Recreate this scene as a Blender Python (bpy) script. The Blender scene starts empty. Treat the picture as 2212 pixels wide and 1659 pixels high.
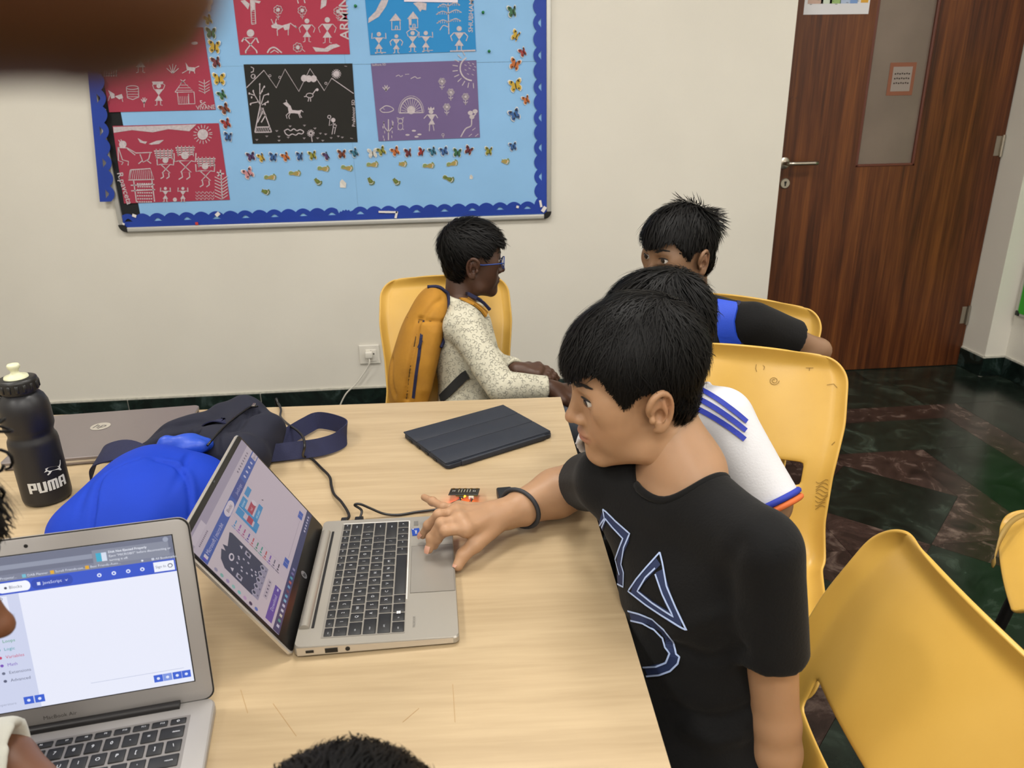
import bpy, bmesh, math, random
import numpy as np
from mathutils import Vector, Matrix, Euler
sin, cos, pi = math.sin, math.cos, math.pi
SC = bpy.context.scene
COL = SC.collection
random.seed(7)
rng = np.random.default_rng(7)

# ------------------------------------------------------------------ camera
# calibrated from the wall, table and laptop edges of the photograph (2212 x 1659)
FPX, CAMZ = 1620.0, 1.36
TZ = 0.70                       # table top height
WY = 3.361                      # back wall plane
def _calib():
    c = np.array([1106.0, 829.5])
    d = np.array([1190 - c[0], 5100 - c[1], FPX]); d /= np.linalg.norm(d)
    x = 22000 - c[0]; y = -(x * d[0] + FPX * d[2]) / d[1]
    X = np.array([x, y, FPX]); X /= np.linalg.norm(X)
    return c, np.stack([X, np.cross(-d, X), -d])
PC, RC = _calib()
def ray(px, py):
    return RC @ np.array([(px - PC[0]) / FPX, (py - PC[1]) / FPX, 1.0])
def at(px, py, d):              # point at distance d along the viewing axis
    return ray(px, py) * d + np.array([0, 0, CAMZ])
def gz(px, py, z=TZ):           # point on the level plane z
    r = ray(px, py); return r * ((z - CAMZ) / r[2]) + np.array([0, 0, CAMZ])
def gy(px, py, y=WY):           # point on a plane parallel to the back wall
    r = ray(px, py); return r * (y / r[1]) + np.array([0, 0, CAMZ])
def gx(px, py, x):
    r = ray(px, py); return r * (x / r[0]) + np.array([0, 0, CAMZ])

cam_d = bpy.data.cameras.new('camera'); cam = bpy.data.objects.new('camera', cam_d); COL.objects.link(cam)
cam_d.sensor_fit = 'HORIZONTAL'; cam_d.sensor_width = 36.0; cam_d.lens = FPX / 2212 * 36.0
cam_d.clip_start = 0.005; cam_d.clip_end = 50
M = Matrix.Identity(4)
for r in range(3):
    M[r][0] = RC[r, 0]; M[r][1] = -RC[r, 1]; M[r][2] = -RC[r, 2]
M[2][3] = CAMZ
cam.matrix_world = M
SC.camera = cam
cam_d.dof.use_dof = True; cam_d.dof.focus_distance = 1.35; cam_d.dof.aperture_fstop = 9.5

# ------------------------------------------------------------------ world, exposure
SC.view_settings.view_transform = 'Standard'
SC.view_settings.look = 'None'
SC.view_settings.gamma = 1.0
SC.view_settings.use_curve_mapping = False
SC.view_settings.exposure = 0.0
wd = bpy.data.worlds.new('world'); SC.world = wd; wd.use_nodes = True
wd.node_tree.nodes['Background'].inputs[0].default_value = (0.75, 0.8, 0.85, 1)
wd.node_tree.nodes['Background'].inputs[1].default_value = 0.25

CEIL = 2.9
LAMPS = [(-1.75, 1.55), (0.15, 1.55), (2.0, 1.55), (-1.75, -.45), (0.15, -.45), (2.0, -.45), (-1.75, -2.2), (0.15, -2.2), (2.0, -2.2)]
LAMP_W = 24.0

# ------------------------------------------------------------------ helpers
def lin(h):
    h = h.lstrip('#')
    v = [int(h[i:i + 2], 16) / 255 for i in (0, 2, 4)]
    return tuple(x / 12.92 if x <= 0.04045 else ((x + 0.055) / 1.055) ** 2.4 for x in v)

MATS = {}
def mat(name, col, rough=0.5, var=0.0, vscale=8.0, bump=0.0, bscale=60.0, spec=0.5, metal=0.0, coat=0.0, emit=0.0, trans=0.0, alpha=1.0, stretch=None, col2=None, sss=0.0, sheen=0.0, world=False):
    """Principled material; var mixes in a noise-driven tone, bump adds fine relief."""
    if name in MATS: return MATS[name]
    m = bpy.data.materials.new(name); m.use_nodes = True; MATS[name] = m
    nt = m.node_tree; N = nt.nodes; L = nt.links
    p = N['Principled BSDF']
    c = lin(col) if isinstance(col, str) else tuple(col)
    p.inputs['Base Color'].default_value = (*c, 1)
    p.inputs['Roughness'].default_value = rough
    p.inputs['Metallic'].default_value = metal
    p.inputs['Specular IOR Level'].default_value = spec
    p.inputs['Coat Weight'].default_value = coat
    p.inputs['Coat Roughness'].default_value = 0.15
    p.inputs['Sheen Weight'].default_value = sheen
    if sss:
        p.inputs['Subsurface Weight'].default_value = sss
        p.inputs['Subsurface Radius'].default_value = (0.012, 0.005, 0.003)
        p.inputs['Subsurface Scale'].default_value = 0.5
    if emit:
        p.inputs['Emission Color'].default_value = (*c, 1); p.inputs['Emission Strength'].default_value = emit
    if trans: p.inputs['Transmission Weight'].default_value = trans
    if alpha < 1: p.inputs['Alpha'].default_value = alpha
    co = None
    def coords():
        nonlocal co
        if co is None:
            if world:
                g = N.new('ShaderNodeNewGeometry'); src = g.outputs['Position']
            else:
                t = N.new('ShaderNodeTexCoord'); src = t.outputs['Object']
            if stretch:
                mp = N.new('ShaderNodeMapping'); mp.inputs['Scale'].default_value = stretch
                L.new(src, mp.inputs['Vector']); src = mp.outputs['Vector']
            co = src
        return co
    if var:
        n = N.new('ShaderNodeTexNoise'); n.inputs['Scale'].default_value = vscale; n.inputs['Detail'].default_value = 5
        L.new(coords(), n.inputs['Vector'])
        r = N.new('ShaderNodeValToRGB'); r.color_ramp.elements[0].position = 0.3; r.color_ramp.elements[1].position = 0.7
        c2 = lin(col2) if col2 else tuple(max(0, x * (1 - var)) for x in c)
        r.color_ramp.elements[0].color = (*c2, 1); r.color_ramp.elements[1].color = (*c, 1)
        L.new(n.outputs['Fac'], r.inputs['Fac']); L.new(r.outputs['Color'], p.inputs['Base Color'])
    if bump:
        n = N.new('ShaderNodeTexNoise'); n.inputs['Scale'].default_value = bscale; n.inputs['Detail'].default_value = 4
        L.new(coords(), n.inputs['Vector'])
        b = N.new('ShaderNodeBump'); b.inputs['Strength'].default_value = bump; b.inputs['Distance'].default_value = 0.002
        L.new(n.outputs['Fac'], b.inputs['Height']); L.new(b.outputs['Normal'], p.inputs['Normal'])
    return m

class MB:
    """collects shapes into one mesh"""
    def __init__(s): s.v = []; s.f = []
    def add(s, v, f):
        o = len(s.v); s.v += [tuple(map(float, x)) for x in v]; s.f += [tuple(i + o for i in q) for q in f]; return s
    def box(s, c, size, rot=None, bev=0.0, seg=2):
        v, f = rbox(size, bev, seg); v = np.array(v)
        if rot is not None: v = v @ np.array(rot).T
        return s.add(v + np.array(c), f)
    def tube(s, pts, r, n=8, cap=True, closed=False):
        v, f = tube(pts, r, n, cap, closed); return s.add(v, f)
    def lathe(s, prof, n=32, c=(0, 0, 0)):
        v, f = lathe(prof, n); return s.add(np.array(v) + np.array(c), f)
    def prism(s, poly, z0, z1, M=None):
        n = len(poly); v = [(x, y, z0) for x, y in poly] + [(x, y, z1) for x, y in poly]
        f = [tuple(range(n - 1, -1, -1)), tuple(range(n, 2 * n))] + [(i, (i + 1) % n, n + (i + 1) % n, n + i) for i in range(n)]
        v = np.array(v, float)
        if M is not None: v = np.array([tuple(M @ Vector(q)) for q in v])
        return s.add(v, f)
    def obj(s, name, m, parent=None, smooth=False, **k): return mesh(name, s.v, s.f, m, parent, smooth, **k)

def R3(rx=0, ry=0, rz=0):
    return np.array(Euler((rx, ry, rz)).to_matrix())
_rb = {}
def rbox(size, bev=0.0, seg=2):
    key = (tuple(round(float(x), 5) for x in size), round(bev, 5), seg)
    if key in _rb: return _rb[key]
    bm = bmesh.new(); bmesh.ops.create_cube(bm, size=1.0)
    bmesh.ops.scale(bm, vec=size, verts=bm.verts)
    if bev > 0: bmesh.ops.bevel(bm, geom=list(bm.edges), offset=bev, segments=seg, profile=0.5, affect='EDGES')
    bm.verts.index_update()
    r = ([tuple(v.co) for v in bm.verts], [tuple(v.index for v in f.verts) for f in bm.faces]); bm.free()
    _rb[key] = r; return r
def catmull(P, k=6, closed=False):
    P = [np.array(p, float) for p in P]; n = len(P); out = []
    rngi = range(n) if closed else range(n - 1)
    for i in rngi:
        p1, p2 = P[i], P[(i + 1) % n]
        p0 = P[(i - 1) % n] if (closed or i > 0) else 2 * p1 - p2
        p3 = P[(i + 2) % n] if (closed or i + 2 < n) else 2 * p2 - p1
        for j in range(k):
            t = j / k
            out.append(0.5 * (2 * p1 + (p2 - p0) * t + (2 * p0 - 5 * p1 + 4 * p2 - p3) * t * t + (3 * p1 - p0 - 3 * p2 + p3) * t ** 3))
    if not closed: out.append(P[-1])
    return out
def frames(P, closed=False):
    P = np.array(P, float); n = len(P)
    T = np.zeros_like(P)
    for i in range(n):
        a = P[(i - 1) % n] if (closed or i > 0) else P[i]
        b = P[(i + 1) % n] if (closed or i < n - 1) else P[i]
        t = b - a; T[i] = t / (np.linalg.norm(t) + 1e-12)
    up = np.array([0, 0, 1.0])
    if abs(T[0] @ up) > 0.9: up = np.array([0, 1.0, 0])
    u = np.cross(T[0], up); u /= np.linalg.norm(u); U = [u]
    for i in range(1, n):
        u = U[-1] - T[i] * (U[-1] @ T[i]); u /= np.linalg.norm(u) + 1e-12; U.append(u)
    U = np.array(U); return P, T, U, np.cross(T, U)
def tube(pts, r, n=8, cap=True, closed=False):
    P, T, U, V = frames(pts, closed); m = len(P)
    rr = np.full(m, r) if np.isscalar(r) else np.array(r)
    v = []; f = []
    for i in range(m):
        for j in range(n):
            a = 2 * pi * j / n; v.append(P[i] + rr[i] * (cos(a) * U[i] + sin(a) * V[i]))
    for i in range(m if closed else m - 1):
        i2 = (i + 1) % m
        for j in range(n):
            f.append((i * n + j, i * n + (j + 1) % n, i2 * n + (j + 1) % n, i2 * n + j))
    if cap and not closed:
        f.append(tuple(range(n - 1, -1, -1))); f.append(tuple((m - 1) * n + j for j in range(n)))
    return v, f
def strip(pts, w, th, nrm):
    """flat band following pts, width w (scalar or list) across, thickness th; nrm = surface normal(s)"""
    P = np.array(pts, float); m = len(P); v = []; f = []
    for i in range(m):
        a = P[max(i - 1, 0)]; b = P[min(i + 1, m - 1)]; t = (b - a) / (np.linalg.norm(b - a) + 1e-12)
        nn = np.array(nrm[i] if hasattr(nrm[0], '__len__') else nrm, float); nn /= np.linalg.norm(nn)
        s = np.cross(t, nn); s /= np.linalg.norm(s) + 1e-12; nn = np.cross(s, t)
        ww = (w if np.isscalar(w) else w[i]) / 2
        v += [P[i] - s * ww - nn * th / 2, P[i] + s * ww - nn * th / 2, P[i] + s * ww + nn * th / 2, P[i] - s * ww + nn * th / 2]
    for i in range(m - 1):
        for j in range(4):
            f.append((i * 4 + j, i * 4 + (j + 1) % 4, i * 4 + 4 + (j + 1) % 4, i * 4 + 4 + j))
    f.append((3, 2, 1, 0)); k = (m - 1) * 4; f.append((k, k + 1, k + 2, k + 3))
    return v, f
def lathe(prof, n=32):
    v = []; f = []; m = len(prof)
    for r, z in prof:
        for j in range(n):
            a = 2 * pi * j / n; v.append((r * cos(a), r * sin(a), z))
    for i in range(m - 1):
        for j in range(n): f.append((i * n + j, i * n + (j + 1) % n, (i + 1) * n + (j + 1) % n, (i + 1) * n + j))
    f.append(tuple(range(n - 1, -1, -1))); f.append(tuple((m - 1) * n + j for j in range(n)))
    return v, f

def mesh(name, v, f, m, parent=None, smooth=False, world=False, mats=None, midx=None, sharp=None):
    """one mesh object; world=True means the vertices are world positions of a part under an unrotated Empty"""
    me = bpy.data.meshes.new(name)
    v = np.asarray(v, float).reshape(-1, 3)
    if world and parent is not None:
        loc = np.zeros(3); q = parent
        while q is not None: loc += np.array(q.location); q = q.parent
        v = v - loc
    me.from_pydata([tuple(x) for x in v], [], [tuple(int(i) for i in q) for q in f])
    if m is not None: me.materials.append(m)
    for mm in (mats or []): me.materials.append(mm)
    if midx is not None: me.polygons.foreach_set('material_index', np.asarray(midx, dtype=np.int32))
    if smooth:
        me.polygons.foreach_set('use_smooth', np.ones(len(me.polygons), dtype=bool))
        if sharp: me.set_sharp_from_angle(angle=math.radians(sharp))
    me.update()
    o = bpy.data.objects.new(name, me); COL.objects.link(o)
    if parent is not None: o.parent = parent
    return o
def share(name, src, parent=None, loc=(0, 0, 0), rot=(0, 0, 0)):
    o = bpy.data.objects.new(name, src.data if hasattr(src, 'data') else src); COL.objects.link(o)
    o.parent = parent; o.location = loc; o.rotation_euler = rot; return o
def tag(o, label=None, cat=None, group=None, kind=None):
    if label: o['label'] = label
    if cat: o['category'] = cat
    if group: o['group'] = group
    if kind: o['kind'] = kind
    return o
def thing(name, label, cat, loc=(0, 0, 0), rotz=0.0, group=None):
    o = bpy.data.objects.new(name, None); COL.objects.link(o); o.empty_display_size = 0.05
    o.location = [float(x) for x in loc]; o.rotation_euler = (0, 0, rotz)
    return tag(o, label, cat, group)
_tx = {}
def text(s, size, align='CENTER', bold=0.0):
    key = (s, align, bold)
    if key not in _tx:
        cu = bpy.data.curves.new('txt', 'FONT'); cu.body = s; cu.size = 1.0; cu.align_x = align; cu.align_y = 'CENTER'; cu.resolution_u = 2
        cu.offset = bold
        o = bpy.data.objects.new('txt', cu); me = o.to_mesh()
        v = np.array([tuple(q.co) for q in me.vertices]).reshape(-1, 3); f = [tuple(p.vertices) for p in me.polygons]
        o.to_mesh_clear(); bpy.data.objects.remove(o); bpy.data.curves.remove(cu)
        _tx[key] = (v, f)
    v, f = _tx[key]
    return v * size, f
# ------------------------------------------------------------------ smooth blended solids (signed distance grid + surface nets)
def smin(a, b, k):
    h = np.clip(0.5 + 0.5 * (b - a) / k, 0, 1); return b * (1 - h) + a * h - k * h * (1 - h)
class Sdf:
    """list of primitives blended one after the other; coordinates in metres"""
    def __init__(s): s.ops = []
    def cone(s, a, b, r0, r1=None, k=0.01, op='u'):
        a = np.array(a, float); b = np.array(b, float); r1 = r0 if r1 is None else r1
        R = max(r0, r1)
        def fn(P):
            ab = b - a; L2 = ab @ ab + 1e-12; pa = P - a
            t = np.clip((pa @ ab) / L2, 0, 1)
            d = np.sqrt(((pa - t[..., None] * ab) ** 2).sum(-1)); return d - (r0 + (r1 - r0) * t)
        s.ops.append((fn, np.minimum(a, b) - R, np.maximum(a, b) + R, k, op)); return s
    def path(s, pts, rs, k=0.01, op='u'):
        for i in range(len(pts) - 1): s.cone(pts[i], pts[i + 1], rs[i], rs[i + 1], k, op)
        return s
    def ell(s, c, r, k=0.01, op='u', rot=None):
        c = np.array(c, float); r = np.array(r, float); Rm = None if rot is None else np.array(rot, float)
        def fn(P):
            q = P - c
            if Rm is not None: q = q @ Rm          # columns of Rm are the ellipsoid axes
            a = q / r; k0 = np.sqrt((a * a).sum(-1)) + 1e-9; k1 = np.sqrt(((a / r) ** 2).sum(-1)) + 1e-9
            return k0 * (k0 - 1.0) / k1
        R = max(r) if Rm is not None else r
        s.ops.append((fn, c - R, c + R, k, op)); return s
    def plane(s, p, n, k=0.004, op='i', lo=None, hi=None):
        p = np.array(p, float); n = np.array(n, float); n /= np.linalg.norm(n)
        s.ops.append((lambda P: (P - p) @ n, None if lo is None else np.array(lo, float), None if hi is None else np.array(hi, float), k, op)); return s
    def fn(s, f, lo, hi, k=0.004, op='u'):
        s.ops.append((f, np.array(lo, float), np.array(hi, float), k, op)); return s
    def eval(s, P):
        P = np.asarray(P, float); D = np.full(P.shape[:-1], .05)
        for fn, a, b, k, op in s.ops:
            d = fn(P)
            if op == 'u': D = smin(D, d, k)
            elif op == 's': D = -smin(-D, d, k)
            else: D = -smin(-D, -d, k)
        return D
    def grid(s, h, lo=None, hi=None):
        if lo is None:
            lo = np.min([o[1] for o in s.ops if o[4] == 'u'], 0) - .012; hi = np.max([o[2] for o in s.ops if o[4] == 'u'], 0) + .012
        lo = np.array(lo, float); n = np.ceil((np.array(hi) - lo) / h).astype(int) + 1
        D = np.full(tuple(n), .05, np.float32)
        ax = [lo[i] + h * np.arange(n[i]) for i in range(3)]
        for fn, a, b, k, op in s.ops:
            if a is None: i0 = np.zeros(3, int); i1 = n
            else:
                m = k + 3 * h
                i0 = np.clip(np.floor((a - m - lo) / h).astype(int), 0, n); i1 = np.clip(np.ceil((b + m - lo) / h).astype(int) + 1, 0, n)
            if (i1 <= i0).any(): continue
            P = np.stack(np.meshgrid(ax[0][i0[0]:i1[0]], ax[1][i0[1]:i1[1]], ax[2][i0[2]:i1[2]], indexing='ij'), -1)
            d = fn(P); S = (slice(i0[0], i1[0]), slice(i0[1], i1[1]), slice(i0[2], i1[2]))
            if op == 'u': D[S] = smin(D[S], d, k)
            elif op == 's': D[S] = -smin(-D[S], d, k)
            elif op == 'i': D[S] = -smin(-D[S], -d, k)
        return D, lo, h
    def mesh(s, h, lo=None, hi=None, relax=1):
        D, lo, h = s.grid(h, lo, hi); return surface_nets(D, lo, h, relax)
def surface_nets(D, lo, h, relax=1):
    D = np.pad(D, 1, constant_values=.05); lo = np.array(lo) - h
    S = D < 0; n = np.array(D.shape)
    c = [S[i:n[0] - 1 + i, j:n[1] - 1 + j, k:n[2] - 1 + k] for i in (0, 1) for j in (0, 1) for k in (0, 1)]
    cnt = sum(x.astype(np.int8) for x in c); act = (cnt > 0) & (cnt < 8)
    idx = np.full(act.shape, -1, np.int64); I = np.argwhere(act); idx[act] = np.arange(len(I))
    acc = np.zeros((len(I), 3)); num = np.zeros(len(I))
    cor = [(i, j, k) for i in (0, 1) for j in (0, 1) for k in (0, 1)]
    val = np.stack([D[I[:, 0] + i, I[:, 1] + j, I[:, 2] + k] for i, j, k in cor], 1)
    for a in range(8):
        for b in range(a + 1, 8):
            da = np.array(cor[b]) - np.array(cor[a])
            if np.abs(da).sum() != 1: continue
            m = (val[:, a] < 0) != (val[:, b] < 0); t = val[m, a] / (val[m, a] - val[m, b])
            acc[m] += np.array(cor[a]) + t[:, None] * da; num[m] += 1
    V = lo + h * (I + acc / num[:, None])
    F = []
    for ax in range(3):
        o = [1, 1, 1]; o[ax] = 0; e = [0, 0, 0]; e[ax] = 1
        sl0 = tuple(slice(1 if q != ax else 0, n[q] - 1) for q in range(3)); sl1 = tuple(slice((1 if q != ax else 1), n[q] - 1 + (1 if q == ax else 0)) for q in range(3))
        A = S[sl0]; B = S[sl1]; J = np.argwhere(A != B); flip = A[tuple(J.T)]
        J = J + np.array([1 if q != ax else 0 for q in range(3)])
        u, w = [q for q in range(3) if q != ax]
        def g(du, dw):
            K = J.copy(); K[:, u] -= du; K[:, w] -= dw; return idx[K[:, 0], K[:, 1], K[:, 2]]
        q = np.stack([g(0, 0), g(1, 0), g(1, 1), g(0, 1)], 1)
        if ax == 1: flip = ~flip
        q[flip] = q[flip][:, ::-1]; F.append(q[:, ::-1])
    F = np.concatenate(F)
    for _ in range(relax):
        nb = np.zeros_like(V); ct = np.zeros(len(V))
        for a in range(4):
            b = (a + 1) % 4
            np.add.at(nb, F[:, a], V[F[:, b]]); np.add.at(nb, F[:, b], V[F[:, a]]); np.add.at(ct, F[:, a], 1); np.add.at(ct, F[:, b], 1)
        V = V * .5 + .5 * nb / np.maximum(ct, 1)[:, None]
    return V, F
def fmesh(name, V, F, m, parent=None, world=False, color=None):
    """fast mesh from arrays (quads), smooth shaded; color = optional per-vertex RGB attribute 'tone'"""
    me = bpy.data.meshes.new(name); V = np.asarray(V, np.float32)
    if world and parent is not None:
        loc = np.zeros(3); q = parent
        while q is not None: loc += np.array(q.location); q = q.parent
        V = (V - loc).astype(np.float32)
    F = np.asarray(F, np.int32); nv = F.shape[1]
    me.vertices.add(len(V)); me.vertices.foreach_set('co', V.ravel())
    me.loops.add(F.size); me.loops.foreach_set('vertex_index', F.ravel())
    me.polygons.add(len(F)); me.polygons.foreach_set('loop_start', np.arange(0, F.size, nv, dtype=np.int32))
    me.update(calc_edges=True); me.polygons.foreach_set('use_smooth', np.ones(len(F), bool))
    if color is not None:
        a = me.color_attributes.new('tone', 'FLOAT_COLOR', 'POINT'); a.data.foreach_set('color', np.concatenate([color, np.ones((len(V), 1))], 1).astype(np.float32).ravel())
    if m is not None: me.materials.append(m)
    me.validate(); me.update()
    o = bpy.data.objects.new(name, me); COL.objects.link(o)
    if parent is not None: o.parent = parent
    return o
from mathutils.bvhtree import BVHTree
def bvh_of(V, F): return BVHTree.FromPolygons([tuple(map(float, v)) for v in V], [tuple(int(i) for i in f) for f in F])
def cast(bv, px, py):
    r = ray(px, py); h = bv.ray_cast(Vector((0, 0, CAMZ)), Vector(r).normalized()); return h
def vnormals(V, F):
    n = np.cross(V[F[:, 2]] - V[F[:, 0]], V[F[:, 3]] - V[F[:, 1]]); N = np.zeros_like(V)
    for a in range(4): np.add.at(N, F[:, a], n)
    return N / (np.linalg.norm(N, axis=1)[:, None] + 1e-12)
def wrinkle(V, F, amp, freq, seed=0, stretch=(1, 1, 1)):
    r = np.random.default_rng(seed); N = vnormals(V, F); d = np.zeros(len(V))
    for k in range(7):
        q = r.normal(size=3) * np.array(stretch); q /= np.linalg.norm(q); d += np.sin((V @ q) * freq * r.uniform(.6, 1.8) + r.uniform(0, 6) + 1.5 * np.sin((V @ r.normal(size=3)) * freq * .35)) / 7
    return V + N * (d * amp)[:, None]
def groove(V, F, poly, w, depth):
    """press a crease (depth < 0 raises a fold) along a polyline into a surface"""
    N = vnormals(V, F); P = np.array(catmull(poly, 8)); d = np.min(np.linalg.norm(V[:, None] - P[None], axis=2), 1) if len(V) * len(P) < 8e6 else np.min([np.linalg.norm(V - p, axis=1) for p in P], 0)
    return V - N * (depth * np.exp(-(d / w) ** 2))[:, None]
def px_groove(V, F, bv, px, w, depth):
    pts = [cast(bv, *p) for p in px]; pts = [np.array(h[0]) for h in pts if h[0] is not None]
    return groove(V, F, pts, w, depth) if len(pts) > 1 else V
# ------------------------------------------------------------------ room shell
RX, LX, FY = 2.783, -2.7, -3.0            # right wall, left wall, wall behind the camera
DX0, DX1, DH, DY = 1.505, 2.673, 2.12, 3.53   # door opening, door face
m_wall = mat('wall_paint', '#d6d2c8', 0.55, var=0.05, vscale=2.5, bump=0.10, bscale=140, spec=0.3, world=True)
m_ceil = mat('ceiling_paint', '#e4e2da', 0.8, bump=0.05, world=True)

def wood_door():
    m = bpy.data.materials.new('sapele_veneer'); m.use_nodes = True; nt = m.node_tree; N = nt.nodes; L = nt.links; p = N['Principled BSDF']
    g = N.new('ShaderNodeNewGeometry'); mp = N.new('ShaderNodeMapping'); mp.inputs['Scale'].default_value = (1, 1, 0.035)
    L.new(g.outputs['Position'], mp.inputs['Vector'])
    n1 = N.new('ShaderNodeTexNoise'); n1.inputs['Scale'].default_value = 26; n1.inputs['Detail'].default_value = 6; n1.inputs['Distortion'].default_value = 0.4
    n2 = N.new('ShaderNodeTexNoise'); n2.inputs['Scale'].default_value = 140; n2.inputs['Detail'].default_value = 3
    L.new(mp.outputs['Vector'], n1.inputs['Vector']); L.new(mp.outputs['Vector'], n2.inputs['Vector'])
    mx = N.new('ShaderNodeMath'); mx.operation = 'MULTIPLY_ADD'; mx.inputs[1].default_value = 0.45
    L.new(n2.outputs['Fac'], mx.inputs[0]); L.new(n1.outputs['Fac'], mx.inputs[2])
    r = N.new('ShaderNodeValToRGB'); e = r.color_ramp.elements
    e[0].position = 0.50; e[0].color = (*lin('#33170a'), 1); e[1].position = 0.95; e[1].color = (*lin('#70401c'), 1)
    q = r.color_ramp.elements.new(0.70); q.color = (*lin('#522a12'), 1)
    L.new(mx.outputs[0], r.inputs['Fac']); L.new(r.outputs['Color'], p.inputs['Base Color'])
    p.inputs['Roughness'].default_value = 0.42; p.inputs['Specular IOR Level'].default_value = 0.4
    MATS['sapele_veneer'] = m; return m
m_door = wood_door()

def marble(name, c1, c2, c3, scale=5.0, rough=0.12):
    m = bpy.data.materials.new(name); m.use_nodes = True; nt = m.node_tree; N = nt.nodes; L = nt.links; p = N['Principled BSDF']
    g = N.new('ShaderNodeNewGeometry')
    oi = N.new('ShaderNodeObjectInfo')
    sh = N.new('ShaderNodeVectorMath'); sh.operation = 'MULTIPLY_ADD'; sh.inputs[1].default_value = (7.3, 5.1, 3.0)
    cmb = N.new('ShaderNodeCombineXYZ')
    for k in range(3): L.new(oi.outputs['Random'], cmb.inputs[k])
    L.new(cmb.outputs[0], sh.inputs[0]); L.new(g.outputs['Position'], sh.inputs[2])
    n = N.new('ShaderNodeTexNoise'); n.inputs['Scale'].default_value = scale; n.inputs['Detail'].default_value = 9; n.inputs['Distortion'].default_value = 1.6; n.inputs['Roughness'].default_value = 0.62
    L.new(sh.outputs[0], n.inputs['Vector'])
    r = N.new('ShaderNodeValToRGB'); e = r.color_ramp.elements
    e[0].position = 0.32; e[0].color = (*lin(c1), 1); e[1].position = 0.72; e[1].color = (*lin(c3), 1)
    q = r.color_ramp.elements.new(0.55); q.color = (*lin(c2), 1)
    L.new(n.outputs['Fac'], r.inputs['Fac'])
    hv = N.new('ShaderNodeHueSaturation'); mr = N.new('ShaderNodeMapRange'); mr.inputs[3].default_value = 0.75; mr.inputs[4].default_value = 1.25
    L.new(oi.outputs['Random'], mr.inputs[0]); L.new(mr.outputs[0], hv.inputs['Value']); L.new(r.outputs['Color'], hv.inputs['Color'])
    L.new(hv.outputs['Color'], p.inputs['Base Color'])
    p.inputs['Roughness'].default_value = rough; p.inputs['Specular IOR Level'].default_value = .32
    MATS[name] = m; return m
m_green = marble('green_marble', '#0e1410', '#1d2620', '#3c483f', 6.0, 0.2)
m_red = marble('maroon_marble', '#1e1715', '#362925', '#6e5e56', 8.0, 0.22)
m_skirt = marble('skirting_marble', '#0a0f0e', '#14201c', '#3a4846', 7.0, 0.18)
m_grout = mat('grout', '#6b685f', 0.8, var=0.3, vscale=40, world=True)
m_white_paint = mat('paint_drips', '#c9c6ba', 0.7, var=0.3, vscale=60, world=True)

def struct(o): o['kind'] = 'structure'; return o

b = MB()
b.box(((LX - .2 + DX0) / 2, WY + .125, CEIL / 2), (DX0 - LX + .2, .25, CEIL))
b.box(((DX0 + DX1) / 2, WY + .125, (DH + CEIL) / 2), (DX1 - DX0, .25, CEIL - DH))
b.box(((DX1 + RX + .2) / 2, WY + .125, CEIL / 2), (RX + .2 - DX1, .25, CEIL))
struct(b.obj('wall_back', m_wall))
struct(MB().box((RX + .1, (FY + WY) / 2, CEIL / 2), (.2, WY - FY, CEIL)).obj('wall_right', m_wall))
struct(MB().box((LX - .1, (FY + WY) / 2, CEIL / 2), (.2, WY - FY, CEIL)).obj('wall_left', m_wall))
struct(MB().box(((LX + RX) / 2, FY - .1, CEIL / 2), (RX - LX + .4, .2, CEIL)).obj('wall_front', m_wall))
struct(MB().box(((LX + RX) / 2, (FY + WY) / 2, CEIL + .05), (RX - LX + .4, WY - FY + .5, .1)).obj('ceiling', m_ceil))

# floor: a grout bed with polished stone tiles
fl = struct(MB().box(((LX + RX) / 2, (FY + WY) / 2 + .12, -.03), (RX - LX + .4, WY - FY + .65, .05)).obj('floor', m_grout))
fl.data.transform(Matrix.Identity(4))
GR = 0.0008
def ftile(poly, m, zt=0.0):
    P = np.array(poly, float); c = P.mean(0)
    d = c - P; d /= np.linalg.norm(d, axis=1)[:, None]
    Q = P + d * GR * 1.3
    o = MB().prism([tuple(x - c) for x in Q], -.0062, zt).obj('tile', m, fl)
    o.location = (c[0], c[1], 0); return o
def rect(x0, y0, x1, y1): return [(x0, y0), (x1, y0), (x1, y1), (x0, y1)]
def splits(a, b, n): return [a + (b - a) * i / n for i in range(n + 1)]
OX0, OX1, OY0, OY1 = 2.175, 2.322, 2.885, 3.035      # outer band
IX0, IX1, IY0, IY1 = 1.780, 1.885, 2.500, 2.597      # inner band
xs = splits(LX, RX, 9)
for i in range(9): ftile(rect(xs[i], OY1, xs[i + 1], WY + .15 if False else WY), m_green)
for i, x in enumerate(splits(DX0, DX1, 2)[:-1]): ftile(rect(x, WY, x + (DX1 - DX0) / 2, DY + .14), m_green)
ys = splits(FY, OY1, 10)
for i in range(10): ftile(rect(OX1, ys[i], RX, ys[i + 1]), m_green)
xb = splits(LX, OX1, 8)
for i in range(8): ftile(rect(xb[i], OY0, xb[i + 1], OY1), m_red)
yb = splits(FY, OY0, 10)
for i in range(10): ftile(rect(OX0, yb[i], OX1, yb[i + 1]), m_red)
xg = splits(LX, OX0, 8)
for i in range(8): ftile(rect(xg[i], IY1, xg[i + 1], OY0), m_green)
yg = splits(FY, IY1, 10)
for i in range(10): ftile(rect(IX1, yg[i], OX0, yg[i + 1]), m_green)
xi = splits(LX, IX1, 8)
for i in range(8): ftile(rect(xi[i], IY0, xi[i + 1], IY1), m_red)
yi = splits(FY, IY0, 10)
for i in range(10): ftile(rect(IX0, yi[i], IX1, yi[i + 1]), m_red)
S = 0.56; nx = 8; ny = 10                              # diamond panels inside the inner band
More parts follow.
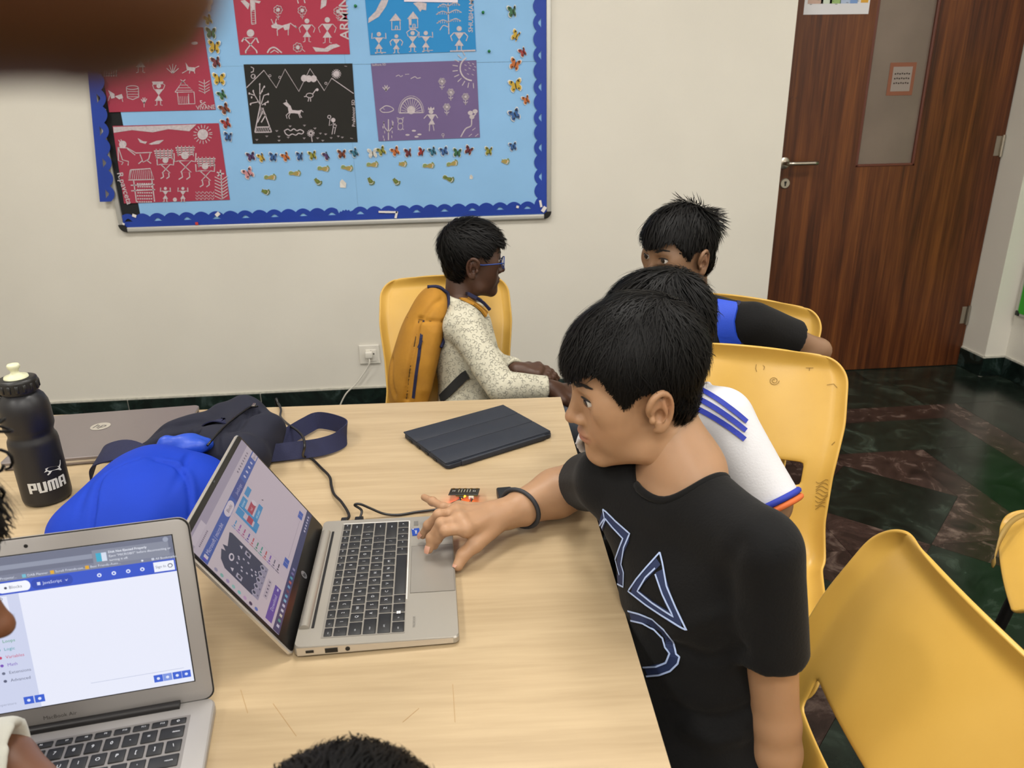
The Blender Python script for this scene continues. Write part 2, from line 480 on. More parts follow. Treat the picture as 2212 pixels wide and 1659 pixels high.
for i in range(nx):
    for j in range(ny):
        x1 = IX0 - i * S; x0 = x1 - S; y1 = IY0 - j * S; y0 = y1 - S; cx, cy = (x0 + x1) / 2, (y0 + y1) / 2
        ftile([(cx, y0), (x1, cy), (cx, y1), (x0, cy)], m_green)
        for tri in ([(x0, y1), (x0, cy), (cx, y1)], [(x1, y1), (cx, y1), (x1, cy)], [(x0, y0), (cx, y0), (x0, cy)], [(x1, y0), (x1, cy), (cx, y0)]):
            ftile(tri, m_red)

# skirting tiles
BH, BT = 0.10, 0.012
def skirting(name, p0, p1, nrm, L=0.6):
    p0 = np.array(p0, float); p1 = np.array(p1, float); n = np.array(nrm, float); D = np.linalg.norm(p1 - p0); t = (p1 - p0) / D
    k = max(1, round(D / L)); base = MB()
    a = math.atan2(t[1], t[0]); rot = R3(0, 0, a)
    c = (p0 + p1) / 2 + n * .004
    base.box((c[0], c[1], (BH + .006) / 2), (D, .008, BH + .006), rot)     # mortar and paint line behind the tiles
    o = struct(base.obj(name, m_white_paint))
    for i in range(k):
        c = p0 + t * D * (i + .5) / k + n * (BT / 2 + .002)
        q = MB().box((0, 0, 0), (D / k - .004, BT, BH - .004), None, .0015, 1).obj('tile', m_skirt, o)
        q.location = (c[0], c[1], BH / 2); q.rotation_euler = (0, 0, a)
    return o
skirting('baseboard_back', (LX, WY), (DX0 - .01, WY), (0, -1))
skirting('baseboard_jamb', (DX1, DY), (DX1, WY - .012), (-1, 0), .3)
skirting('baseboard_pier', (DX1 - .012, WY), (RX, WY), (0, -1), .3)
skirting('baseboard_right', (RX, WY - .014), (RX, FY), (-1, 0))

# door leaf with vision panel
door = struct(thing('door_1', None, None, ((DX0 + DX1) / 2, DY, 0)))
def dloc(x, y, z): return (x - (DX0 + DX1) / 2, y - DY, z)
GX0, GX1, GZ0, GZ1 = 1.945, 2.238, 1.03, 1.95
b = MB(); T = .04
for (x0, x1, z0, z1) in ((DX0 + .004, GX0, .004, DH - .004), (GX1, DX1 - .004, .004, DH - .004), (GX0, GX1, .004, GZ0), (GX0, GX1, GZ1, DH - .004)):
    b.box(dloc((x0 + x1) / 2, DY + T / 2, (z0 + z1) / 2), (x1 - x0, T, z1 - z0))
b.obj('door_leaf', m_door, door)
m_bead = mat('glazing_bead', '#5c2f22', 0.4, world=True)
b = MB()
for (x0, x1, z0, z1) in ((GX0, GX0 + .012, GZ0, GZ1), (GX1 - .012, GX1, GZ0, GZ1), (GX0, GX1, GZ0, GZ0 + .012), (GX0, GX1, GZ1 - .012, GZ1)):
    b.box(dloc((x0 + x1) / 2, DY + .006, (z0 + z1) / 2), (x1 - x0, .016, z1 - z0), None, .003, 1)
b.obj('glazing_bead', m_bead, door)
m_film = mat('frosted_film_glass', '#75675c', 0.22, var=0.25, vscale=3.0, spec=0.6, world=True)
MB().box(dloc((GX0 + GX1) / 2, DY + .016, (GZ0 + GZ1) / 2), (GX1 - GX0 - .02, .006, GZ1 - GZ0 - .02)).obj('glass_pane', m_film, door)
m_steel = mat('brushed_steel', '#b9b2a6', 0.28, metal=1.0, bump=0.03, bscale=300)
m_dark = mat('black_plastic', '#141414', 0.4)
h = gy(1693, 352, DY); hz = float(h[2]); hx = float(h[0])
hd = MB().add(*[(np.array(q) if k == 0 else q) for k, q in enumerate((lambda r: (np.array(r[0])[:, [0, 2, 1]] * np.array([1, -1, 1]) + np.array(dloc(hx, DY, hz)), r[1]))(lathe([(.0001, 0), (.026, 0), (.026, .007), (.022, .010), (.0001, .010)], 28)))]).obj('handle_rose', m_steel, door, True, sharp=40)
lever = catmull([dloc(hx, DY - .008, hz), dloc(hx, DY - .04, hz), dloc(hx + .012, DY - .055, hz), dloc(hx + .05, DY - .057, hz), dloc(hx + .14, DY - .055, hz)], 5)
MB().tube(lever, .0095, 12).obj('door_handle', m_steel, door, True)
e = gy(1695, 396, DY)
r = lathe([(.0001, 0), (.024, 0), (.024, .005), (.021, .008), (.0001, .008)], 28)
ek = MB().add(np.array(r[0])[:, [0, 2, 1]] * np.array([1, -1, 1]) + np.array(dloc(e[0], DY, e[2])), r[1]).obj('keyhole_plate', m_steel, door, True, sharp=40)
MB().box(dloc(e[0], DY - .009, e[2] - .004), (.006, .002, .016)).box(dloc(e[0], DY - .009, e[2] + .005), (.010, .002, .009)).obj('keyhole', m_dark, ek)
for (px, py) in ((2160, 315), (2089, 680)):
    q = gy(px, py, DY)
    MB().tube([dloc(DX1 - .012, DY - .006, q[2] - .05), dloc(DX1 - .012, DY - .006, q[2] + .05)], .007, 10).box(dloc(DX1 - .03, DY - .0005, q[2]), (.03, .002, .09)).obj('hinge', m_steel, door, True, sharp=40)
m_ink = mat('pen_ink', '#2a1a12', 0.6)
b = MB()
for k in range(6):
    p0 = gy(1704 + k * 3.2, 212 + 3 * (k % 2), DY - .001); p1 = gy(1706 + k * 3.2, 216 - 4 * (k % 3), DY - .001)
    b.add(*strip([np.array(dloc(*p0)), np.array(dloc(*p1))], .0015, .0006, (0, -1, 0)))
b.obj('pen_scribble', m_ink, door)

# ceiling lamps: square LED panels
m_diff = mat('lamp_diffuser', '#fff6e6', 0.5, emit=6.0)
m_frame = mat('lamp_frame', '#d9d9d6', 0.4)
for k, (x, y) in enumerate(LAMPS):
    t = thing('ceiling_lamp', 'square white LED panel lamp set in the ceiling', 'lamp', (x, y, CEIL), 0, 'square LED ceiling panels')
    b = MB()
    for (cx, cy, sx, sy) in ((-.29, 0, .02, .6), (.29, 0, .02, .6), (0, -.29, .56, .02), (0, .29, .56, .02)): b.box((cx, cy, -.012), (sx, sy, .024))
    b.obj('frame', m_frame, t); MB().box((0, 0, -.010), (.56, .56, .012)).obj('diffuser', m_diff, t)
    ld = bpy.data.lights.new('panel_light', 'AREA'); ld.shape = 'SQUARE'; ld.size = .55; ld.energy = LAMP_W; ld.color = (1.0, .975, .94)
    lo = bpy.data.objects.new('panel_light', ld); COL.objects.link(lo); lo.parent = t; lo.location = (0, 0, -.02)
# ------------------------------------------------------------------ notice board with drawings and paper cut-outs
BX0, BX1, BZ0, BZ1 = -1.380, 0.466, 0.863, 2.063
m_alu = mat('aluminium_frame', '#bcbbb6', 0.4, metal=0.4, bump=0.02)
m_paper_blue = mat('light_blue_paper', '#86b6e2', 0.75, var=0.10, vscale=3, bump=0.25, bscale=5, world=True)
m_backing = mat('board_felt', '#15171a', 0.9)
m_border = mat('royal_blue_border_paper', '#0f389c', 0.6, var=0.15, vscale=6, bump=0.15, bscale=12, world=True)
m_torn = mat('torn_white_paper', '#d8d4d2', 0.8)
bc = ((BX0 + BX1) / 2, WY, BZ0)
board = thing('notice_board', 'large notice board covered in light blue paper on the cream wall', 'notice board', bc)
FW, FD = .020, .022
def bl(x, y, z): return (x - bc[0], y - bc[1], z - bc[2])
MB().box(bl((BX0 + BX1) / 2, WY - .006, (BZ0 + BZ1) / 2), (BX1 - BX0 - .02, .010, BZ1 - BZ0 - .02)).obj('backing', m_backing, board)
for (x0, x1, z0, z1) in ((BX0 + .03, BX1 - .03, BZ0, BZ0 + FW), (BX0 + .03, BX1 - .03, BZ1 - FW, BZ1), (BX0, BX0 + FW, BZ0 + .03, BZ1 - .03), (BX1 - FW, BX1, BZ0 + .03, BZ1 - .03)):
    MB().box(bl((x0 + x1) / 2, WY - FD / 2, (z0 + z1) / 2), (x1 - x0, FD, z1 - z0), None, .004, 3).obj('frame_rail', m_alu, board, True, sharp=40)
for sx in (0, 1):
    for sz in (0, 1):
        x = BX1 if sx else BX0; z = BZ1 if sz else BZ0; dx = -1 if sx else 1; dz = -1 if sz else 1
        arc = [(x + dx * .032 * (1 - cos(a)), z + dz * .032 * (1 - sin(a))) for a in np.linspace(0, pi / 2, 7)]
        poly = [(u - bc[0], w - bc[2]) for u, w in arc] + [(x + dx * .032 - bc[0], z + dz * .021 - bc[2]), (x + dx * .021 - bc[0], z + dz * .032 - bc[2])]
        if sx ^ sz: poly = poly[::-1]
        MB().prism([(p, q) for p, q in poly], 0, FD + .002, Matrix(((1, 0, 0, 0), (0, 0, -1, 0), (0, 1, 0, 0), (0, 0, 0, 1)))).obj('corner_cap', m_dark, board)
# paper sheets (two joined sheets with seams), a little proud of the backing
PYF = WY - .013
PX0 = -1.285
for (x0, x1, z0, z1) in ((PX0, -.375, BZ0 + .015, 1.505), (-.3745, BX1 - .015, BZ0 + .015, 1.5045), (PX0, -.375, 1.5055, BZ1 - .015), (-.3745, BX1 - .015, 1.5055, BZ1 - .015)):
    MB().box(bl((x0 + x1) / 2, PYF, (z0 + z1) / 2), (x1 - x0, .002, z1 - z0)).obj('paper_sheet', m_paper_blue, board)

def scallop(p0, p1, wide, nsc, inward, name, y=PYF - .003, holes=True, torn=0):
    """border strip of cut paper: straight outer edge p0-p1, scalloped inner edge, each scallop with a slit hole"""
    p0 = np.array(p0, float); p1 = np.array(p1, float); D = np.linalg.norm(p1 - p0); t = (p1 - p0) / D; n = np.array(inward, float)
    v = []; f = []; L = D / nsc
    for i in range(nsc):
        kn = 10
        for j in range(kn + (1 if i == nsc - 1 else 0)):
            s = (i + j / kn) * L; w = wide * (0.74 + 0.26 * abs(sin(pi * j / kn)) ** 0.8)
            if torn and (i == torn): w *= .72 + .1 * (j % 2)
            a = p0 + t * s; hl = wide * .42; hh = wide * (.42 + (.22 * max(0, sin(pi * (j - 2.5) / 5)) if (holes and 2 < j < 8 and i % 2 == 0) else 0))
            for d in (0, hl, hh, w): v.append((a[0] + n[0] * d, y - .004 * abs(sin(s * 3.1)) * d / wide, a[1] + n[1] * d))
    m = len(v) // 4
    for i in range(m - 1):
        for k in (0, 1, 2):
            if k == 1:
                j = i % 10
                if holes and (i // 10) % 2 == 0 and 2 <= j <= 7: continue
                q0 = i * 4 + k
                f.append((q0, q0 + 4, q0 + 5, q0 + 1))
            else: f.append((i * 4 + k, i * 4 + 4 + k, i * 4 + 5 + k, i * 4 + 1 + k))
    o = mesh(name, [bl(*q) for q in v], f, m_border, board)
    sd = o.modifiers.new('thick', 'SOLIDIFY'); sd.thickness = .0008
    return o
scallop((BX0 + .012, BZ0 + .020), (BX1 - .014, BZ0 + .022), .056, 30, (0, 1), 'border_strip', torn=15)
scallop((BX1 - .018, BZ0 + .03), (BX1 - .018, BZ1 - .02), .056, 19, (-1, 0), 'border_strip')
scallop((BX1 - .02, BZ1 - .018), (BX0 + .012, BZ1 - .018), .056, 30, (0, -1), 'border_strip')
# the left border strip has come loose and hangs outside the frame
la = [gy(216, 436, WY - .03), gy(213, 254, WY - .03), gy(182, 65, WY - .028), gy(176, 20, WY - .026)]
a, c = np.array(la[0])[[0, 2]], np.array(la[2])[[0, 2]]
c2 = a + (c - a) * (BZ1 - .02 - a[1]) / (c[1] - a[1])
scallop(a, c2, .062, 17, (1, 0.02), 'border_strip', y=WY - .031)
b = MB()
for (px, py, w, h, an) in ((838, 458, .10, .008, .05), (856, 464, .012, .03, .3), (262, 485, .03, .02, .5), (470, 463, .018, .02, .9), (290, 466, .02, .012, .4), (1168, 440, .012, .03, -.2), (1175, 452, .02, .025, .6), (1118, 447, .014, .01, .3), (226, 241, .012, .02, .2)):
    q = gy(px, py, PYF - .008); b.box(bl(*q), (w * .8, .0008, h), R3(0, an, 0))
b.obj('torn_paper', m_torn, board)['kind'] = 'stuff'
q = gy(425, 483, WY - FD - .001); MB().box(bl(*q), (.012, .002, .012)).obj('red_tape', mat('red_tape', '#b5302d', .5), board)
b = MB()
for (x, y) in ((838, 38), (1640, 78), (1678, 322)):
    q = gy(480 + x / 2.9105, y / 2.9105, PYF - .004); r = lathe([(.0001, 0), (.006, 0), (.004, .004), (.0055, .008), (.0001, .009)], 10)
    MB().add(np.array(r[0])[:, [0, 2, 1]] * np.array([1, -1, 1]), r[1]).obj('push_pin', mat('green_pin', '#1d7a3d', .35), board, True).location = bl(*q)

# ---- drawings ----
m_chalk = mat('white_poster_paint', '#c2b8be', 0.8, var=0.25, vscale=120, world=True)
PZ = WY - .0165
class Ink:
    """white strokes on a sheet: points are photo pixels of a zoom (scale 2.9105, x offset ox) put on the sheet's plane"""
    def __init__(s, ox, y): s.ox = ox; s.y = y; s.b = MB(); s.n = 0
    def P(s, p): q = gy(s.ox + p[0] / 2.9105, p[1] / 2.9105, s.y); return q
    def line(s, pts, w=7, sm=False):
        P = [s.P(p) for p in pts]
        if sm: P = catmull(P, 4)
        wd = .64 * w / 2.9105 * WY / FPX
        s.b.add(*strip(P, wd, .0004, (0, -1, 0)))
        return s
    def lines(s, L, w=7):
        for q in L: s.line(q, w)
        return s
    def fill(s, pts):
        P = [s.P(p) for p in pts]; n = len(P); s.n += 1
        v = [(p[0], p[1] - .0003 - s.n * 4e-6, p[2]) for p in P]; s.b.add(v, [tuple(range(n))]); return s
    def dot(s, c, r, rx=None, n=12):
        return s.fill([(c[0] + (rx or r) * cos(2 * pi * k / n), c[1] + r * sin(2 * pi * k / n)) for k in range(n)])
    def ring(s, c, r, w=6, a0=0, a1=2 * pi, rx=None, n=14):
        return s.line([(c[0] + (rx or r) * cos(a0 + (a1 - a0) * k / n), c[1] + r * sin(a0 + (a1 - a0) * k / n)) for k in range(n + 1)], w)
    def man(s, x, y, h, arms='up', w=7):
        """stick figure of two triangles: (x, y) = head centre, h = height"""
        u = h / 10.0
        s.dot((x, y), u * 1.1); s.fill([(x - 2.2 * u, y + 1.6 * u), (x + 2.2 * u, y + 1.6 * u), (x, y + 4.6 * u)]); s.fill([(x, y + 4.4 * u), (x + 1.9 * u, y + 7.2 * u), (x - 1.9 * u, y + 7.2 * u)])
        s.line([(x - .9 * u, y + 7.2 * u), (x - .9 * u, y + 9.2 * u), (x - 1.8 * u, y + 9.4 * u)], w); s.line([(x + .9 * u, y + 7.2 * u), (x + .9 * u, y + 9.2 * u), (x + 1.8 * u, y + 9.4 * u)], w)
        for g in (-1, 1):
            if arms == 'up': s.line([(x + g * 2.2 * u, y + 1.7 * u), (x + g * 3.5 * u, y + 2.2 * u), (x + g * 3.3 * u, y - .6 * u)], w)
            elif arms == 'down': s.line([(x + g * 2.2 * u, y + 1.7 * u), (x + g * 3.6 * u, y + 3.2 * u), (x + g * 2.9 * u, y + 5.2 * u)], w)
            else: s.line([(x + g * 2.2 * u, y + 1.7 * u), (x + g * 3.0 * u, y - .4 * u), (x + g * 1.4 * u, y - 1.6 * u)], w)
        return s
    def flower(s, x, y, r, stem=0, w=5):
        for k in range(7): s.ring((x + r * 1.1 * cos(k * .9), y + r * 1.1 * sin(k * .9)), r * .55, w, n=8)
        s.dot((x, y), r * .7)
        if stem: s.line([(x, y + r * 1.5), (x + 2, y + stem)], w); s.line([(x - 12, y + stem * .6), (x, y + stem * .85), (x + 12, y + stem * .6)], w)
        return s
def sheet(name_label, pxq, col, ox, draw, texts=(), top=None, back=0.0):
    """pxq: TL, TR, BR, BL in photo pixels"""
    Q = [gy(px, py, PZ - back) for px, py in pxq]
    if top: # only the lower corners are in frame: the sheet goes on upwards for its full height
        u = Q[2] - Q[3]; u /= np.linalg.norm(u); n = np.array([-u[2], 0, u[0]]) * top; Q[0] = Q[3] + n; Q[1] = Q[2] + n
    c = (Q[2] + Q[3]) / 2
    t = thing('drawing_sheet', name_label, 'drawing', c, 0, 'painted sheets pinned to the notice board')
    v = [q - c for q in Q] + [q - c + np.array([0, .0012, 0]) for q in Q]
    mesh('paper', v, [(3, 2, 1, 0), (4, 5, 6, 7), (0, 1, 5, 4), (1, 2, 6, 5), (2, 3, 7, 6), (3, 0, 4, 7)], mat('sheet_' + col.strip('#'), col, .8, var=.07, vscale=5, world=True), t)
    k = Ink(ox, PZ - back - .0009); draw(k)
    k.b.obj('painted_figures', m_chalk, t, world=True)['kind'] = 'stuff'
    if texts:
        b = MB()
        for (s, x, y, size, rot) in texts:
            tv, tf = text(s, size, bold=.012); tv = tv @ R3(0, 0, rot).T; o = gy(ox + x / 2.9105, y / 2.9105, PZ - back - .0012)
            b.add(np.stack([tv[:, 0], tv[:, 2] * 0, tv[:, 1]], 1) + o, tf)
        b.obj('lettering', m_chalk, t, world=True)['kind'] = 'stuff'
    return t
def d_red_mid(k):
    k.dot((1057, 216), 22, 34); k.dot((1145, 216), 20, 40); k.dot((1222, 270), 10, 22)
    k.man(883, 305, 160, 'down', 6); k.line([(822, 350), (835, 405), (850, 370)], 8)
    for x in range(655, 735, 15): k.line([(x, 480), (x + 3, 395)], 8); k.line([(650, 440), (738, 430)], 6); k.line([(650, 470), (738, 465)], 5)
    for a in (-1.0, -.5, 0, .5, 1.0): k.line([(1085, 462), (1085 + 45 * sin(a), 462 - 62 * cos(a))], 6)
    k.fill([(1165, 390), (1185, 420), (1230, 425), (1222, 450), (1175, 440)]); k.lines([[(1230, 425), (1252, 415)], [(1180, 440), (1145, 460)], [(1195, 440), (1190, 462)], [(1220, 445), (1225, 462)]], 6)
    k.fill([(680, 565), (720, 590), (722, 615), (700, 620)]); k.fill([(722, 605), (765, 590), (775, 615), (750, 625)]); k.lines([[(690, 600), (680, 635)], [(765, 610), (772, 640)]], 5)
    k.ring((832, 550), 12, 6, rx=38); k.lines([[(794, 552), (802, 615)], [(870, 552), (872, 610)], [(802, 615), (835, 626), (872, 610)]], 6)
    for y in (575, 592, 608): k.line([(797, y), (872, y)], 4)
    for a in (-.8, -.3, .2, .7): k.line([(906, 650), (906 + 26 * sin(a), 650 - 38 * cos(a))], 7)
    k.line([(906, 640), (906, 675)], 5)
    k.man(998, 540, 130, 'head', 6); k.fill([(955, 512), (1028, 512), (1020, 530), (962, 532)])
    k.lines([[(1100, 580), (1148, 512), (1222, 578), (1100, 580)], [(1115, 580), (1122, 655), (1226, 652), (1220, 580)], [(1185, 590), (1188, 652)], [(1135, 500), (1165, 525)], [(1165, 500), (1135, 525)]], 6)
    for y in (535, 552, 568): k.line([(1100 + (580 - y) * .7, y), (1222 - (580 - y) * .9, y)], 4)
    for x in range(1125, 1185, 11): k.line([(x, 605), (x + 4, 650)], 3)
    k.line([(1284, 500), (1288, 590)], 5)
    for y in (515, 535, 555, 572): k.lines([[(1286, y + 12), (1250, y - 4)], [(1286, y + 12), (1318, y - 8)]], 5)
def d_red_low(k):
    k.fill([(712, 798), (1000, 790), (1235, 782), (1190, 825), (1060, 812), (960, 832), (830, 818), (715, 835)])
    k.dot((1275, 845), 34)
    for a in np.arange(0, 6.2, .38): k.line([(1275 + 40 * cos(a), 845 + 40 * sin(a)), (1275 + 60 * cos(a), 845 + 60 * sin(a))], 6)
    k.dot((772, 908), 24); k.line([(745, 880), (772, 915)], 8); k.line([(760, 876), (772, 915)], 8)
    k.lines([[(742, 925), (745, 1010), (775, 1020), (765, 1035)], [(742, 928), (800, 930), (855, 962), (955, 958)], [(745, 930), (770, 1005), (808, 1015), (805, 1040)], [(800, 935), (850, 975)], [(880, 970), (900, 1020), (935, 1000), (945, 960)], [(895, 1010), (870, 1030)], [(920, 1005), (950, 1028)]], 8)
    k.fill([(865, 868), (900, 888), (925, 890), (915, 905), (880, 895)]); k.fill([(935, 905), (985, 885), (1030, 880), (1000, 905), (950, 910)])
    for (x, y) in ((1030, 970), (1165, 950), (1295, 1020)):
        for i in range(4): k.line([(x - 62 + 4 * i, y - 20 + 14 * i), (x + 60 - 3 * i, y - 22 + 14 * i)], 11)
        for i in range(-2, 3): k.line([(x + i * 24, y - 34), (x + i * 24 + 4, y + 32)], 6)
    for (x, y, h) in ((1040, 1008, 115), (1163, 978, 150), (1290, 1045, 130)):
        u = h / 10; k.dot((x, y), u * 1.6); k.lines([[(x - 2.6 * u, y + 2.2 * u), (x + 2.6 * u, y + 2.2 * u), (x - 1.8 * u, y + 7 * u), (x + 2.6 * u, y + 7 * u), (x - 2.6 * u, y + 2.2 * u)], [(x - 2.6 * u, y + 2.2 * u), (x - 4.4 * u, y + 2.6 * u), (x - 4.6 * u, y - 1 * u)], [(x + 2.6 * u, y + 2.2 * u), (x + 4.4 * u, y + 2.6 * u), (x + 4.6 * u, y - 1 * u)], [(x - 1.4 * u, y + 7 * u), (x - u, y + 9 * u), (x - 2.6 * u, y + 10 * u)], [(x + 1.8 * u, y + 7 * u), (x + 2 * u, y + 9 * u), (x + .6 * u, y + 10 * u)]], 9)
    k.lines([[(820, 1068), (945, 1060), (968, 1128), (808, 1132), (820, 1068)], [(840, 1135), (858, 1270)], [(955, 1132), (972, 1268)], [(822, 1165), (972, 1160)], [(825, 1200), (975, 1192)]], 9)
    for x in range(828, 950, 12): k.line([(x, 1070), (x - 4 + (x - 880) * .15, 1128)], 4)
    for j, y in enumerate(range(1155, 1275, 19)):
        for x in range(866, 955, 14): k.dot((x + 3 * (j % 2), y), 5, 6, 6)
    for x in (1040, 1150): k.man(x, 1185, 90, 'up', 8)
    k.dot((1100, 1255), 13)
    for x in range(1240, 1345, 24):
        for y in (1212, 1232, 1250): k.line([(x - 10, y - 6), (x, y + 6), (x + 10, y - 8)], 5)
    k.line([(1390, 1110), (1398, 1250)], 9)
    for y in range(1120, 1250, 20): k.lines([[(1393, y + 12), (1350, y - 8)], [(1395, y + 12), (1432, y - 14)]], 7)
    for a in (0, 1.2, 2.4, 3.6, 4.8): k.line([(1385, 1092), (1385 + 24 * cos(a), 1092 + 24 * sin(a))], 12)
def d_red_top(k):
    k.lines([[(1575, 0), (1582, 150)], [(1600, 0), (1608, 150), (1582, 152)]], 8)
    k.fill([(1578, 0), (1600, 0), (1604, 60), (1582, 70)]); k.fill([(1512, 5), (1540, 0), (1570, 25), (1560, 60)]); k.fill([(1600, 0), (1640, 8), (1630, 22), (1602, 14)])
    for y in range(30, 150, 14): k.line([(1580, y), (1605, y)], 3)
    for (x, y, st) in ((1748, 62, 62), (1900, 66, 55), (2125, 72, 58)): k.flower(x, y, 17, st)
    k.flower(1872, 298, 18); k.line([(1895, 305), (1918, 325)], 6)
    k.fill([(1705, 160), (1740, 140), (1745, 180), (1710, 175)]); k.fill([(1735, 150), (1790, 165), (1745, 190)]); k.fill([(1775, 160), (1825, 145), (1818, 185), (1790, 190)])
    k.lines([[(1705, 120), (1718, 150)], [(1738, 118), (1730, 150)], [(1742, 185), (1745, 225)], [(1812, 185), (1812, 222)], [(1825, 145), (1868, 178)], [(1855, 160), (1868, 178)]], 7)
    k.man(1930, 132, 140, 'down', 6); k.man(2058, 125, 155, 'down', 6)
    k.dot((1575, 208), 24); k.lines([[(1535, 240), (1610, 235), (1545, 320), (1612, 318), (1535, 240)], [(1535, 240), (1520, 262)], [(1610, 235), (1625, 270)], [(1545, 320), (1545, 335)], [(1612, 318), (1616, 335)]], 12)
    k.line([(1680, 332), (1700, 305), (1730, 300), (1772, 332)], 12, True); k.line([(1700, 332), (1725, 315), (1752, 332)], 8)
    k.fill([(1965, 295), (2040, 305), (2075, 282), (2115, 275), (2140, 290), (2095, 305), (2060, 325), (1985, 325)])
    k.fill([(2020, 0), (2055, 0), (2050, 35), (2015, 58)]); k.lines([[(1870, 0), (1876, 22)], [(1912, 0), (1918, 20)]], 9)
def d_blue(k):
    k.fill([(1000, 0), (1045, 0), (1030, 40), (985, 105), (918, 145), (920, 115), (965, 70)])
    for (x, y) in ((1090, 120), (1200, 108)): k.fill([(x - 38, y + 12), (x, y - 36), (x + 36, y + 10)]); k.lines([[(x - 24, y + 14), (x - 24, y + 68), (x + 30, y + 66), (x + 28, y + 12)], [(x - 2, y + 66), (x, y + 44), (x + 12, y + 44), (x + 12, y + 66)]], 8)
    k.fill([(1172, 120), (1190, 118), (1190, 158), (1175, 158)])
    k.lines([[(1420, 20), (1425, 215)]], 9)
    for y, L in ((25, 70), (70, 80), (125, 76)): k.line([(1425, y + 18), (1425 - L * .5, y), (1425 - L, y + 22)], 7, True); k.line([(1425, y + 12), (1425 + L * .55, y - 8), (1425 + L, y + 8)], 7, True)
    k.line([(1420, 170), (1390, 160), (1368, 190)], 7, True)
    for y, L in ((25, 70), (70, 80), (125, 76)):
        for i in range(1, 6): k.lines([[(1425 - L * i / 6, y + 4), (1425 - L * i / 6 - 3, y + 22)], [(1425 + L * i / 6, y - 4), (1425 + L * i / 6 + 3, y + 12)]], 4)
    k.man(985, 215, 128, 'up', 8); k.man(1095, 228, 112, 'down', 8); k.man(1197, 208, 125, 'head', 7); k.man(1280, 208, 125, 'up', 8); k.man(1490, 180, 150, 'down', 9)
    k.fill([(1178, 180), (1218, 180), (1212, 190), (1182, 190)])
    k.fill([(1432, 318), (1592, 312), (1592, 322), (1432, 325)]); k.line([(960, 330), (1030, 330)], 6); k.line([(1260, 320), (1325, 316)], 5)
    k.fill([(1200, 20), (1235, 12), (1285, 20), (1282, 65), (1255, 60), (1245, 75), (1225, 45)])
def d_black(k):
    k.line([(152, 552), (262, 442), (340, 552), (395, 435), (482, 575), (552, 432), (642, 570), (688, 492), (826, 588)], 7)
    for (x, y) in ((515, 492), (545, 495), (575, 495)): k.dot((x, y), 22, 20)
    k.dot((718, 465), 18)
    for a in np.arange(0, 6.2, .42): k.line([(718, 465), (718 + 30 * cos(a), 465 + 30 * sin(a))], 6)
    k.line([(180, 420), (198, 430), (195, 450), (180, 455)], 7); k.ring((195, 480), 13, 6); k.line([(200, 495), (205, 470)], 5)
    for (x, y) in ((300, 476), (362, 486), (652, 524)): k.ring((x, y), 7, 4)
    k.lines([[(240, 660), (205, 832)], [(255, 680), (310, 830)], [(205, 832), (310, 830)], [(212, 800), (300, 798)], [(222, 770), (255, 700)], [(245, 770), (275, 720)]], 9)
    for i in range(8): k.line([(212 + i * 11, 828), (222 + i * 11, 802)], 4)
    for y in range(680, 725, 9): k.line([(236, y), (262, y)], 4)
    br = [[(240, 660), (205, 600), (170, 588)], [(238, 655), (236, 580), (236, 535)], [(245, 655), (262, 600), (290, 590)], [(250, 660), (285, 640)], [(225, 640), (180, 650)], [(236, 600), (262, 545)], [(205, 600), (195, 575)]]
    k.lines(br, 7)
    for (x, y) in ((170, 588), (236, 530), (265, 545), (290, 592), (288, 640), (178, 655), (250, 572), (195, 572), (270, 655), (185, 612)): k.dot((x, y), 8, 5, 6)
    k.fill([(382, 650), (405, 640), (425, 660), (418, 680)]); k.fill([(408, 650), (430, 665), (445, 705), (418, 705)]); k.fill([(418, 690), (480, 695), (500, 690), (490, 718), (455, 712), (420, 712)])
    k.lines([[(405, 640), (402, 628)], [(420, 708), (402, 725), (408, 745)], [(428, 710), (418, 732), (424, 748)], [(485, 715), (500, 740)], [(478, 712), (490, 742)], [(495, 692), (510, 705)]], 6)
    k.ring((550, 600), 14, 6, rx=22); k.lines([[(568, 592), (590, 562), (604, 568)], [(545, 615), (540, 638)], [(555, 615), (556, 638)], [(530, 605), (515, 608)]], 7); k.dot((597, 564), 9)
    k.line([(390, 822), (412, 812), (430, 822), (450, 810), (470, 822), (490, 815), (512, 828), (500, 842), (480, 838), (462, 850), (440, 842), (420, 852), (400, 842), (390, 822)], 8, True)
    k.ring((673, 735), 10, 6); k.dot((698, 755), 14); k.lines([[(678, 748), (672, 790), (695, 782)], [(698, 770), (698, 800), (690, 845)], [(700, 800), (712, 805), (705, 842)], [(690, 782), (720, 788), (712, 805)], [(690, 782), (712, 778)]], 6)
    for a in np.arange(0, 6.2, .5): k.line([(557, 838), (557 + 24 * cos(a), 838 + 24 * sin(a))], 6)
    k.line([(560, 850), (566, 892)], 7)
    for (x, y) in ((218, 880), (280, 858), (343, 824), (357, 860), (357, 885), (415, 865), (427, 795), (515, 870), (517, 790), (600, 870), (617, 840), (632, 885), (650, 845), (685, 868), (730, 858), (755, 865), (583, 808)): k.lines([[(x - 8, y - 5), (x, y + 4), (x + 8, y - 5)], [(x, y - 7), (x, y + 4)]], 3)
    k.lines([[(768, 415), (785, 418)], [(805, 868), (822, 872)]], 3)
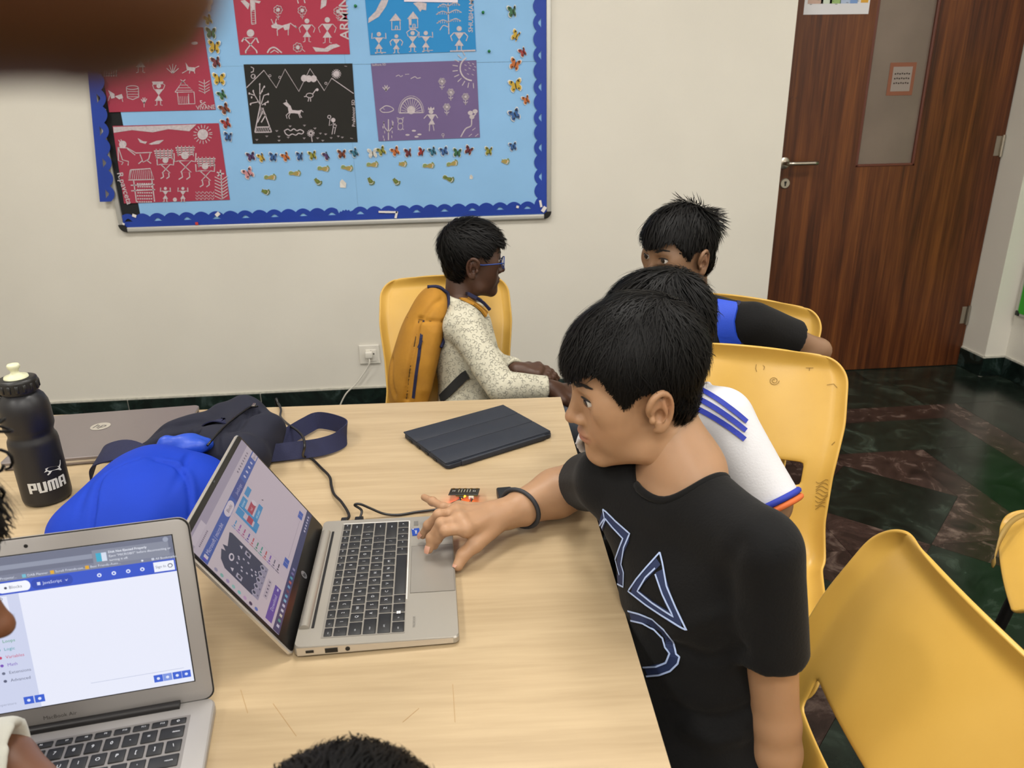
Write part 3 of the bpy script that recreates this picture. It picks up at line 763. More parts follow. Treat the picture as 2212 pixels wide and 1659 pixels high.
def d_purple(k):
    k.ring((1572, 430), 76, 12, 1.6, 4.2, n=14)
    for a in np.arange(1.5, 4.3, .3): k.line([(1572 + 92 * cos(a), 430 + 92 * sin(a)), (1572 + 125 * cos(a), 430 + 125 * sin(a))], 7)
    for (x, y) in ((1530, 410), (1550, 395), (1578, 402), (1530, 440), (1555, 430), (1582, 440), (1545, 465), (1575, 470), (1590, 420), (1560, 412)): k.line([(x - 6, y - 3), (x + 6, y + 3)], 5)
    k.line([(1092, 480), (1110, 472), (1122, 482), (1135, 474)], 5, True); k.line([(1185, 495), (1212, 482), (1225, 492), (1248, 488)], 6, True); k.line([(1150, 468), (1175, 466)], 4)
    for a in (-.9, -.3, .3, .9): k.line([(1030, 570), (1030 + 28 * sin(a), 570 - 36 * cos(a))], 8)
    k.line([(1030, 545), (1030, 575)], 7)
    k.ring((1188, 708), 92, 9, pi, 2 * pi, rx=70, n=18); k.ring((1188, 708), 105, 4, pi, 2 * pi, rx=80, n=18); k.line([(1112, 710), (1265, 708)], 9); k.dot((1188, 692), 26)
    for a in np.arange(3.3, 6.2, .26): k.line([(1188 + 30 * cos(a), 705 + 34 * sin(a)), (1188 + 64 * cos(a), 705 + 84 * sin(a))], 4)
    k.line([(990, 690), (1010, 675), (1030, 665), (1060, 672), (1078, 690), (1050, 705), (1010, 706), (990, 690)], 7, True); k.line([(1010, 680), (1022, 690)], 4)
    for (x, y) in ((1382, 512), (1437, 580), (1530, 608), (1412, 672)):
        k.ring((x, y), 15, 6); k.dot((x, y), 7)
        for a in np.arange(0, 6.2, 1.05): k.ring((x + 15 * cos(a), y + 15 * sin(a)), 8, 4, n=7)
        k.line([(x, y + 18), (x, y + 52)], 7); k.line([(x - 14, y + 30), (x, y + 45), (x + 14, y + 30)], 6)
    k.dot((1313, 702), 15); k.fill([(1293, 690), (1296, 672), (1304, 684), (1312, 670), (1320, 684), (1332, 672), (1334, 690)]); k.fill([(1288, 720), (1342, 718), (1318, 760)]); k.fill([(1318, 745), (1338, 782), (1296, 784)])
    k.lines([[(1290, 720), (1268, 745)], [(1342, 720), (1355, 742)], [(1304, 784), (1302, 825)], [(1325, 784), (1332, 822)]], 7)
    k.line([(1045, 750), (1045, 880)], 9)
    for g in (-1, 1): k.line([(1045, 830), (1045 + g * 25, 800), (1045 + g * 30, 765)], 8)
    for (x, y) in ((1015, 770), (1068, 765), (1010, 800), (1070, 795), (1020, 830), (1068, 830), (1012, 860), (1065, 860), (1018, 880)): k.line([(x, y - 8), (x + 2, y + 8)], 6)
    k.ring((1120, 762), 16, 6); k.ring((1120, 795), 22, 5, rx=16); k.lines([[(1104, 752), (1098, 738), (1112, 745)], [(1136, 752), (1142, 738), (1128, 745)], [(1108, 812), (1104, 816)], [(1134, 812), (1142, 814)]], 6)
    for (x, y) in ((1165, 848), (1205, 822), (1240, 845), (1222, 860)): k.dot((x, y), 6, 14, 8)
    k.line([(1500, 860), (1530, 810), (1565, 790), (1570, 745), (1595, 715)], 10, True)
    for (x, y) in ((1560, 710), (1590, 700), (1570, 735)): k.dot((x, y), 14, 16)
    k.ring((1388, 848), 8, 5); k.line([(1388, 850), (1390, 868)], 5)
    for (x, y) in ((1582, 812), (1560, 850), (1600, 850)): k.line([(x - 10, y + 8), (x + 10, y - 8)], 5)
def d_topleft(k): k.line([(940, 30), (985, 5), (1010, 30), (1045, 5), (1070, 32), (1120, 8), (1150, 30), (1190, 5), (1225, 25)], 8); k.line([(1060, 5), (1075, 32)], 4)
A3H = .303
sheet('red sheet with white painted hut, barrel and walking figures', [(205, 64), (438, 58.4), (466, 237), (236, 242.5)], '#9a3047', 0, d_red_mid, [('5c', 1275, 648, .026, 0.0), ('VIVANE', 1293, 676, .022, 0.03)])
sheet('red sheet with white painted sun, well and figures carrying loads', [(243, 272), (472.5, 266), (496.5, 431.5), (268, 439.5)], '#9a3047', 0, d_red_low, [('R.pavceta', 783, 1185, .034, -1.45)])
sheet('red sheet with white painted bull, flowers and crocodile', [(505, 0), (745, 0), (756, 117), (518.5, 118.5)], '#a33048', 0, d_red_top, [('ARMIN', 2165, 115, .050, 1.52)], A3H)
sheet('bright blue sheet with white painted huts and dancing figures', [(790, 0), (1020, 0), (1028.5, 110.5), (800, 118.5)], '#2484c4', 480, d_blue, [('SHUBHAM.S', 1566, 85, .026, 1.50)], A3H)
sheet('black sheet with white painted mountains, tree and horse', [(526, 139), (761, 137), (772.5, 307), (546, 310.5)], '#15130f', 480, d_black, [('Prabhnoor 5D', 826, 712, .018, 1.5)])
sheet('purple sheet with white painted sun, hut and crowned figure', [(801, 137), (1029, 130), (1037, 297), (818, 305)], '#6a5a86', 480, d_purple, [('Sadhana 5D', 985, 407, .012, .02)])
sheet('red sheet with a white painted zigzag line, topmost in its column', [(190, 0), (425, 0), (429.5, 17), (205, 27)], '#9a3047', 0, d_topleft, (), A3H)
q0 = gy(873, 3.5, PZ - .003); q1 = gy(989, 5.5, PZ - .003); c = (q0 + q1) / 2
o = mesh('heading_card', [q0 - c, q1 - c, q1 - c + np.array([0, 0, .06]), q0 - c + np.array([0, 0, .06])], [(0, 1, 2, 3)], mat('card_pale', '#dcd3e2', .7)); o.location = c
o.modifiers.new('t', 'SOLIDIFY').thickness = .001; tag(o, 'pale blank card above the bright blue drawing', 'card')

# ---- paper cut-outs ----
m_cut = mat('cutout_white', '#d9d6d0', .7)
m_body = mat('cutout_body', '#17130f', .6)
WINGS = {'purple': '#4b2a63', 'yellow': '#c9a62e', 'blue': '#2d5f9e', 'orange': '#c0682a', 'olive': '#8f8f2e', 'maroon': '#6e2430', 'red': '#9c2a2a', 'teal': '#1f6d8a', 'green': '#2d6a45', 'pink': '#c98a92', 'brown': '#7a3a24', 'white': '#d0cfca'}
def wing_poly(open_): return ([(0, .1), (.25, .75), (.75, 1.0), (1.0, .85), (.95, .45), (.6, .08), (.85, -.2), (.8, -.6), (.5, -.85), (.2, -.55), (0, -.1)])
def flat(poly, y): return [(x, y, z) for x, z in poly]
SEEN = {}
def butterfly(px, py, colname, size, ang, fold, where, grp='paper butterflies on the notice board'):
    o = gy(px, py, PYF - .0025)
    lab = f'{colname} paper butterfly {where}'
    t = thing('paper_butterfly', lab, 'cut-out', o, 0, grp)
    t.rotation_euler = (0, ang, 0)
    w = np.array(wing_poly(1)) * size
    L_ = w * np.array([-1, 1]); Rr = w * np.array([fold, 1])
    out = MB()
    for P, g in ((L_, -1), (Rr, 1)):
        E = P * 1.12; v = [(0, 0, 0)] + [(x, -.0015 - .004 * abs(x) / size * .5, z) for x, z in E]
        out.add(v, [(0, i, i + 1) for i in range(1, len(E))])
    ob = out.obj('backing', m_cut, t)
    mw = mat('wing_' + colname, WINGS[colname], .55, var=.35, vscale=220)
    for P in (L_, Rr):
        v = [(0, -.003, 0)] + [(x, -.003 - .004 * abs(x) / size * .5, z) for x, z in P * .97]
        ow = MB().add(v, [(0, i, i + 1) for i in range(1, len(P))]).obj('wing', mw, t)
        sp = MB()
        for (a, bb, rr) in ((.72, .72, .16), (.55, -.45, .13), (.85, .55, .08)):
            sp.add([(P[2][0] / size * a * size + rr * size * cos(q), -.0068, bb * size + rr * size * sin(q)) for q in np.arange(0, 6.2, .9)], [tuple(range(7))])
        sp.obj('wing_spots', m_body if colname != 'white' else mw, ow)['kind'] = 'stuff'
    MB().tube([(0, -.004, -.5 * size), (0, -.005, .1 * size), (0, -.004, .5 * size)], [.03 * size, .08 * size, .05 * size], 6).obj('body', m_body, t)
Z2 = 2.9105
row = 'in the row below the black and purple drawings'
ROWB = ((185, 985, 'purple', .8), (255, 990, 'yellow', .35), (325, 990, 'blue', .7), (405, 985, 'orange', .6), (495, 985, 'blue', .45), (573, 978, 'olive', .7), (665, 978, 'purple', .1), (755, 970, 'brown', .8), (838, 960, 'teal', .6), (1005, 950, 'olive', .8), (1092, 952, 'orange', .8), (1175, 962, 'maroon', .5), (1258, 960, 'red', .3), (1328, 952, 'teal', .6), (1398, 952, 'blue', .8), (1480, 962, 'green', .8), (1552, 948, 'maroon', .7), (1680, 952, 'olive', .6))
ROWB = tuple(sorted(ROWB + ((947, 965, 'white', .9),)))
def between(seq, i, tail):
    if i == 0: return f'beside the {seq[1]} one, ending the {tail}'
    if i == len(seq) - 1: return f'beside the {seq[i - 1]} one, ending the {tail}'
    return f'between {seq[i - 1]} and {seq[i + 1]} ones in the {tail}'
for i, (x, y, cn, fo) in enumerate(ROWB):
    butterfly(480 + x / Z2, y / Z2, cn, .0195, random.uniform(-.5, .5), fo, between([q[2] for q in ROWB], i, 'row below the drawings'))
butterfly(480 + 168 / Z2, 1090 / Z2, 'pink', .023, -.4, .9, 'below the purple one at the end of the row')
rcol = 'in the column beside the right-hand border'
RC_ = ((1830, 75, 'green', .5, .023), (1850, 230, 'yellow', .4, .022), (1895, 328, 'red', .5, .019), (1842, 408, 'orange', .8, .024), (1845, 540, 'yellow', 1.0, .026), (1915, 628, 'orange', .6, .019), (1842, 722, 'blue', .8, .025), (1832, 922, 'blue', .7, .019))
for i, (x, y, cn, fo, s) in enumerate(RC_): butterfly(480 + x / Z2, y / Z2, cn, s, random.uniform(-.5, .5), fo, between([q[2] for q in RC_], i, 'column beside the border'))
LC_ = ((1300, 32, 'white', .8, .022), (1313, 123, 'olive', .6, .019), (1330, 210, 'green', .8, .022), (1352, 298, 'yellow', .8, .025), (1365, 393, 'maroon', .6, .022), (1380, 500, 'yellow', 1.0, .024), (1403, 597, 'green', .6, .020), (1418, 685, 'brown', .8, .022), (1428, 777, 'red', .7, .021), (1440, 863, 'blue', .6, .020))
for i, (x, y, cn, fo, s) in enumerate(LC_): butterfly(x / Z2, y / Z2, cn, s, random.uniform(-.5, .5), fo, between([q[2] for q in LC_], i, 'column by the red sheets'))
m_foot = mat('footprint_colours', '#b5833c', .6, var=.6, vscale=90, col2='#3c8a5c')
m_foot2 = mat('footprint_olive', '#77842f', .6, var=.6, vscale=160, col2='#3a4a2a')
def footprint(px, py, ang, half, m, lab, grp):
    o = gy(px, py, PYF - .0025); t = thing('paper_footprint', lab, 'cut-out', o, 0, grp); t.rotation_euler = (0, ang, 0)
    sole = [(-.022, -.003), (-.020, .005), (-.012, .0080), (-.002, .0050), (.008, .0100), (.016, .0110), (.020, .004), (.017, -.007), (.008, -.0085), (-.004, -.0060), (-.014, -.0085), (-.020, -.0075)]
    if half: sole = [(max(x, -.006), z) for x, z in sole]
    n = len(sole)
    MB().add([(x * 1.10 + .001, -.001, z * 1.18) for x, z in sole], [tuple(range(n))[::-1]]).obj('backing', m_cut, t)
    MB().add([(x, -.002, z) for x, z in sole], [tuple(range(n))[::-1]]).obj('sole', m, t)
    for k in range(5):
        a, r = 1.15 - k * .52, .0040 - k * .0004
        c = (.014 + .0120 * cos(a), .002 + .0125 * sin(a))
        MB().add([(c[0] + r * cos(q), -.002, c[1] + r * sin(q)) for q in np.arange(0, 6.2, .9)], [tuple(range(7))]).obj('toe', m, t)
def under(x):
    q = sorted(ROWB, key=lambda r: abs(r[0] - x))[:2]; q.sort(); return f'the {q[0][2]} and {q[1][2]} butterflies'
for x, y, a, hf in ((297, 1115, .1, 0), (452, 1090, .15, 0), (632, 1060, .2, 0), (780, 1055, .3, 0), (940, 1035, .1, 0), (1120, 1030, .2, 1), (1293, 1042, .1, 0), (1442, 1030, -.1, 0), (1765, 1012, .3, 1)):
    footprint(480 + x / Z2, y / Z2, a, hf, m_foot, 'multicoloured paper footprint below ' + under(x), 'multicoloured paper footprints')
for x, y, a, hf in ((590, 1130, 1.0, 1), (925, 1125, 1.2, 1), (1083, 1130, 1.0, 1), (1418, 1122, .5, 0), (258, 1200, .5, 1)):
    footprint(480 + x / Z2, y / Z2, a, hf, m_foot2, 'olive green paper footprint well below ' + under(x), 'olive paper footprints')
for x, y, w in ((758, 1155, .022), (1565, 1112, .012)):
    o = gy(480 + x / Z2, y / Z2, PYF - .003)
    tag(MB().add([(-w * .6, 0, -w * .7), (w * .5, 0, -w * .8), (w * .7, -.004, .1 * w), (0, -.006, w * .9), (-w * .5, -.002, w * .4)], [(0, 1, 2, 3, 4)]).obj('paper_scrap', m_cut), 'curled white paper scrap well below ' + under(x), 'paper scrap', 'white paper scraps').location = o
# ---- posters on door, green board ----
pc = gy(1808, 31, DY - .0015)
t = thing('door_poster', 'white printed poster with coloured chart taped on the door', 'poster', (float(pc[0]) - .005, DY - .0012, 1.685))
MB().box((-.0, 0, .105), (.298, .001, .21), R3(0, 0.0, 0)).obj('paper', mat('poster_paper', '#cfcfd4', .6), t)
for (x, w, cc) in ((-.10, .07, '#b79a8d'), (-.05, .05, '#c4cfc0'), (-.01, .05, '#8fae6c'), (.035, .045, '#a5b4cf'), (.075, .035, '#6f90c4'), (.124, .034, '#c9962e')):
    MB().box((x, -.0008, .065 + (.02 if x < .1 else .03)), (w, .0006, .085 if x < .1 else .10)).obj('colour_block', mat('blk' + cc[1:], cc, .6), t)
b = MB()
for k in range(14): b.box((-.12 + .0165 * k, -.0013, .04 + .006 * (k * 5 % 7)), (.010, .0005, .0016))
b.obj('print_lines', m_ink, t)['kind'] = 'stuff'
nc = [gy(1928, 136, DY + .011), gy(1983, 132, DY + .011), gy(1975, 207, DY + .011), gy(1917, 207, DY + .011)]
t = thing('window_notice', 'small notice with orange border on the door glass', 'notice', (2.115, DY + .012, 1.345))
MB().box((0, 0, .07), (.125, .001, .14)).obj('border', mat('notice_orange', '#7d4a34', .5), t)
MB().box((0, -.001, .07), (.092, .001, .105)).obj('paper', mat('notice_paper', '#8a7e77', .5), t)
b = MB()
for z in (.092, .072, .052):
    for k in range(7): b.box((-.033 + k * .011, -.0018, z + .0015 * (k % 2)), (.007, .0006, .006))
b.obj('print_lines', m_ink, t)['kind'] = 'stuff'
g0 = gx(2197, 680, RX - .01)
t = thing('green_board', 'bright green paper board with grey rim on side wall', 'notice board', (RX, g0[1] - .3, g0[2]))
MB().box((-.010, 0, .6), (.020, .6, 1.2), None, .003, 1).obj('frame', m_alu, t)
MB().box((-.0215, 0, .6), (.003, .57, 1.17)).obj('paper', mat('bright_green_paper', '#2c9a1e', .6, world=True), t)
for sy in (-1, 1):
    for z in (.012, 1.188): MB().box((-.012, sy * .288, z), (.026, .026, .026), None, .005, 2).obj('corner_cap', m_dark, t)
# ---- socket, plug and white cable ----
s0 = gy(775, 745); s1 = gy(818, 784); sc_ = (s0 + s1) / 2
m_wplast = mat('white_plastic', '#d6d2c8', .4)
t = thing('wall_socket', 'white electrical socket plate low on the cream wall', 'socket', (sc_[0] + .004, WY, s1[2]))
MB().box((0, -.005, .046), (.095, .010, .092), None, .004, 2).obj('plate', m_wplast, t)
MB().box((.008, -.011, .042), (.05, .004, .058), None, .002, 1).obj('socket_module', mat('module_white', '#dedad0', .35), t)
b = MB()
for (x, z) in ((.008, .064), (-.004, .05), (.02, .05)): b.tube([(x, -.0128, z), (x, -.0136, z)], .0035, 8)
b.obj('socket_holes', m_dark, t)['kind'] = 'stuff'
pg = gy(797, 768, WY - .03)
t = thing('plug', 'white moulded plug pushed into the wall socket with its cable', 'plug', (float(pg[0]), WY - .016, float(pg[2])))
MB().box((0, -.012, .003), (.036, .024, .034), None, .007, 3).obj('plug_body', m_wplast, t, True)
cb = [(0, -.018, -.012), (0, -.022, -.035)]
for (px, py) in ((790, 800), (768, 830), (748, 850), (735, 875), (727, 900)): q = gy(px, py, WY - .03); cb.append(tuple(np.array(q) - np.array(t.location)))
cb.append((cb[-1][0] - .01, cb[-1][1] - .01, .006 - float(pg[2]))); cb.append((cb[-1][0] - .25, cb[-1][1] - .05, .006 - float(pg[2])))
MB().tube(catmull(cb, 6), .0032, 8).obj('cable', m_wplast, t, True)
# ------------------------------------------------------------------ table
def wood_table():
    m = bpy.data.materials.new('pale_laminate'); m.use_nodes = True; nt = m.node_tree; N = nt.nodes; L = nt.links; p = N['Principled BSDF']
    t = N.new('ShaderNodeTexCoord'); mp = N.new('ShaderNodeMapping'); mp.inputs['Scale'].default_value = (.07, 1, 1)
    L.new(t.outputs['Object'], mp.inputs['Vector'])
    n1 = N.new('ShaderNodeTexNoise'); n1.inputs['Scale'].default_value = 34; n1.inputs['Detail'].default_value = 6; n1.inputs['Distortion'].default_value = .6
    n2 = N.new('ShaderNodeTexNoise'); n2.inputs['Scale'].default_value = 130; n2.inputs['Detail'].default_value = 3
    L.new(mp.outputs['Vector'], n1.inputs['Vector']); L.new(mp.outputs['Vector'], n2.inputs['Vector'])
    mx = N.new('ShaderNodeMath'); mx.operation = 'MULTIPLY_ADD'; mx.inputs[1].default_value = .5; L.new(n2.outputs['Fac'], mx.inputs[0]); L.new(n1.outputs['Fac'], mx.inputs[2])
    r = N.new('ShaderNodeValToRGB'); e = r.color_ramp.elements; e[0].position = .5; e[0].color = (*lin('#a18c6c'), 1); e[1].position = .95; e[1].color = (*lin('#b29d7c'), 1)
    L.new(mx.outputs[0], r.inputs['Fac']); L.new(r.outputs['Color'], p.inputs['Base Color']); p.inputs['Roughness'].default_value = .38
    MATS['pale_laminate'] = m; return m
m_lam = wood_table()
m_edge = mat('dark_edge_band', '#3a2013', .45)
m_black_metal = mat('black_powder_coat', '#0d0d0e', .45)
TL, TD, TT = 1.9, 1.19, .025
tfr = gz(1211, 857.5)                               # far right corner of the top
table = thing('work_table', 'long pale wood laminate table with dark edge band', 'table', (tfr[0], tfr[1], 0), math.radians(-2.3))
MB().box((-TL / 2, -TD / 2, TZ - .0015), (TL, TD, .003)).obj('tabletop', m_lam, table)
MB().box((-TL / 2, -TD / 2, TZ - .003 - (TT - .003) / 2), (TL, TD, TT - .003), None, .002, 1).obj('edge_band', m_edge, table)
for (x, y) in ((-.10, -.10), (-TL + .1, -.10), (-.10, -TD + .12), (-TL + .1, -TD + .12)):
    MB().box((x, y, (TZ - TT) / 2), (.04, .04, TZ - TT), None, .004, 1).obj('leg', m_black_metal, table)
b = MB()
b.box((-TL / 2, -.10, TZ - TT - .02), (TL - .24, .02, .04)); b.box((-TL / 2, -TD + .12, TZ - TT - .02), (TL - .24, .02, .04))
b.obj('rail', m_black_metal, table)
b = MB()
for (p0, p1) in (((978, 1478), (983, 1560)), ((590, 1520), (640, 1590)), ((870, 1560), (905, 1530)), ((520, 1490), (535, 1540))):
    a = gz(*p0, TZ + .0001); c = gz(*p1, TZ + .0001); b.add(*strip([a, c], .0006, .0002, (0, 0, 1)))
Mi = Matrix.Rotation(math.radians(2.3), 4, 'Z') @ Matrix.Translation(-Vector((tfr[0], tfr[1], 0)))
mesh('scratch', [tuple(Mi @ Vector(q)) for q in b.v], b.f, mat('scratch', '#9a7b4e', .6), table)['kind'] = 'stuff'

# ------------------------------------------------------------------ laptops
m_silver = mat('silver_aluminium', '#a7a299', .42, metal=.55, bump=.02, bscale=500)
m_silver2 = mat('silver_bright_edge', '#c9c4bd', .3, metal=.7)
m_mac = mat('mac_aluminium', '#a09d9b', .45, metal=.3, bump=.02, bscale=500)
m_grey = mat('dark_silver_lid', '#857d7c', .42, metal=.5, bump=.02, bscale=400)
m_key = mat('key_black', '#17181b', .5)
m_well = mat('key_well', '#101114', .6)
m_wellhp = mat('key_well_silver', '#8d8982', .5, metal=.5)
m_legend = mat('key_legend', '#b9bcc2', .5)
m_bezel = mat('screen_bezel', '#0b0b0c', .3)
m_port = mat('port_black', '#08080a', .5)
_em = {}
def em(col, s=.55):
    k = (col, s)
    if k not in _em:
        c = lin(col); m = bpy.data.materials.new('screen_' + col.strip('#')); m.use_nodes = True; p = m.node_tree.nodes['Principled BSDF']
        p.inputs['Base Color'].default_value = (.01, .01, .012, 1); p.inputs['Roughness'].default_value = .35
        p.inputs['Emission Color'].default_value = (*c, 1); p.inputs['Emission Strength'].default_value = s; _em[k] = m
    return _em[k]
class Screen:
    """flat pixels of a lit screen: u 0..1 left to right, w 0..1 top to bottom; every colour is one thin layer"""
    def __init__(s, W, H, M, parent, strength): s.W, s.H, s.M, s.par, s.st, s.n = W, H, M, parent, strength, 0; s.layers = {}
    def P(s, u, w, z): return tuple(s.M @ Vector(((u - .5) * s.W, (.5 - w) * s.H, z)))
    def _b(s, col, lv): return s.layers.setdefault((lv, col), MB())
    def rect(s, u0, w0, u1, w1, col, lv=1):
        z = .00025 * lv; s._b(col, lv).add([s.P(u0, w1, z), s.P(u1, w1, z), s.P(u1, w0, z), s.P(u0, w0, z)], [(0, 1, 2, 3)]); return s
    def poly(s, pts, col, lv=1):
        z = .00025 * lv; s._b(col, lv).add([s.P(u, w, z) for u, w in pts], [tuple(range(len(pts)))[::-1]]); return s
    def disc(s, u, w, r, col, lv=1, n=16, rr=0):
        pts = [(u + r * cos(a), w + r * s.W / s.H * sin(a)) for a in np.linspace(0, 2 * pi, n, endpoint=False)]
        return s.poly(pts, col, lv)
    def ringd(s, u, w, r, col, bg, lv=1): s.disc(u, w, r, col, lv); return s.disc(u, w, r * .68, bg, lv + 1)
    def text(s, t, u, w, size, col, lv=2, align='LEFT', bold=0):
        v, f = text(t, size, align, bold); z = .00025 * lv
        s._b(col, lv).add([tuple(s.M @ Vector((q[0] + (u - .5) * s.W, q[1] + (.5 - w) * s.H, z))) for q in v], f); return s
    def done(s, name='screen_content'):
        v = []; f = []; mi = []; ms = []
        for (lv, col), b in sorted(s.layers.items()):
            m = em(col, s.st)
            if m not in ms: ms.append(m)
            f += [tuple(i + len(v) for i in q) for q in b.f]; mi += [ms.index(m)] * len(b.f); v += b.v
        o = mesh(name, v, f, None, s.par, mats=ms, midx=mi); o['kind'] = 'stuff'; o['label'] = 'lit screen image'

def slab(W, D, z0, z1f, z1b, rad=.010, seg=5, inset=0.0):
    """rounded-corner slab, front edge height z1f, back edge height z1b"""
    pts = []
    for cx, cy, a0 in ((W / 2 - rad, D / 2 - rad, 0), (-W / 2 + rad, D / 2 - rad, 90), (-W / 2 + rad, -D / 2 + rad, 180), (W / 2 - rad, -D / 2 + rad, 270)):
        for k in range(seg + 1):
            a = math.radians(a0 + 90 * k / seg); pts.append((cx + rad * cos(a), cy + rad * sin(a)))
    n = len(pts); v = []
    def zt(y): return z1f + (z1b - z1f) * (y / D + .5)
    for sc, zz in ((.985, 0), (1, .18), (1, .82), (.99, 1.0)):
        for x, y in pts: v.append((x * sc, y * sc, z0 + (zt(y) - z0) * zz))
    f = [tuple(range(n - 1, -1, -1)), tuple(3 * n + i for i in range(n))]
    for r in range(3): f += [(r * n + i, r * n + (i + 1) % n, (r + 1) * n + (i + 1) % n, (r + 1) * n + i) for i in range(n)]
    return v, f
KC = {}
def keycap(w, d, h, parent, loc, m, tilt=0.0):
    k = (round(w, 4), round(d, 4), m.name)
    if k not in KC:
        me = MB().box((0, 0, 0), (w, d, h), None, .0011, 2).obj('key', m, None, True, sharp=50); KC[k] = me.data; bpy.data.objects.remove(me)
    o = share('key', KC[k], parent, loc); o.rotation_euler = (tilt, 0, 0); return o
def keyboard(parent, rows, x0, y0, total, pitch, zfun, kh, gap, m_k, tilt, leg_m, lsize):
    """rows: list of (row depth, [(width units, legend)...]); x0 left, y0 back edge; widths scaled so each row fills total"""
    lg = MB(); y = y0
    for depth, keys in rows:
        su = sum(w for w, _ in keys); x = x0
        for w, s in keys:
            kw = w / su * total
            if s is not None:
                cx, cy = x + kw / 2, y - depth / 2; z = zfun(cy)
                keycap(kw - gap, depth - gap, kh, parent, (cx, cy, z + kh / 2 - .0004), m_k, tilt)
                if s:
                    sz = lsize if len(s) == 1 else lsize * .52
                    tv, tf = text(s, sz); ox = cx if len(s) == 1 else cx + (kw - gap) * (.18 if x > x0 + total / 2 else -.18)
                    oy = cy if depth > pitch * .7 else cy
                    lg.add(np.array(tv) + np.array([ox, oy, z + kh + .0002]), tf)
            x += kw
        y -= depth
    lg.obj('key_legends', leg_m, parent)['kind'] = 'stuff'

# --- open silver laptop facing the boy ---
HW, HD = .3076, .2100
hp = thing('open_laptop', 'open silver laptop turned towards the boy in the black T-shirt', 'laptop', (-.1165, .946, TZ), math.radians(91.0))
base = mesh('base', *slab(HW, HD, .0015, .0125, .0175, .008), m_silver, hp, True, sharp=35)
zt = lambda y: .0125 + (.0175 - .0125) * (y / HD + .5) + .0002
til = math.atan((.0175 - .0125) / HD)
for sx in (-1, 1):   # bright chamfer along both sides
    b = MB(); b.add([(sx * (HW / 2 + .0002), -HD / 2 + .008, .004), (sx * (HW / 2 + .0002), HD / 2 - .004, .004), (sx * (HW / 2 + .0002), HD / 2 - .004, .0160), (sx * (HW / 2 + .0002), -HD / 2 + .008, .0115)], [(0, 1, 2, 3)]); b.obj('side_trim', m_silver2, hp)
KX, KY = -.1385, .0705
b = MB(); b.box((0, .0705 - .0515, zt(.0705 - .0515) + .00005), (.279, .107, .0006), R3(til, 0, 0)); b.obj('keyboard_deck', m_wellhp, hp)
b = MB(); b.box((.035, -.0355, zt(-.0355) + .0004), (.208, .0016, .0008)); b.box((.1395, .018, zt(.018) + .0004), (.0016, .107, .0008), R3(til, 0, 0)); b.obj('keyboard_trim', mat('bright_trim', '#e8e6e2', .25, metal=.3), hp)
hp_rows = [(.0125, [(1, x) for x in ('esc', 'f1', 'f2', 'f3', 'f4', 'f5', 'f6', 'f7', 'f8', 'f9', 'f10', 'f11', 'f12', 'prt', 'del')]),
           (.0187, [(1, x) for x in '`1234567890-='] + [(1.9, 'back')]),
           (.0187, [(1.45, 'tab')] + [(1, x) for x in 'QWERTYUIOP[]'] + [(1.45, '\\')]),
           (.0187, [(1.75, 'caps')] + [(1, x) for x in "ASDFGHJKL;'"] + [(2.15, 'enter')]),
           (.0187, [(2.25, 'shift')] + [(1, x) for x in 'ZXCVBNM,./'] + [(2.65, 'shift')]),
           (.0180, [(1.2, 'ctrl'), (1, 'fn'), (1.05, ''), (1.05, 'alt'), (5.3, ''), (1.05, 'alt'), (1.05, 'ctrl'), (1, '<'), (1, 'v'), (1, '>')])]
keyboard(hp, hp_rows, KX, KY, .277, .0187, zt, .0016, .0022, m_key, til, m_legend, .0062)
b = MB()
for dx in (-.0014, .0014):
    for dy in (-.0014, .0014): b.box((KX + .0395 + dx, KY - .0961 + dy, zt(-.026) + .0022), (.0024, .0024, .0003))
b.obj('window_key_mark', mat('key_mark_white', '#e6e6e6', .5), hp)
tp = MB(); tp.box((.004, -.0715, zt(-.0715) + .00015), (.118, .062, .0006), R3(til, 0, 0)); o = tp.obj('trackpad', mat('trackpad_silver', '#9b968e', .38, metal=.5), hp)
b = MB()
for (cx, cy, sx, sy) in ((.004, -.0402, .119, .0007), (.004, -.1028, .119, .0007), (-.0553, -.0715, .0007, .062), (.0633, -.0715, .0007, .062)): b.box((cx, cy, zt(cy) + .0003), (sx, sy, .0006), R3(til, 0, 0))
b.obj('trackpad_edge', mat('trackpad_edge', '#8a867f', .3, metal=.6), hp)
MB().box((.131, -.046, zt(-.046) + .0003), (.013, .007, .0006)).obj('fingerprint_reader', mat('fp_reader', '#8b8780', .3, metal=.5), hp)
s = MB().box((.1045, -.046, zt(-.046) + .0003), (.021, .0125, .0006), R3(0, 0, .1)).obj('blue_sticker', mat('sticker_blue', '#143f9a', .35), hp)
tv, tf = text('intel', .0062); MB().add(np.array(tv) @ R3(0, 0, .1).T + np.array([.1035, -.046, zt(-.046) + .0008]), tf).box((.1125, -.0415, zt(-.046) + .0008), (.002, .002, .0003)).obj('sticker_print', mat('print_white', '#dddddd', .5), s)
tv, tf = text('PROBOOK', .0048); MB().add(np.array(tv) + np.array([-.118, -.0465, zt(-.0465) + .0003]), tf).obj('model_print', mat('print_grey', '#7d7a74', .4), hp)
for (y, w, h_, z) in ((.085, .010, .0035, .0095), (.058, .016, .0065, .0090)):
    MB().box((-HW / 2 - .0003, y, z), (.0012, w, h_)).obj('port', m_port, hp)
MB().tube([(-HW / 2 + .001, .0375, .0092), (-HW / 2 - .0009, .0375, .0092)], .0030, 14).obj('audio_jack', m_port, hp)
# hinge barrel and lid
MB().tube([(-.118, .0965, .0155), (.118, .0965, .0155)], .0075, 14).obj('hinge', m_silver, hp, True, sharp=60)
MB().box((0, .0855, .0178), (.236, .0035, .0006)).obj('hinge_slot', m_port, hp)
LA = math.radians(32.5); LH = .2095
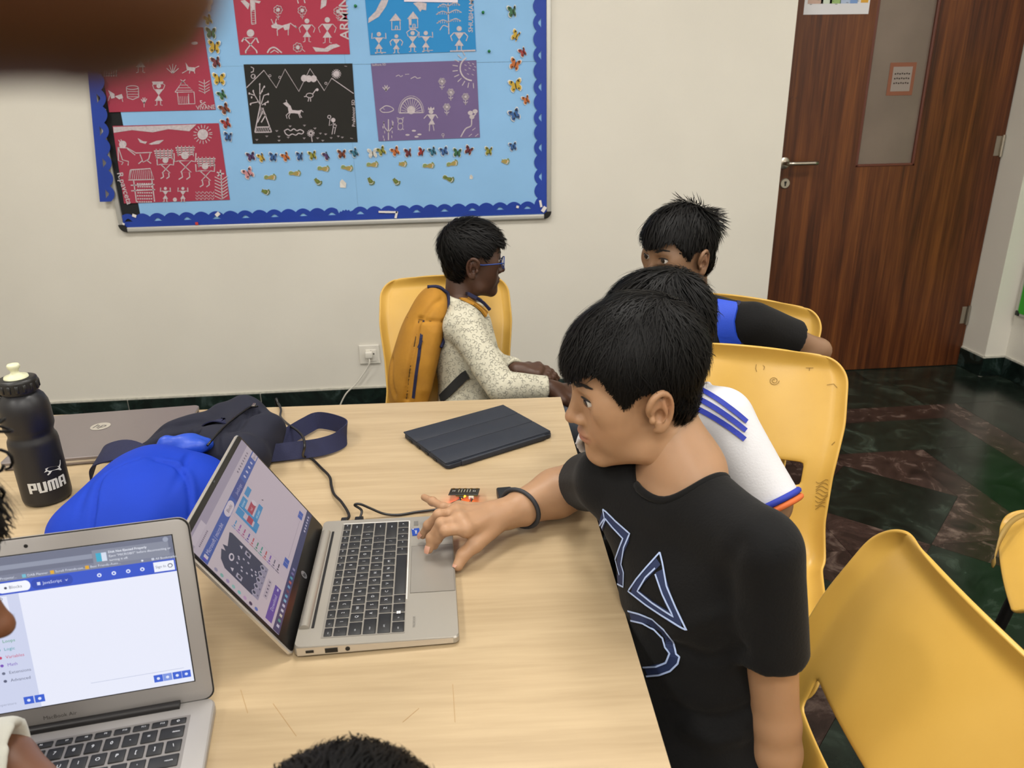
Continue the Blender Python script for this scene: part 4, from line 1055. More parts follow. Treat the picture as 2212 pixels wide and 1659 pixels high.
# lid frame: x right, y up the lid, z towards the user
ML = Matrix.Translation((0, HD / 2 + .0005, .0070)) @ Matrix.Rotation(pi / 2 - LA, 4, 'X')
v, f = slab(HW, LH, -.0065, -.0012, -.0012, .007); v = [tuple(ML @ Vector((x, y + LH / 2, z))) for x, y, z in v]
lid = mesh('lid', v, f, m_silver2, hp, True, sharp=35)
v, f = slab(HW - .005, LH - .004, -.0013, 0, 0, .006); v = [tuple(ML @ Vector((x, y + LH / 2, z))) for x, y, z in v]
mesh('bezel', v, f, m_bezel, lid, True, sharp=35)
SW, SH = .2935, .1685
MS = ML @ Matrix.Translation((0, LH - .010 - SH / 2, .0004))
S_ = Screen(SW, SH, MS, lid, .62)
BG = '#cdbcc7'
S_.rect(0, 0, 1, 1, BG, 0)
S_.rect(0, 0, 1, .075, '#a79bae', 1); S_.rect(.03, .02, .20, .075, '#cdbfca', 2); S_.rect(0, .075, 1, .145, '#c6b8c4', 1)
for k in range(10): S_.rect(.05 + .013 * k, .10, .058 + .013 * k, .112, '#7b6f80', 2)
for k in range(8): S_.rect(.72 + .03 * k, .10, .732 + .03 * k, .118, '#7b6f80', 2)
S_.rect(0, .145, 1, .225, '#3f5ba9', 2); S_.rect(.52, .145, .70, .225, '#3a4a95', 3)
S_.poly([(.425 + .035 * (cos(a) if abs(a) > 0 else 1) + (.03 if cos(a) > 0 else -.03), .185 + .036 * sin(a)) for a in np.linspace(0, 2 * pi, 18, endpoint=False)], '#d9cbd5', 4)
S_.text('Blocks', .425, .185, .0075, '#5a4f63', 5, 'CENTER'); S_.text('JavaScript', .56, .185, .0075, '#b9b4d4', 5)
S_.text('Microsoft | micro:bit', .05, .185, .0085, '#c7c2dc', 5); S_.rect(.02, .165, .04, .205, '#d9cbd5', 5)
for u in (.74, .79, .84, .89): S_.disc(u, .185, .009, '#c7c2dc', 5)
S_.rect(.935, .155, .995, .215, '#cdbfca', 4); S_.text('Sign In', .965, .185, .006, '#5a4f63', 5, 'CENTER')
# simulator
S_.rect(.0, .225, .335, .93, '#cfbfc6', 1)
S_.poly([(.10, .30), (.155, .27), (.165, .31), (.185, .265), (.20, .31), (.29, .275), (.30, .30), (.30, .66), (.07, .66), (.07, .36)], '#343a55', 2)
S_.rect(.07, .66, .30, .725, '#9a93a8', 3)
S_.poly([(.16 + .025 * cos(a), .375 + .026 * sin(a)) for a in np.linspace(0, 2 * pi, 14, endpoint=False)], '#d8ccd6', 4); S_.poly([(.16 + .015 * cos(a), .375 + .014 * sin(a)) for a in np.linspace(0, 2 * pi, 14, endpoint=False)], '#343a55', 5)
for i, (u, w) in enumerate(((.16, .44), (.19, .44), (.16, .49), (.20, .43), (.215, .48), (.22, .53), (.14, .50), (.155, .55), (.17, .60), (.20, .58), (.195, .63), (.21, .62))): S_.rect(u - .005, w - .009, u + .005, w + .009, '#c3bac9', 4)
for u in (.095, .265): S_.rect(u - .014, .47, u + .014, .53, '#b4acbd', 4); S_.disc(u, .50, .010, '#2c3148', 5)
for u in (.10, .27): S_.poly([(u - .012, .43), (u + .012, .43), (u, .40)], '#d0c6d2', 4)
for k in range(5): S_.ringd(.09 + .045 * k, .665, .014, '#b9b1c0', '#343a55', 5); S_.rect(.085 + .045 * k, .70, .095 + .045 * k, .71, '#5c566b', 6)
S_.rect(.12, .755, .25, .80, '#bfb0bb', 2)
for k in range(5): S_.disc(.135 + .025 * k, .777, .005, '#5c566b', 3)
S_.rect(.02, .835, .255, .905, '#5f4aa3', 2); S_.text('Download', .14, .87, .0075, '#c9bfe0', 4, 'CENTER'); S_.rect(.225, .862, .242, .878, '#c9bfe0', 4)
for k, cc in enumerate(('#9a93ad', '#7fb3ab', '#a08bb5', '#8fc0b8', '#7ec2bd', '#c59bc4', '#3d2f52', '#5a72b8')): S_.disc(.018, .30 + .062 * k, .010, cc, 3)
S_.rect(.005, .17, .018, .20, '#5a45c0', 6)
# toolbox
for k, cc in enumerate(('#4a8fc0', '#a052a8', '#b04a80', '#5a4aa0', '#c04a55', '#3f8a70', '#2f9a8a', '#c04a50', '#7a4ab0', '#6b6478', '#4c4656')):
    w0 = .29 + .052 * k; S_.rect(.338, w0 - .022, .343, w0 + .022, cc, 3); S_.disc(.357, w0, .006, cc, 3); S_.rect(.37, w0 - .006, .40, w0 + .006, cc, 3)
S_.rect(.415, .225, .417, .93, '#b9aab6', 2)
# blocks
CB = '#3f8fc4'
S_.rect(.505, .25, .60, .31, CB, 3); S_.rect(.505, .25, .53, .47, CB, 3); S_.rect(.53, .34, .62, .40, '#b03a52', 4); S_.disc(.625, .37, .018, '#d9cbd5', 5); S_.rect(.505, .42, .66, .47, CB, 3); S_.rect(.62, .25, .70, .30, CB, 3); S_.rect(.44, .25, .50, .33, CB, 3); S_.rect(.44, .33, .46, .50, CB, 3); S_.rect(.46, .37, .51, .43, '#b03a52', 4); S_.rect(.44, .45, .52, .50, CB, 3)
S_.text('forever', .515, .28, .006, '#cfe0ee', 5); S_.text('set pixel', .54, .445, .006, '#cfe0ee', 5); S_.text('red', .55, .37, .006, '#e6c8cf', 6)
S_.poly([(.70, .42), (.715, .44), (.706, .445)], '#2c2733', 5)
for u0 in (.42, .865): S_.rect(u0, .845, u0 + .032, .90, '#3f5fb5', 3); S_.rect(u0 + .034, .845, u0 + .066, .90, '#3f5fb5', 3)
S_.rect(.50, .88, .85, .884, '#a99ba8', 2)
S_.rect(0, .93, 1, 1, '#39406b', 2)
for k, cc in enumerate(('#c9c4d8', '#4f9a8f', '#d0c9b8', '#cfcbd6', '#c9c4d8', '#7fb3cf', '#5fa8c8', '#6a3a55', '#6fa0c4', '#b5605a', '#4f9fb5', '#7a6fa0', '#8f8ab0')): S_.rect(.03 + .035 * k, .952, .047 + .035 * k, .98, cc, 4)
for k in range(6): S_.rect(.80 + .028 * k, .955, .815 + .028 * k, .975, '#bdb8cf', 4)
S_.done()
MB().add([tuple(ML @ Vector((x, y, .0006))) for x, y in ((-.003, LH - .005), (.003, LH - .005), (.003, LH - .003), (-.003, LH - .003))], [(0, 1, 2, 3)]).obj('webcam', mat('webcam', '#3a3d44', .2), lid)
b = MB(); b.add([tuple(ML @ Vector((.0065 * cos(a), .016 + .0065 * sin(a), .0006))) for a in np.linspace(0, 2 * pi, 24, endpoint=False)], [tuple(range(24))])
o = b.obj('logo_disc', mat('logo_grey', '#85858a', .3, metal=.5), lid)
tv, tf = text('hp', .0085, bold=.01); MB().add([tuple(ML @ Vector((q[0] + q[1] * .25, q[1] + .016, .0009))) for q in tv], tf).obj('logo_letters', m_bezel, lid)

# --- MacBook-like laptop in the foreground ---
MW, MD = .325, .227
mc = thing('open_laptop', 'open grey laptop with a bright white coding page on its screen', 'laptop', (-.440, .584, TZ), math.radians(8.1))
mesh('base', *slab(MW, MD, .0012, .0045, .0150, .011), m_mac, mc, True, sharp=35)
zt2 = lambda y: .0045 + (.0150 - .0045) * (y / MD + .5) + .0002
til2 = math.atan((.0150 - .0045) / MD)
MB().box((0, .036, zt2(.036) - .0002), (.277, .110, .0008), R3(til2, 0, 0)).obj('keyboard_well', mat('mac_well', '#8f8b87', .45, metal=.6), mc)
mac_rows = [(.0112, [(1, x) for x in ('esc', 'F1', 'F2', 'F3', 'F4', 'F5', 'F6', 'F7', 'F8', 'F9', 'F10', 'F11', 'F12', 'o')]),
            (.0190, [(1, x) for x in '`1234567890-='] + [(1.5, 'delete')]),
            (.0190, [(1.5, 'tab')] + [(1, x) for x in 'QWERTYUIOP[]\\']),
            (.0190, [(1.75, 'caps')] + [(1, x) for x in "ASDFGHJKL;'"] + [(1.75, 'return')]),
            (.0190, [(2.25, 'shift')] + [(1, x) for x in 'ZXCVBNM,./'] + [(2.25, 'shift')]),
            (.0190, [(1, 'fn'), (1, 'ctrl'), (1, 'opt'), (1.25, 'cmd'), (5, ''), (1.25, 'cmd'), (1, 'opt'), (1, '<'), (1, 'v'), (1, '>')])]
keyboard(mc, mac_rows, -.1365, .0895, .273, .0190, zt2, .0016, .0030, m_key, til2, mat('key_legend_lit', '#d5d8de', .5, emit=.25), .0062)
MB().box((0, -.0665, zt2(-.0665) + .0001), (.105, .076, .0006), R3(til2, 0, 0)).obj('trackpad', m_mac, mc)
MB().tube([(-.125, .1085, .0150), (.125, .1085, .0150)], .0058, 14).obj('hinge', mat('mac_hinge', '#1d1c1d', .4), mc, True, sharp=60)
LA2 = math.radians(9.0); LH2 = .224
MM = Matrix.Translation((0, .1105, .0150)) @ Matrix.Rotation(pi / 2 - LA2, 4, 'X')
v, f = slab(MW, LH2, -.0050, 0, 0, .012); v = [tuple(MM @ Vector((x, y + LH2 / 2, z))) for x, y, z in v]
ml = mesh('lid', v, f, m_mac, mc, True, sharp=35)
v, f = slab(MW + .0008, LH2 + .0008, -.0012, -.0002, -.0002, .012); v = [tuple(MM @ Vector((x, y + LH2 / 2, z))) for x, y, z in v]
mesh('rim_gasket', v, f, m_dark, ml, True, sharp=35)
SW2, SH2 = .2865, .179
MS2 = MM @ Matrix.Translation((0, LH2 - .0185 - SH2 / 2, .0003))
v = [tuple(MS2 @ Vector((x * (SW2 / 2 + .0012), y * (SH2 / 2 + .0012), 0))) for x, y in ((-1, -1), (1, -1), (1, 1), (-1, 1))]
mesh('screen_edge', v, [(0, 1, 2, 3)], m_bezel, ml)
S2 = Screen(SW2, SH2, MS2, ml, 1.0)
S2.rect(0, 0, 1, 1, '#e8ebfa', 1)
def pill(S, u, w, hu, hw, col, lv): S.poly([(u + (hu if cos(a) > 0 else -hu) + .016 * cos(a), w + hw * sin(a)) for a in np.linspace(0, 2 * pi, 18, endpoint=False)], col, lv)
S2.rect(0, 0, 1, .150, '#6f7488', 2); S2.rect(0, .050, .715, .080, '#8f95a8', 3); S2.rect(0, .110, 1, .150, '#7b8095', 3)
S2.rect(.716, .030, .985, .125, '#868b9c', 4); S2.rect(.728, .050, .765, .105, '#3fa9c9', 5); S2.rect(.747, .050, .765, .105, '#d5dcec', 6)
for i, tx in enumerate(('Disk Not Ejected Properly', 'Eject "MICROBIT" before disconnecting or', 'turning it off.')): S2.text(tx, .772, .052 + .026 * i, .0036, '#e3e6f0', 6, 'LEFT', .02 if i == 0 else 0)
S2.disc(.978, .018, .010, '#9ba1b3', 6)
S2.text('All Bookmarks', .932, .136, .0036, '#dfe3ee', 6, 'LEFT'); S2.rect(.918, .128, .928, .143, '#c5cad8', 6); S2.disc(.885, .136, .004, '#dfe3ee', 6)
for u, tx, cc in ((.35, 'MakeProjects/...', '#6fb8d0'), (.47, 'DAB Planner', '#6fb8d0'), (.565, 'Scroll Friends-use...', '#e0a92f'), (.685, 'Best Friends-Auto...', '#e0a92f')): S2.rect(u, .120, u + .013, .142, cc, 5); S2.text(tx, u + .017, .131, .0038, '#d9deeb', 5)
S2.rect(0, .150, 1, .235, '#3355c8', 3)
pill(S2, .435, .192, .040, .032, '#f2f4fc', 4); S2.text('Blocks', .441, .192, .0048, '#5a5f78', 5, 'CENTER'); S2.disc(.408, .192, .005, '#3a3f58', 5)
pill(S2, .565, .192, .055, .032, '#2a48b2', 4); S2.text('JavaScript', .533, .192, .0048, '#cfd8f5', 5); S2.rect(.514, .182, .525, .202, '#cfd8f5', 5); S2.poly([(.608, .185), (.614, .200), (.620, .185), (.614, .193)], '#cfd8f5', 5)
for u in (.728, .779, .830, .880): S2.disc(u, .192, .008, '#dde4fa', 5); S2.disc(u, .192, .0035, '#3355c8', 6)
S2.rect(.921, .160, .995, .224, '#eef1fb', 4); S2.text('Sign In', .927, .192, .0042, '#5a5f78', 5); S2.ringd(.980, .192, .009, '#4a4f68', '#eef1fb', 5)
S2.rect(0, .235, .445, 1, '#cdd3ec', 2); S2.rect(0, .36, .42, .40, '#c3c8df', 3); S2.rect(.30, .245, .405, .355, '#e4e8f8', 3); S2.ringd(.385, .258, .006, '#8a90a5', '#e4e8f8', 4)
for i, (tx, cc) in enumerate((('Loops', '#3f9a6a'), ('Logic', '#2f9a9f'), ('Variables', '#c8466a'), ('Math', '#7a52b8'), ('Extensions', '#6b7088'), ('Advanced', '#5a5f78'))): S2.text(tx, .360, .53 + .052 * i, .0050, cc, 4); S2.disc(.342, .53 + .052 * i, .006, cc, 4)
S2.rect(.18, .92, .235, .965, '#5a2fc0', 5)
S2.text('Temperature', .285, .945, .0042, '#9aa0b8', 4); S2.rect(.390, .915, .424, .965, '#3d62d0', 4); S2.rect(.428, .915, .462, .965, '#3d62d0', 4)
for u0, cc in ((.855, '#3d62d0'), (.889, '#7f97e0'), (.925, '#3d62d0'), (.959, '#3d62d0')): S2.rect(u0, .915, u0 + .033, .965, cc, 4); S2.disc(u0 + .0165, .940, .006, '#dde4fa', 5)
for u0 in (.407, .445): S2.disc(u0, .940, .006, '#dde4fa', 5)
S2.rect(.63, .895, .97, .898, '#b9c0d8', 3)
S2.done()
b = MB(); b.add([tuple(MM @ Vector((.0021 * cos(a), LH2 - .0095 + .0021 * sin(a), .0002))) for a in np.linspace(0, 2 * pi, 14, endpoint=False)], [tuple(range(14))]); b.obj('webcam', m_port, ml)
tv, tf = text('MacBook Air', .0064); MB().add([tuple(MM @ Vector((q[0], q[1] + .0115, .0002))) for q in tv], tf).obj('bezel_print', mat('print_dark', '#4f4c4a', .4), ml)

# --- closed laptop ---
cl = thing('closed_laptop', 'closed dark silver laptop lying behind the black bottle', 'laptop', (-.735, 1.52, TZ), math.radians(4.0))
mesh('base', *slab(.320, .235, .0012, .0095, .0105, .010), m_grey, cl, True, sharp=35)
cu = mesh('lid', *slab(.322, .237, .0108, .0178, .0192, .010), m_grey, cl, True, sharp=35)
MB().box((0, -.1172, .0090), (.300, .0015, .0045)).obj('front_trim', m_silver2, cl)
q = gz(217, 921, TZ + .019); q = Matrix.Rotation(-math.radians(4), 4, 'Z') @ Vector((q[0] + .735, q[1] - 1.52, 0))
b = MB(); b.add([(q.x + .020 * cos(a), q.y + .020 * sin(a), .0193) for a in np.linspace(0, 2 * pi, 28, endpoint=False)], [tuple(range(28))]); lo = b.obj('logo_disc', mat('logo_silver', '#b9b3a8', .35, metal=.4), cu)
tv, tf = text('hp', .027, bold=.01); MB().add([(x + y * .28 + q.x, y + q.y + .001, .0196) for x, y, z in tv], tf).obj('logo_letters', mat('logo_cut', '#6f6a68', .4, metal=.4), cu)
MB().box((.1595, 0, .0108), (.004, .2, .0016), None).obj('gap', m_port, cl)

# --- tablet in a navy folio case ---
m_case = mat('navy_case', '#1b212d', .6, var=.08, vscale=90, bump=.12, bscale=700)
m_case2 = mat('navy_case_edge', '#141a26', .55)
tb = thing('tablet', 'tablet closed inside a dark navy folding case', 'tablet', (.0445, 1.4290, TZ), math.radians(29.0))
TW, TDp = .252, .186
mesh('case_tray', *slab(TW, TDp, .0008, .0100, .0100, .010), m_case2, tb, True, sharp=35)
ys_ = [-TDp / 2 + .006, -TDp / 2 + .070, -TDp / 2 + .126, TDp / 2 + .001]
for i in range(3):
    MB().box((0, (ys_[i] + ys_[i + 1]) / 2, .0119), (TW - .001, ys_[i + 1] - ys_[i] - .0016, .0032), None, .0012, 2).obj('cover_panel', m_case, tb, True, sharp=50)
MB().box((0, 0, .0108), (TW - .006, TDp - .008, .0016)).obj('cover_lining', m_case2, tb)
MB().box((.006, -TDp / 2 - .0005, .0072), (TW * .80, .006, .0115), None, .0025, 3).obj('spine', m_case, tb, True, sharp=50)
for y in (-.045, -.01, .025, .06): MB().box((-TW / 2 - .0003, y, .0048), (.0016, .014, .0045)).obj('case_cutout', m_port, tb)

# --- micro controller board, battery pack, wires ---
mbp = gz(1003, 1063, TZ + .016)
mb = thing('circuit_board', 'small black circuit board with gold edge contacts and lit red LED', 'circuit board', (mbp[0], mbp[1], TZ), math.radians(-7))
m_pcb = mat('black_pcb', '#121210', .35); m_gold = mat('gold_contact', '#b08b3a', .3, metal=1.0); m_led = mat('led_red', '#ff2a12', .4, emit=12.0); m_led2 = mat('led_yellow', '#ffb21e', .4, emit=9.0)
Rb = R3(math.radians(-14), 0, 0); bo = np.array([0, 0, .0165])
def bp(x, y, z): return tuple(np.array([x, y, z]) @ Rb.T + bo)
MB().box(bp(0, 0, 0), (.052, .042, .0016), Rb, .0006, 1).obj('board', m_pcb, mb)
b = MB()
for k in range(5): b.box(bp(-.010 + k * .005, .004, .0010), (.0010, .018, .0003), Rb)
b.obj('led_matrix_lines', mat('pcb_print', '#b9b59c', .4), mb)
for (x, y) in ((-.020, .002), (-.017, .002), (.016, .001), (.019, .001)): MB().box(bp(x, y, .0012), (.0012, .006, .0006), Rb).obj('print_mark', mat('pcb_white', '#c9c9c4', .5), mb)
for k in range(5): MB().tube([bp(-.021 + k * .0105, .0185, .0006), bp(-.021 + k * .0105, .0185, .0014)], .0026, 10).obj('pin_ring', m_gold, mb)
MB().box(bp(.006, -.0175, -.0016), (.038, .006, .0022), Rb).obj('gold_edge', mat('pcb_olive', '#6d5f2a', .4), mb)
MB().box(bp(.014, -.019, -.0045), (.009, .007, .006), Rb, .0006, 1).obj('battery_socket', mat('jst_white', '#d9d4c6', .45), mb)
MB().box(bp(-.003, -.020, -.0040), (.008, .010, .0045), Rb, .0010, 1).obj('usb_plug', m_dark, mb)
MB().tube([bp(.003, -.020, -.0022), bp(.003, -.0215, -.0022)], .0016, 10).obj('power_led', m_led2, mb)
MB().tube([bp(-.008, -.010, -.0018), bp(-.008, -.010, -.0030)], .0020, 10).obj('red_led', m_led, mb)
MB().tube([bp(.006, -.010, -.0018), bp(.006, -.010, -.0030)], .0020, 10).obj('orange_led', mat('led_orange', '#ff5a10', .4, emit=12.0), mb)
for (x, cc) in ((-.010, (1, .06, .03)), (.006, (1, .28, .04))):
    ld = bpy.data.lights.new('led_light', 'POINT'); ld.energy = .045; ld.color = cc; ld.shadow_soft_size = .002
    lo = bpy.data.objects.new('led_light', ld); COL.objects.link(lo); lo.parent = mb; lo.location = bp(x, -.016, -.006)
bt = gz(1090, 1070, TZ + .012)
bx = thing('battery_pack', 'small black battery box on the table beside the boy\'s arm', 'battery pack', (bt[0] + .002, bt[1] - .004, TZ), math.radians(3))
MB().box((0, 0, .0075), (.027, .062, .015), None, .003, 2).obj('case', mat('battery_black', '#17181a', .5), bx, True, sharp=40)
MB().box((0, 0, .0152), (.022, .050, .0006), None).obj('cover_line', m_dark, bx)
def tworld(o): return Matrix.Translation(o.location) @ o.rotation_euler.to_matrix().to_4x4()
wp = [tworld(bx) @ Vector((-.006, -.031, .008))] + [Vector(gz(px, py, TZ + .004)) for px, py in ((1060, 1094), (1040, 1104), (1025, 1108), (1008, 1102))] + [tworld(mb) @ Vector(bp(.014, -.024, -.0045))]
for k, cc in ((0, '#8c2018'), (1, '#151515')):
    o = MB().tube([np.array(p) + np.array([.0022 * k, -.0022 * k, 0]) - np.array(bx.location) for p in catmull([tuple(p) for p in wp], 6)], .0011, 6).obj('wire', mat('wire' + cc[1:], cc, .45), None, True)
    o.location = bx.location
    M0 = tworld(bx); o.data.transform(M0.to_3x3().to_4x4().inverted()); o.parent = bx; o.location = (0, 0, 0)
m_cable = mat('black_cable', '#0e0e10', .4)
hpM = tworld(hp)
pA = hpM @ Vector((HW / 2 + .010, .072, .009)); pB = hpM @ Vector((HW / 2 + .010, .049, .009))
cab = thing('charger_cable', 'wavy black charger cable running over the far table edge', 'cable', (pA.x, pA.y, TZ))
pts = [(pA.x, pA.y, TZ + .009), (pA.x + .004, pA.y + .02, TZ + .008)]
for (px, py, z) in ((738, 1085, .010), (722, 1068, .006), (716, 1050, .004), (712, 1030, .008), (695, 1012, .006), (672, 990, .004), (655, 985, .012), (658, 965, .045), (655, 945, .045), (642, 930, .040), (620, 915, .030), (606, 900, .012), (607, 885, .006), (601, 872, .005)): pts.append(tuple(gz(px, py, TZ + z)))
pts += [(pts[-1][0] - .01, tfr[1] + .055, TZ - .01), (pts[-1][0] - .02, tfr[1] + .065, TZ - .25), (pts[-1][0] - .03, tfr[1] + .08, .01)]
MB().tube([np.array(p) - np.array(cab.location) for p in catmull(pts, 7)], .0026, 8).obj('cord', m_cable, cab, True)
a = Matrix.Rotation(math.radians(91), 3, 'Z')
v, f = rbox((.022, .010, .0075), .002, 2); mesh('connector', [tuple(a @ Vector(q) + Vector((-.002, -.004, .009))) for q in v], f, m_dark, cab, True, sharp=50)
usb = thing('usb_cable', 'short black USB cable from the silver laptop to the circuit board', 'cable', (pB.x, pB.y, TZ))
pts = [(pB.x, pB.y, TZ + .009), (pB.x + .003, pB.y + .018, TZ + .016), tuple(gz(766, 1091, TZ + .026)), tuple(gz(778, 1089, TZ + .028)), tuple(gz(800, 1098, TZ + .018)), tuple(gz(830, 1110, TZ + .006)), tuple(gz(862, 1112, TZ + .003)), tuple(gz(900, 1106, TZ + .003)), tuple(gz(940, 1101, TZ + .004)), tuple(gz(962, 1094, TZ + .006)), tuple(tworld(mb) @ Vector(bp(-.006, -.034, -.006))), tuple(tworld(mb) @ Vector(bp(-.003, -.026, -.004)))]
MB().tube([np.array(p) - np.array(usb.location) for p in catmull(pts, 7)], .0021, 8).obj('cord', m_cable, usb, True)
v, f = rbox((.020, .014, .0075), .001, 1); mesh('connector', [tuple(a @ Vector(q) + Vector((0, -.004, .009))) for q in v], f, m_dark, usb, True, sharp=50)

# --- sports bottle ---
q = gz(103, 1072); bh = gy(38, 800, q[1])[2] - TZ
bt_ = thing('water_bottle', 'matt black sports bottle with white lettering on the table', 'bottle', (-.742, 1.270, TZ), 0)
m_bot = mat('matt_black_bottle', '#15151a', .42, bump=.02, bscale=200)
H_ = bh / .222
prof = [(.0005, .0), (.034, .0), (.0385, .004), (.0395, .010), (.0395, .104), (.0385, .111), (.0355, .116), (.0350, .121), (.0375, .127), (.0392, .132), (.0392, .160), (.0380, .170), (.0340, .180), (.0280, .1865), (.0250, .1885), (.0250, .194)]
MB().lathe([(r, z * H_) for r, z in prof], 48).obj('body', m_bot, bt_, True, sharp=50)
cp = MB().lathe([(r, z * H_) for r, z in ((.001, .192), (.0300, .192), (.0305, .194), (.0305, .208), (.0295, .211), (.026, .2125), (.001, .2125))], 40)
for k in range(16):
    a = 2 * pi * k / 16; cp.box((.0305 * cos(a), .0305 * sin(a), .200 * H_), (.003, .006, .012 * H_), R3(0, 0, a), .001, 1)
cp.obj('cap', m_dark, bt_, True, sharp=50)
MB().lathe([(r, z * H_) for r, z in ((.001, .212), (.0190, .212), (.0180, .2155), (.0090, .2185), (.0062, .221), (.0062, .2245), (.0095, .2285), (.0100, .232), (.0085, .2345), (.001, .235))], 28).obj('spout', mat('spout_cream', '#cfd0b0', .45), bt_, True, sharp=60)
MB().tube(catmull([(-.026, -.01, .188 * H_), (-.040, -.012, .184 * H_), (-.055, -.004, .180 * H_), (-.062, .012, .181 * H_), (-.045, .024, .186 * H_), (-.02, .024, .190 * H_)], 6), .0025, 6).obj('cap_strap', m_dark, bt_, True)
m_print = mat('bottle_print', '#c4c4c0', .5)
def wrap(v, a0, z0, r=.0399): return [(r * cos(a0 + x / r), r * sin(a0 + x / r), z0 + z) for x, z in v]
tv = []; tf = []
def lrect(x0, z0, x1, z1):
    k = max(1, int((x1 - x0) / .002))
    for a in range(k):
        o = len(tv); xa, xb = x0 + (x1 - x0) * a / k, x0 + (x1 - x0) * (a + 1) / k; tv.extend([(xa, z0), (xb, z0), (xb, z1), (xa, z1)]); tf.append((o, o + 1, o + 2, o + 3))
LW, LH_, LS = .0140, .0200, .0050
for li, bars in enumerate((((0, 0, LS, LH_), (LS, LH_ - .004, LW, LH_), (LS, .0065, LW, .0100), (LW - LS, .0100, LW, LH_ - .004)), ((0, .0035, LS, LH_), (LW - LS, .0035, LW, LH_), (.0008, 0, LW - .0008, .0035)), ((0, 0, .0045, LH_ - .002), (.0062, 0, .0105, LH_ - .003), (.0122, 0, .0168, LH_ - .002), (.0010, LH_ - .0035, .0158, LH_)), ((0, 0, LS, LH_ - .002), (LW - LS, 0, LW, LH_ - .002), (.0010, LH_ - .0035, LW - .001, LH_), (LS, .0070, LW - LS, .0100)))):
    for x0, z0, x1, z1 in bars: lrect(x0 + (0, .0155, .0312, .0497)[li] - .032, z0 - .010, x1 + (0, .0155, .0312, .0497)[li] - .032, z1 - .010)
aF = math.atan2(-1.27, .742) + .12
mesh('lettering', wrap(tv, aF, .040), tf, m_print, bt_)
cat = [(-.016, .0000), (-.0125, .0035), (-.013, .0065), (-.009, .0072), (-.0045, .0068), (.001, .0052), (.006, .0035), (.0105, .0015), (.014, .0045), (.0165, .0105), (.018, .0100), (.0158, .0030), (.0125, -.0020), (.0150, -.0075), (.0125, -.0080), (.0075, -.0040), (.0020, -.0020), (-.0030, -.0012), (-.0072, -.0050), (-.0105, -.0070), (-.0125, -.0055), (-.0088, -.0025), (-.0095, .0005)]
mesh('cat_logo', wrap(cat, aF + .36, .0665), [tuple(range(len(cat)))], m_print, bt_)

# --- blue bag ---
m_bag = mat('royal_blue_nylon', '#0a36ae', .7, var=.12, vscale=9, bump=.18, bscale=45, spec=.25)
m_navy = mat('navy_webbing', '#10153a', .8, var=.15, vscale=30, bump=.25, bscale=300)
m_navy2 = mat('navy_fabric', '#0a0e24', .85, var=.2, vscale=14, bump=.3, bscale=40)
bag = thing('backpack', 'royal blue bag with navy straps lying on the table', 'bag', (-.53, 1.24, TZ))
s = Sdf()
s.ell((-.535, 1.200, TZ + .018), (.098, .125, .090), .03); s.ell((-.560, 1.130, TZ + .010), (.115, .085, .062), .04); s.ell((-.465, 1.215, TZ + .012), (.065, .10, .070), .03)
s.path([(-.600, 1.07, TZ + .062), (-.603, 1.15, TZ + .090), (-.590, 1.23, TZ + .103), (-.540, 1.30, TZ + .098)], [.006] * 4, .006, 's'); s.path([(-.470, 1.07, TZ + .062), (-.462, 1.16, TZ + .085), (-.468, 1.25, TZ + .093), (-.500, 1.30, TZ + .097)], [.006] * 4, .006, 's')
s.plane((0, 0, TZ + .0015), (0, 0, -1), .006)
V, F = s.mesh(.004); V = wrinkle(V, F, .004, 34, 6); bvg = bvh_of(V, F)
for pl in ([(200, 1150), (206, 1100), (211, 1060), (226, 1028), (275, 1000), (300, 992)], [(411, 1113), (405, 1042), (381, 1007), (338, 993)]): V = px_groove(V, F, bvg, pl, .005, .005); V = px_groove(V, F, bvg, [(x + 9, y) for x, y in pl], .006, -.004)
V[:, 2] = np.maximum(V[:, 2], TZ + .0012); fmesh('bag_body', V, F, m_bag, bag, True)
s = Sdf()
s.path([(-.60, 1.36, TZ + .022), (-.54, 1.43, TZ + .036), (-.44, 1.47, TZ + .045), (-.38, 1.43, TZ + .040)], [.030, .040, .046, .036], .03)
s.ell((-.44, 1.38, TZ + .03), (.085, .08, .055), .03); s.ell((-.395, 1.33, TZ + .03), (.035, .06, .050), .012)
s.cone((-.445, 1.30, TZ + .085), (-.405, 1.43, TZ + .085), .010, .016, .006, 's')
s.plane((0, 0, TZ + .0015), (0, 0, -1), .006)
V, F = s.mesh(.004); V = wrinkle(V, F, .010, 60, 12); bvg = bvh_of(V, F)
for pl, dp in (([(300, 960), (340, 930), (390, 918), (440, 910)], .006), ([(285, 985), (330, 955), (380, 938), (420, 930)], -.006), ([(395, 985), (405, 960), (425, 935)], .009)): V = px_groove(V, F, bvg, pl, .008, dp)
V[:, 2] = np.maximum(V[:, 2], TZ + .0012); fmesh('back_panel', V, F, m_navy2, bag, True)
b = MB(); b.tube([np.array(p) - np.array(bag.location) for p in catmull([(-.455, 1.29, TZ + .078), (-.44, 1.36, TZ + .086), (-.415, 1.44, TZ + .088), (-.40, 1.455, TZ + .085)], 5)], .0022, 6); b.obj('zip_line', mat('zip_dark', '#05060c', .35), bag, True)
MB().box(tuple(np.array((-.405, 1.445, TZ + .092)) - np.array(bag.location)), (.006, .014, .004), None, .001, 1).obj('zip_pull', m_steel, bag)
def band(name, P, w, nrm, m=m_navy):
    v, f = strip(catmull(P, 6), w, .0022, nrm); return mesh(name, v, f, m, bag, True, world=True, sharp=40)
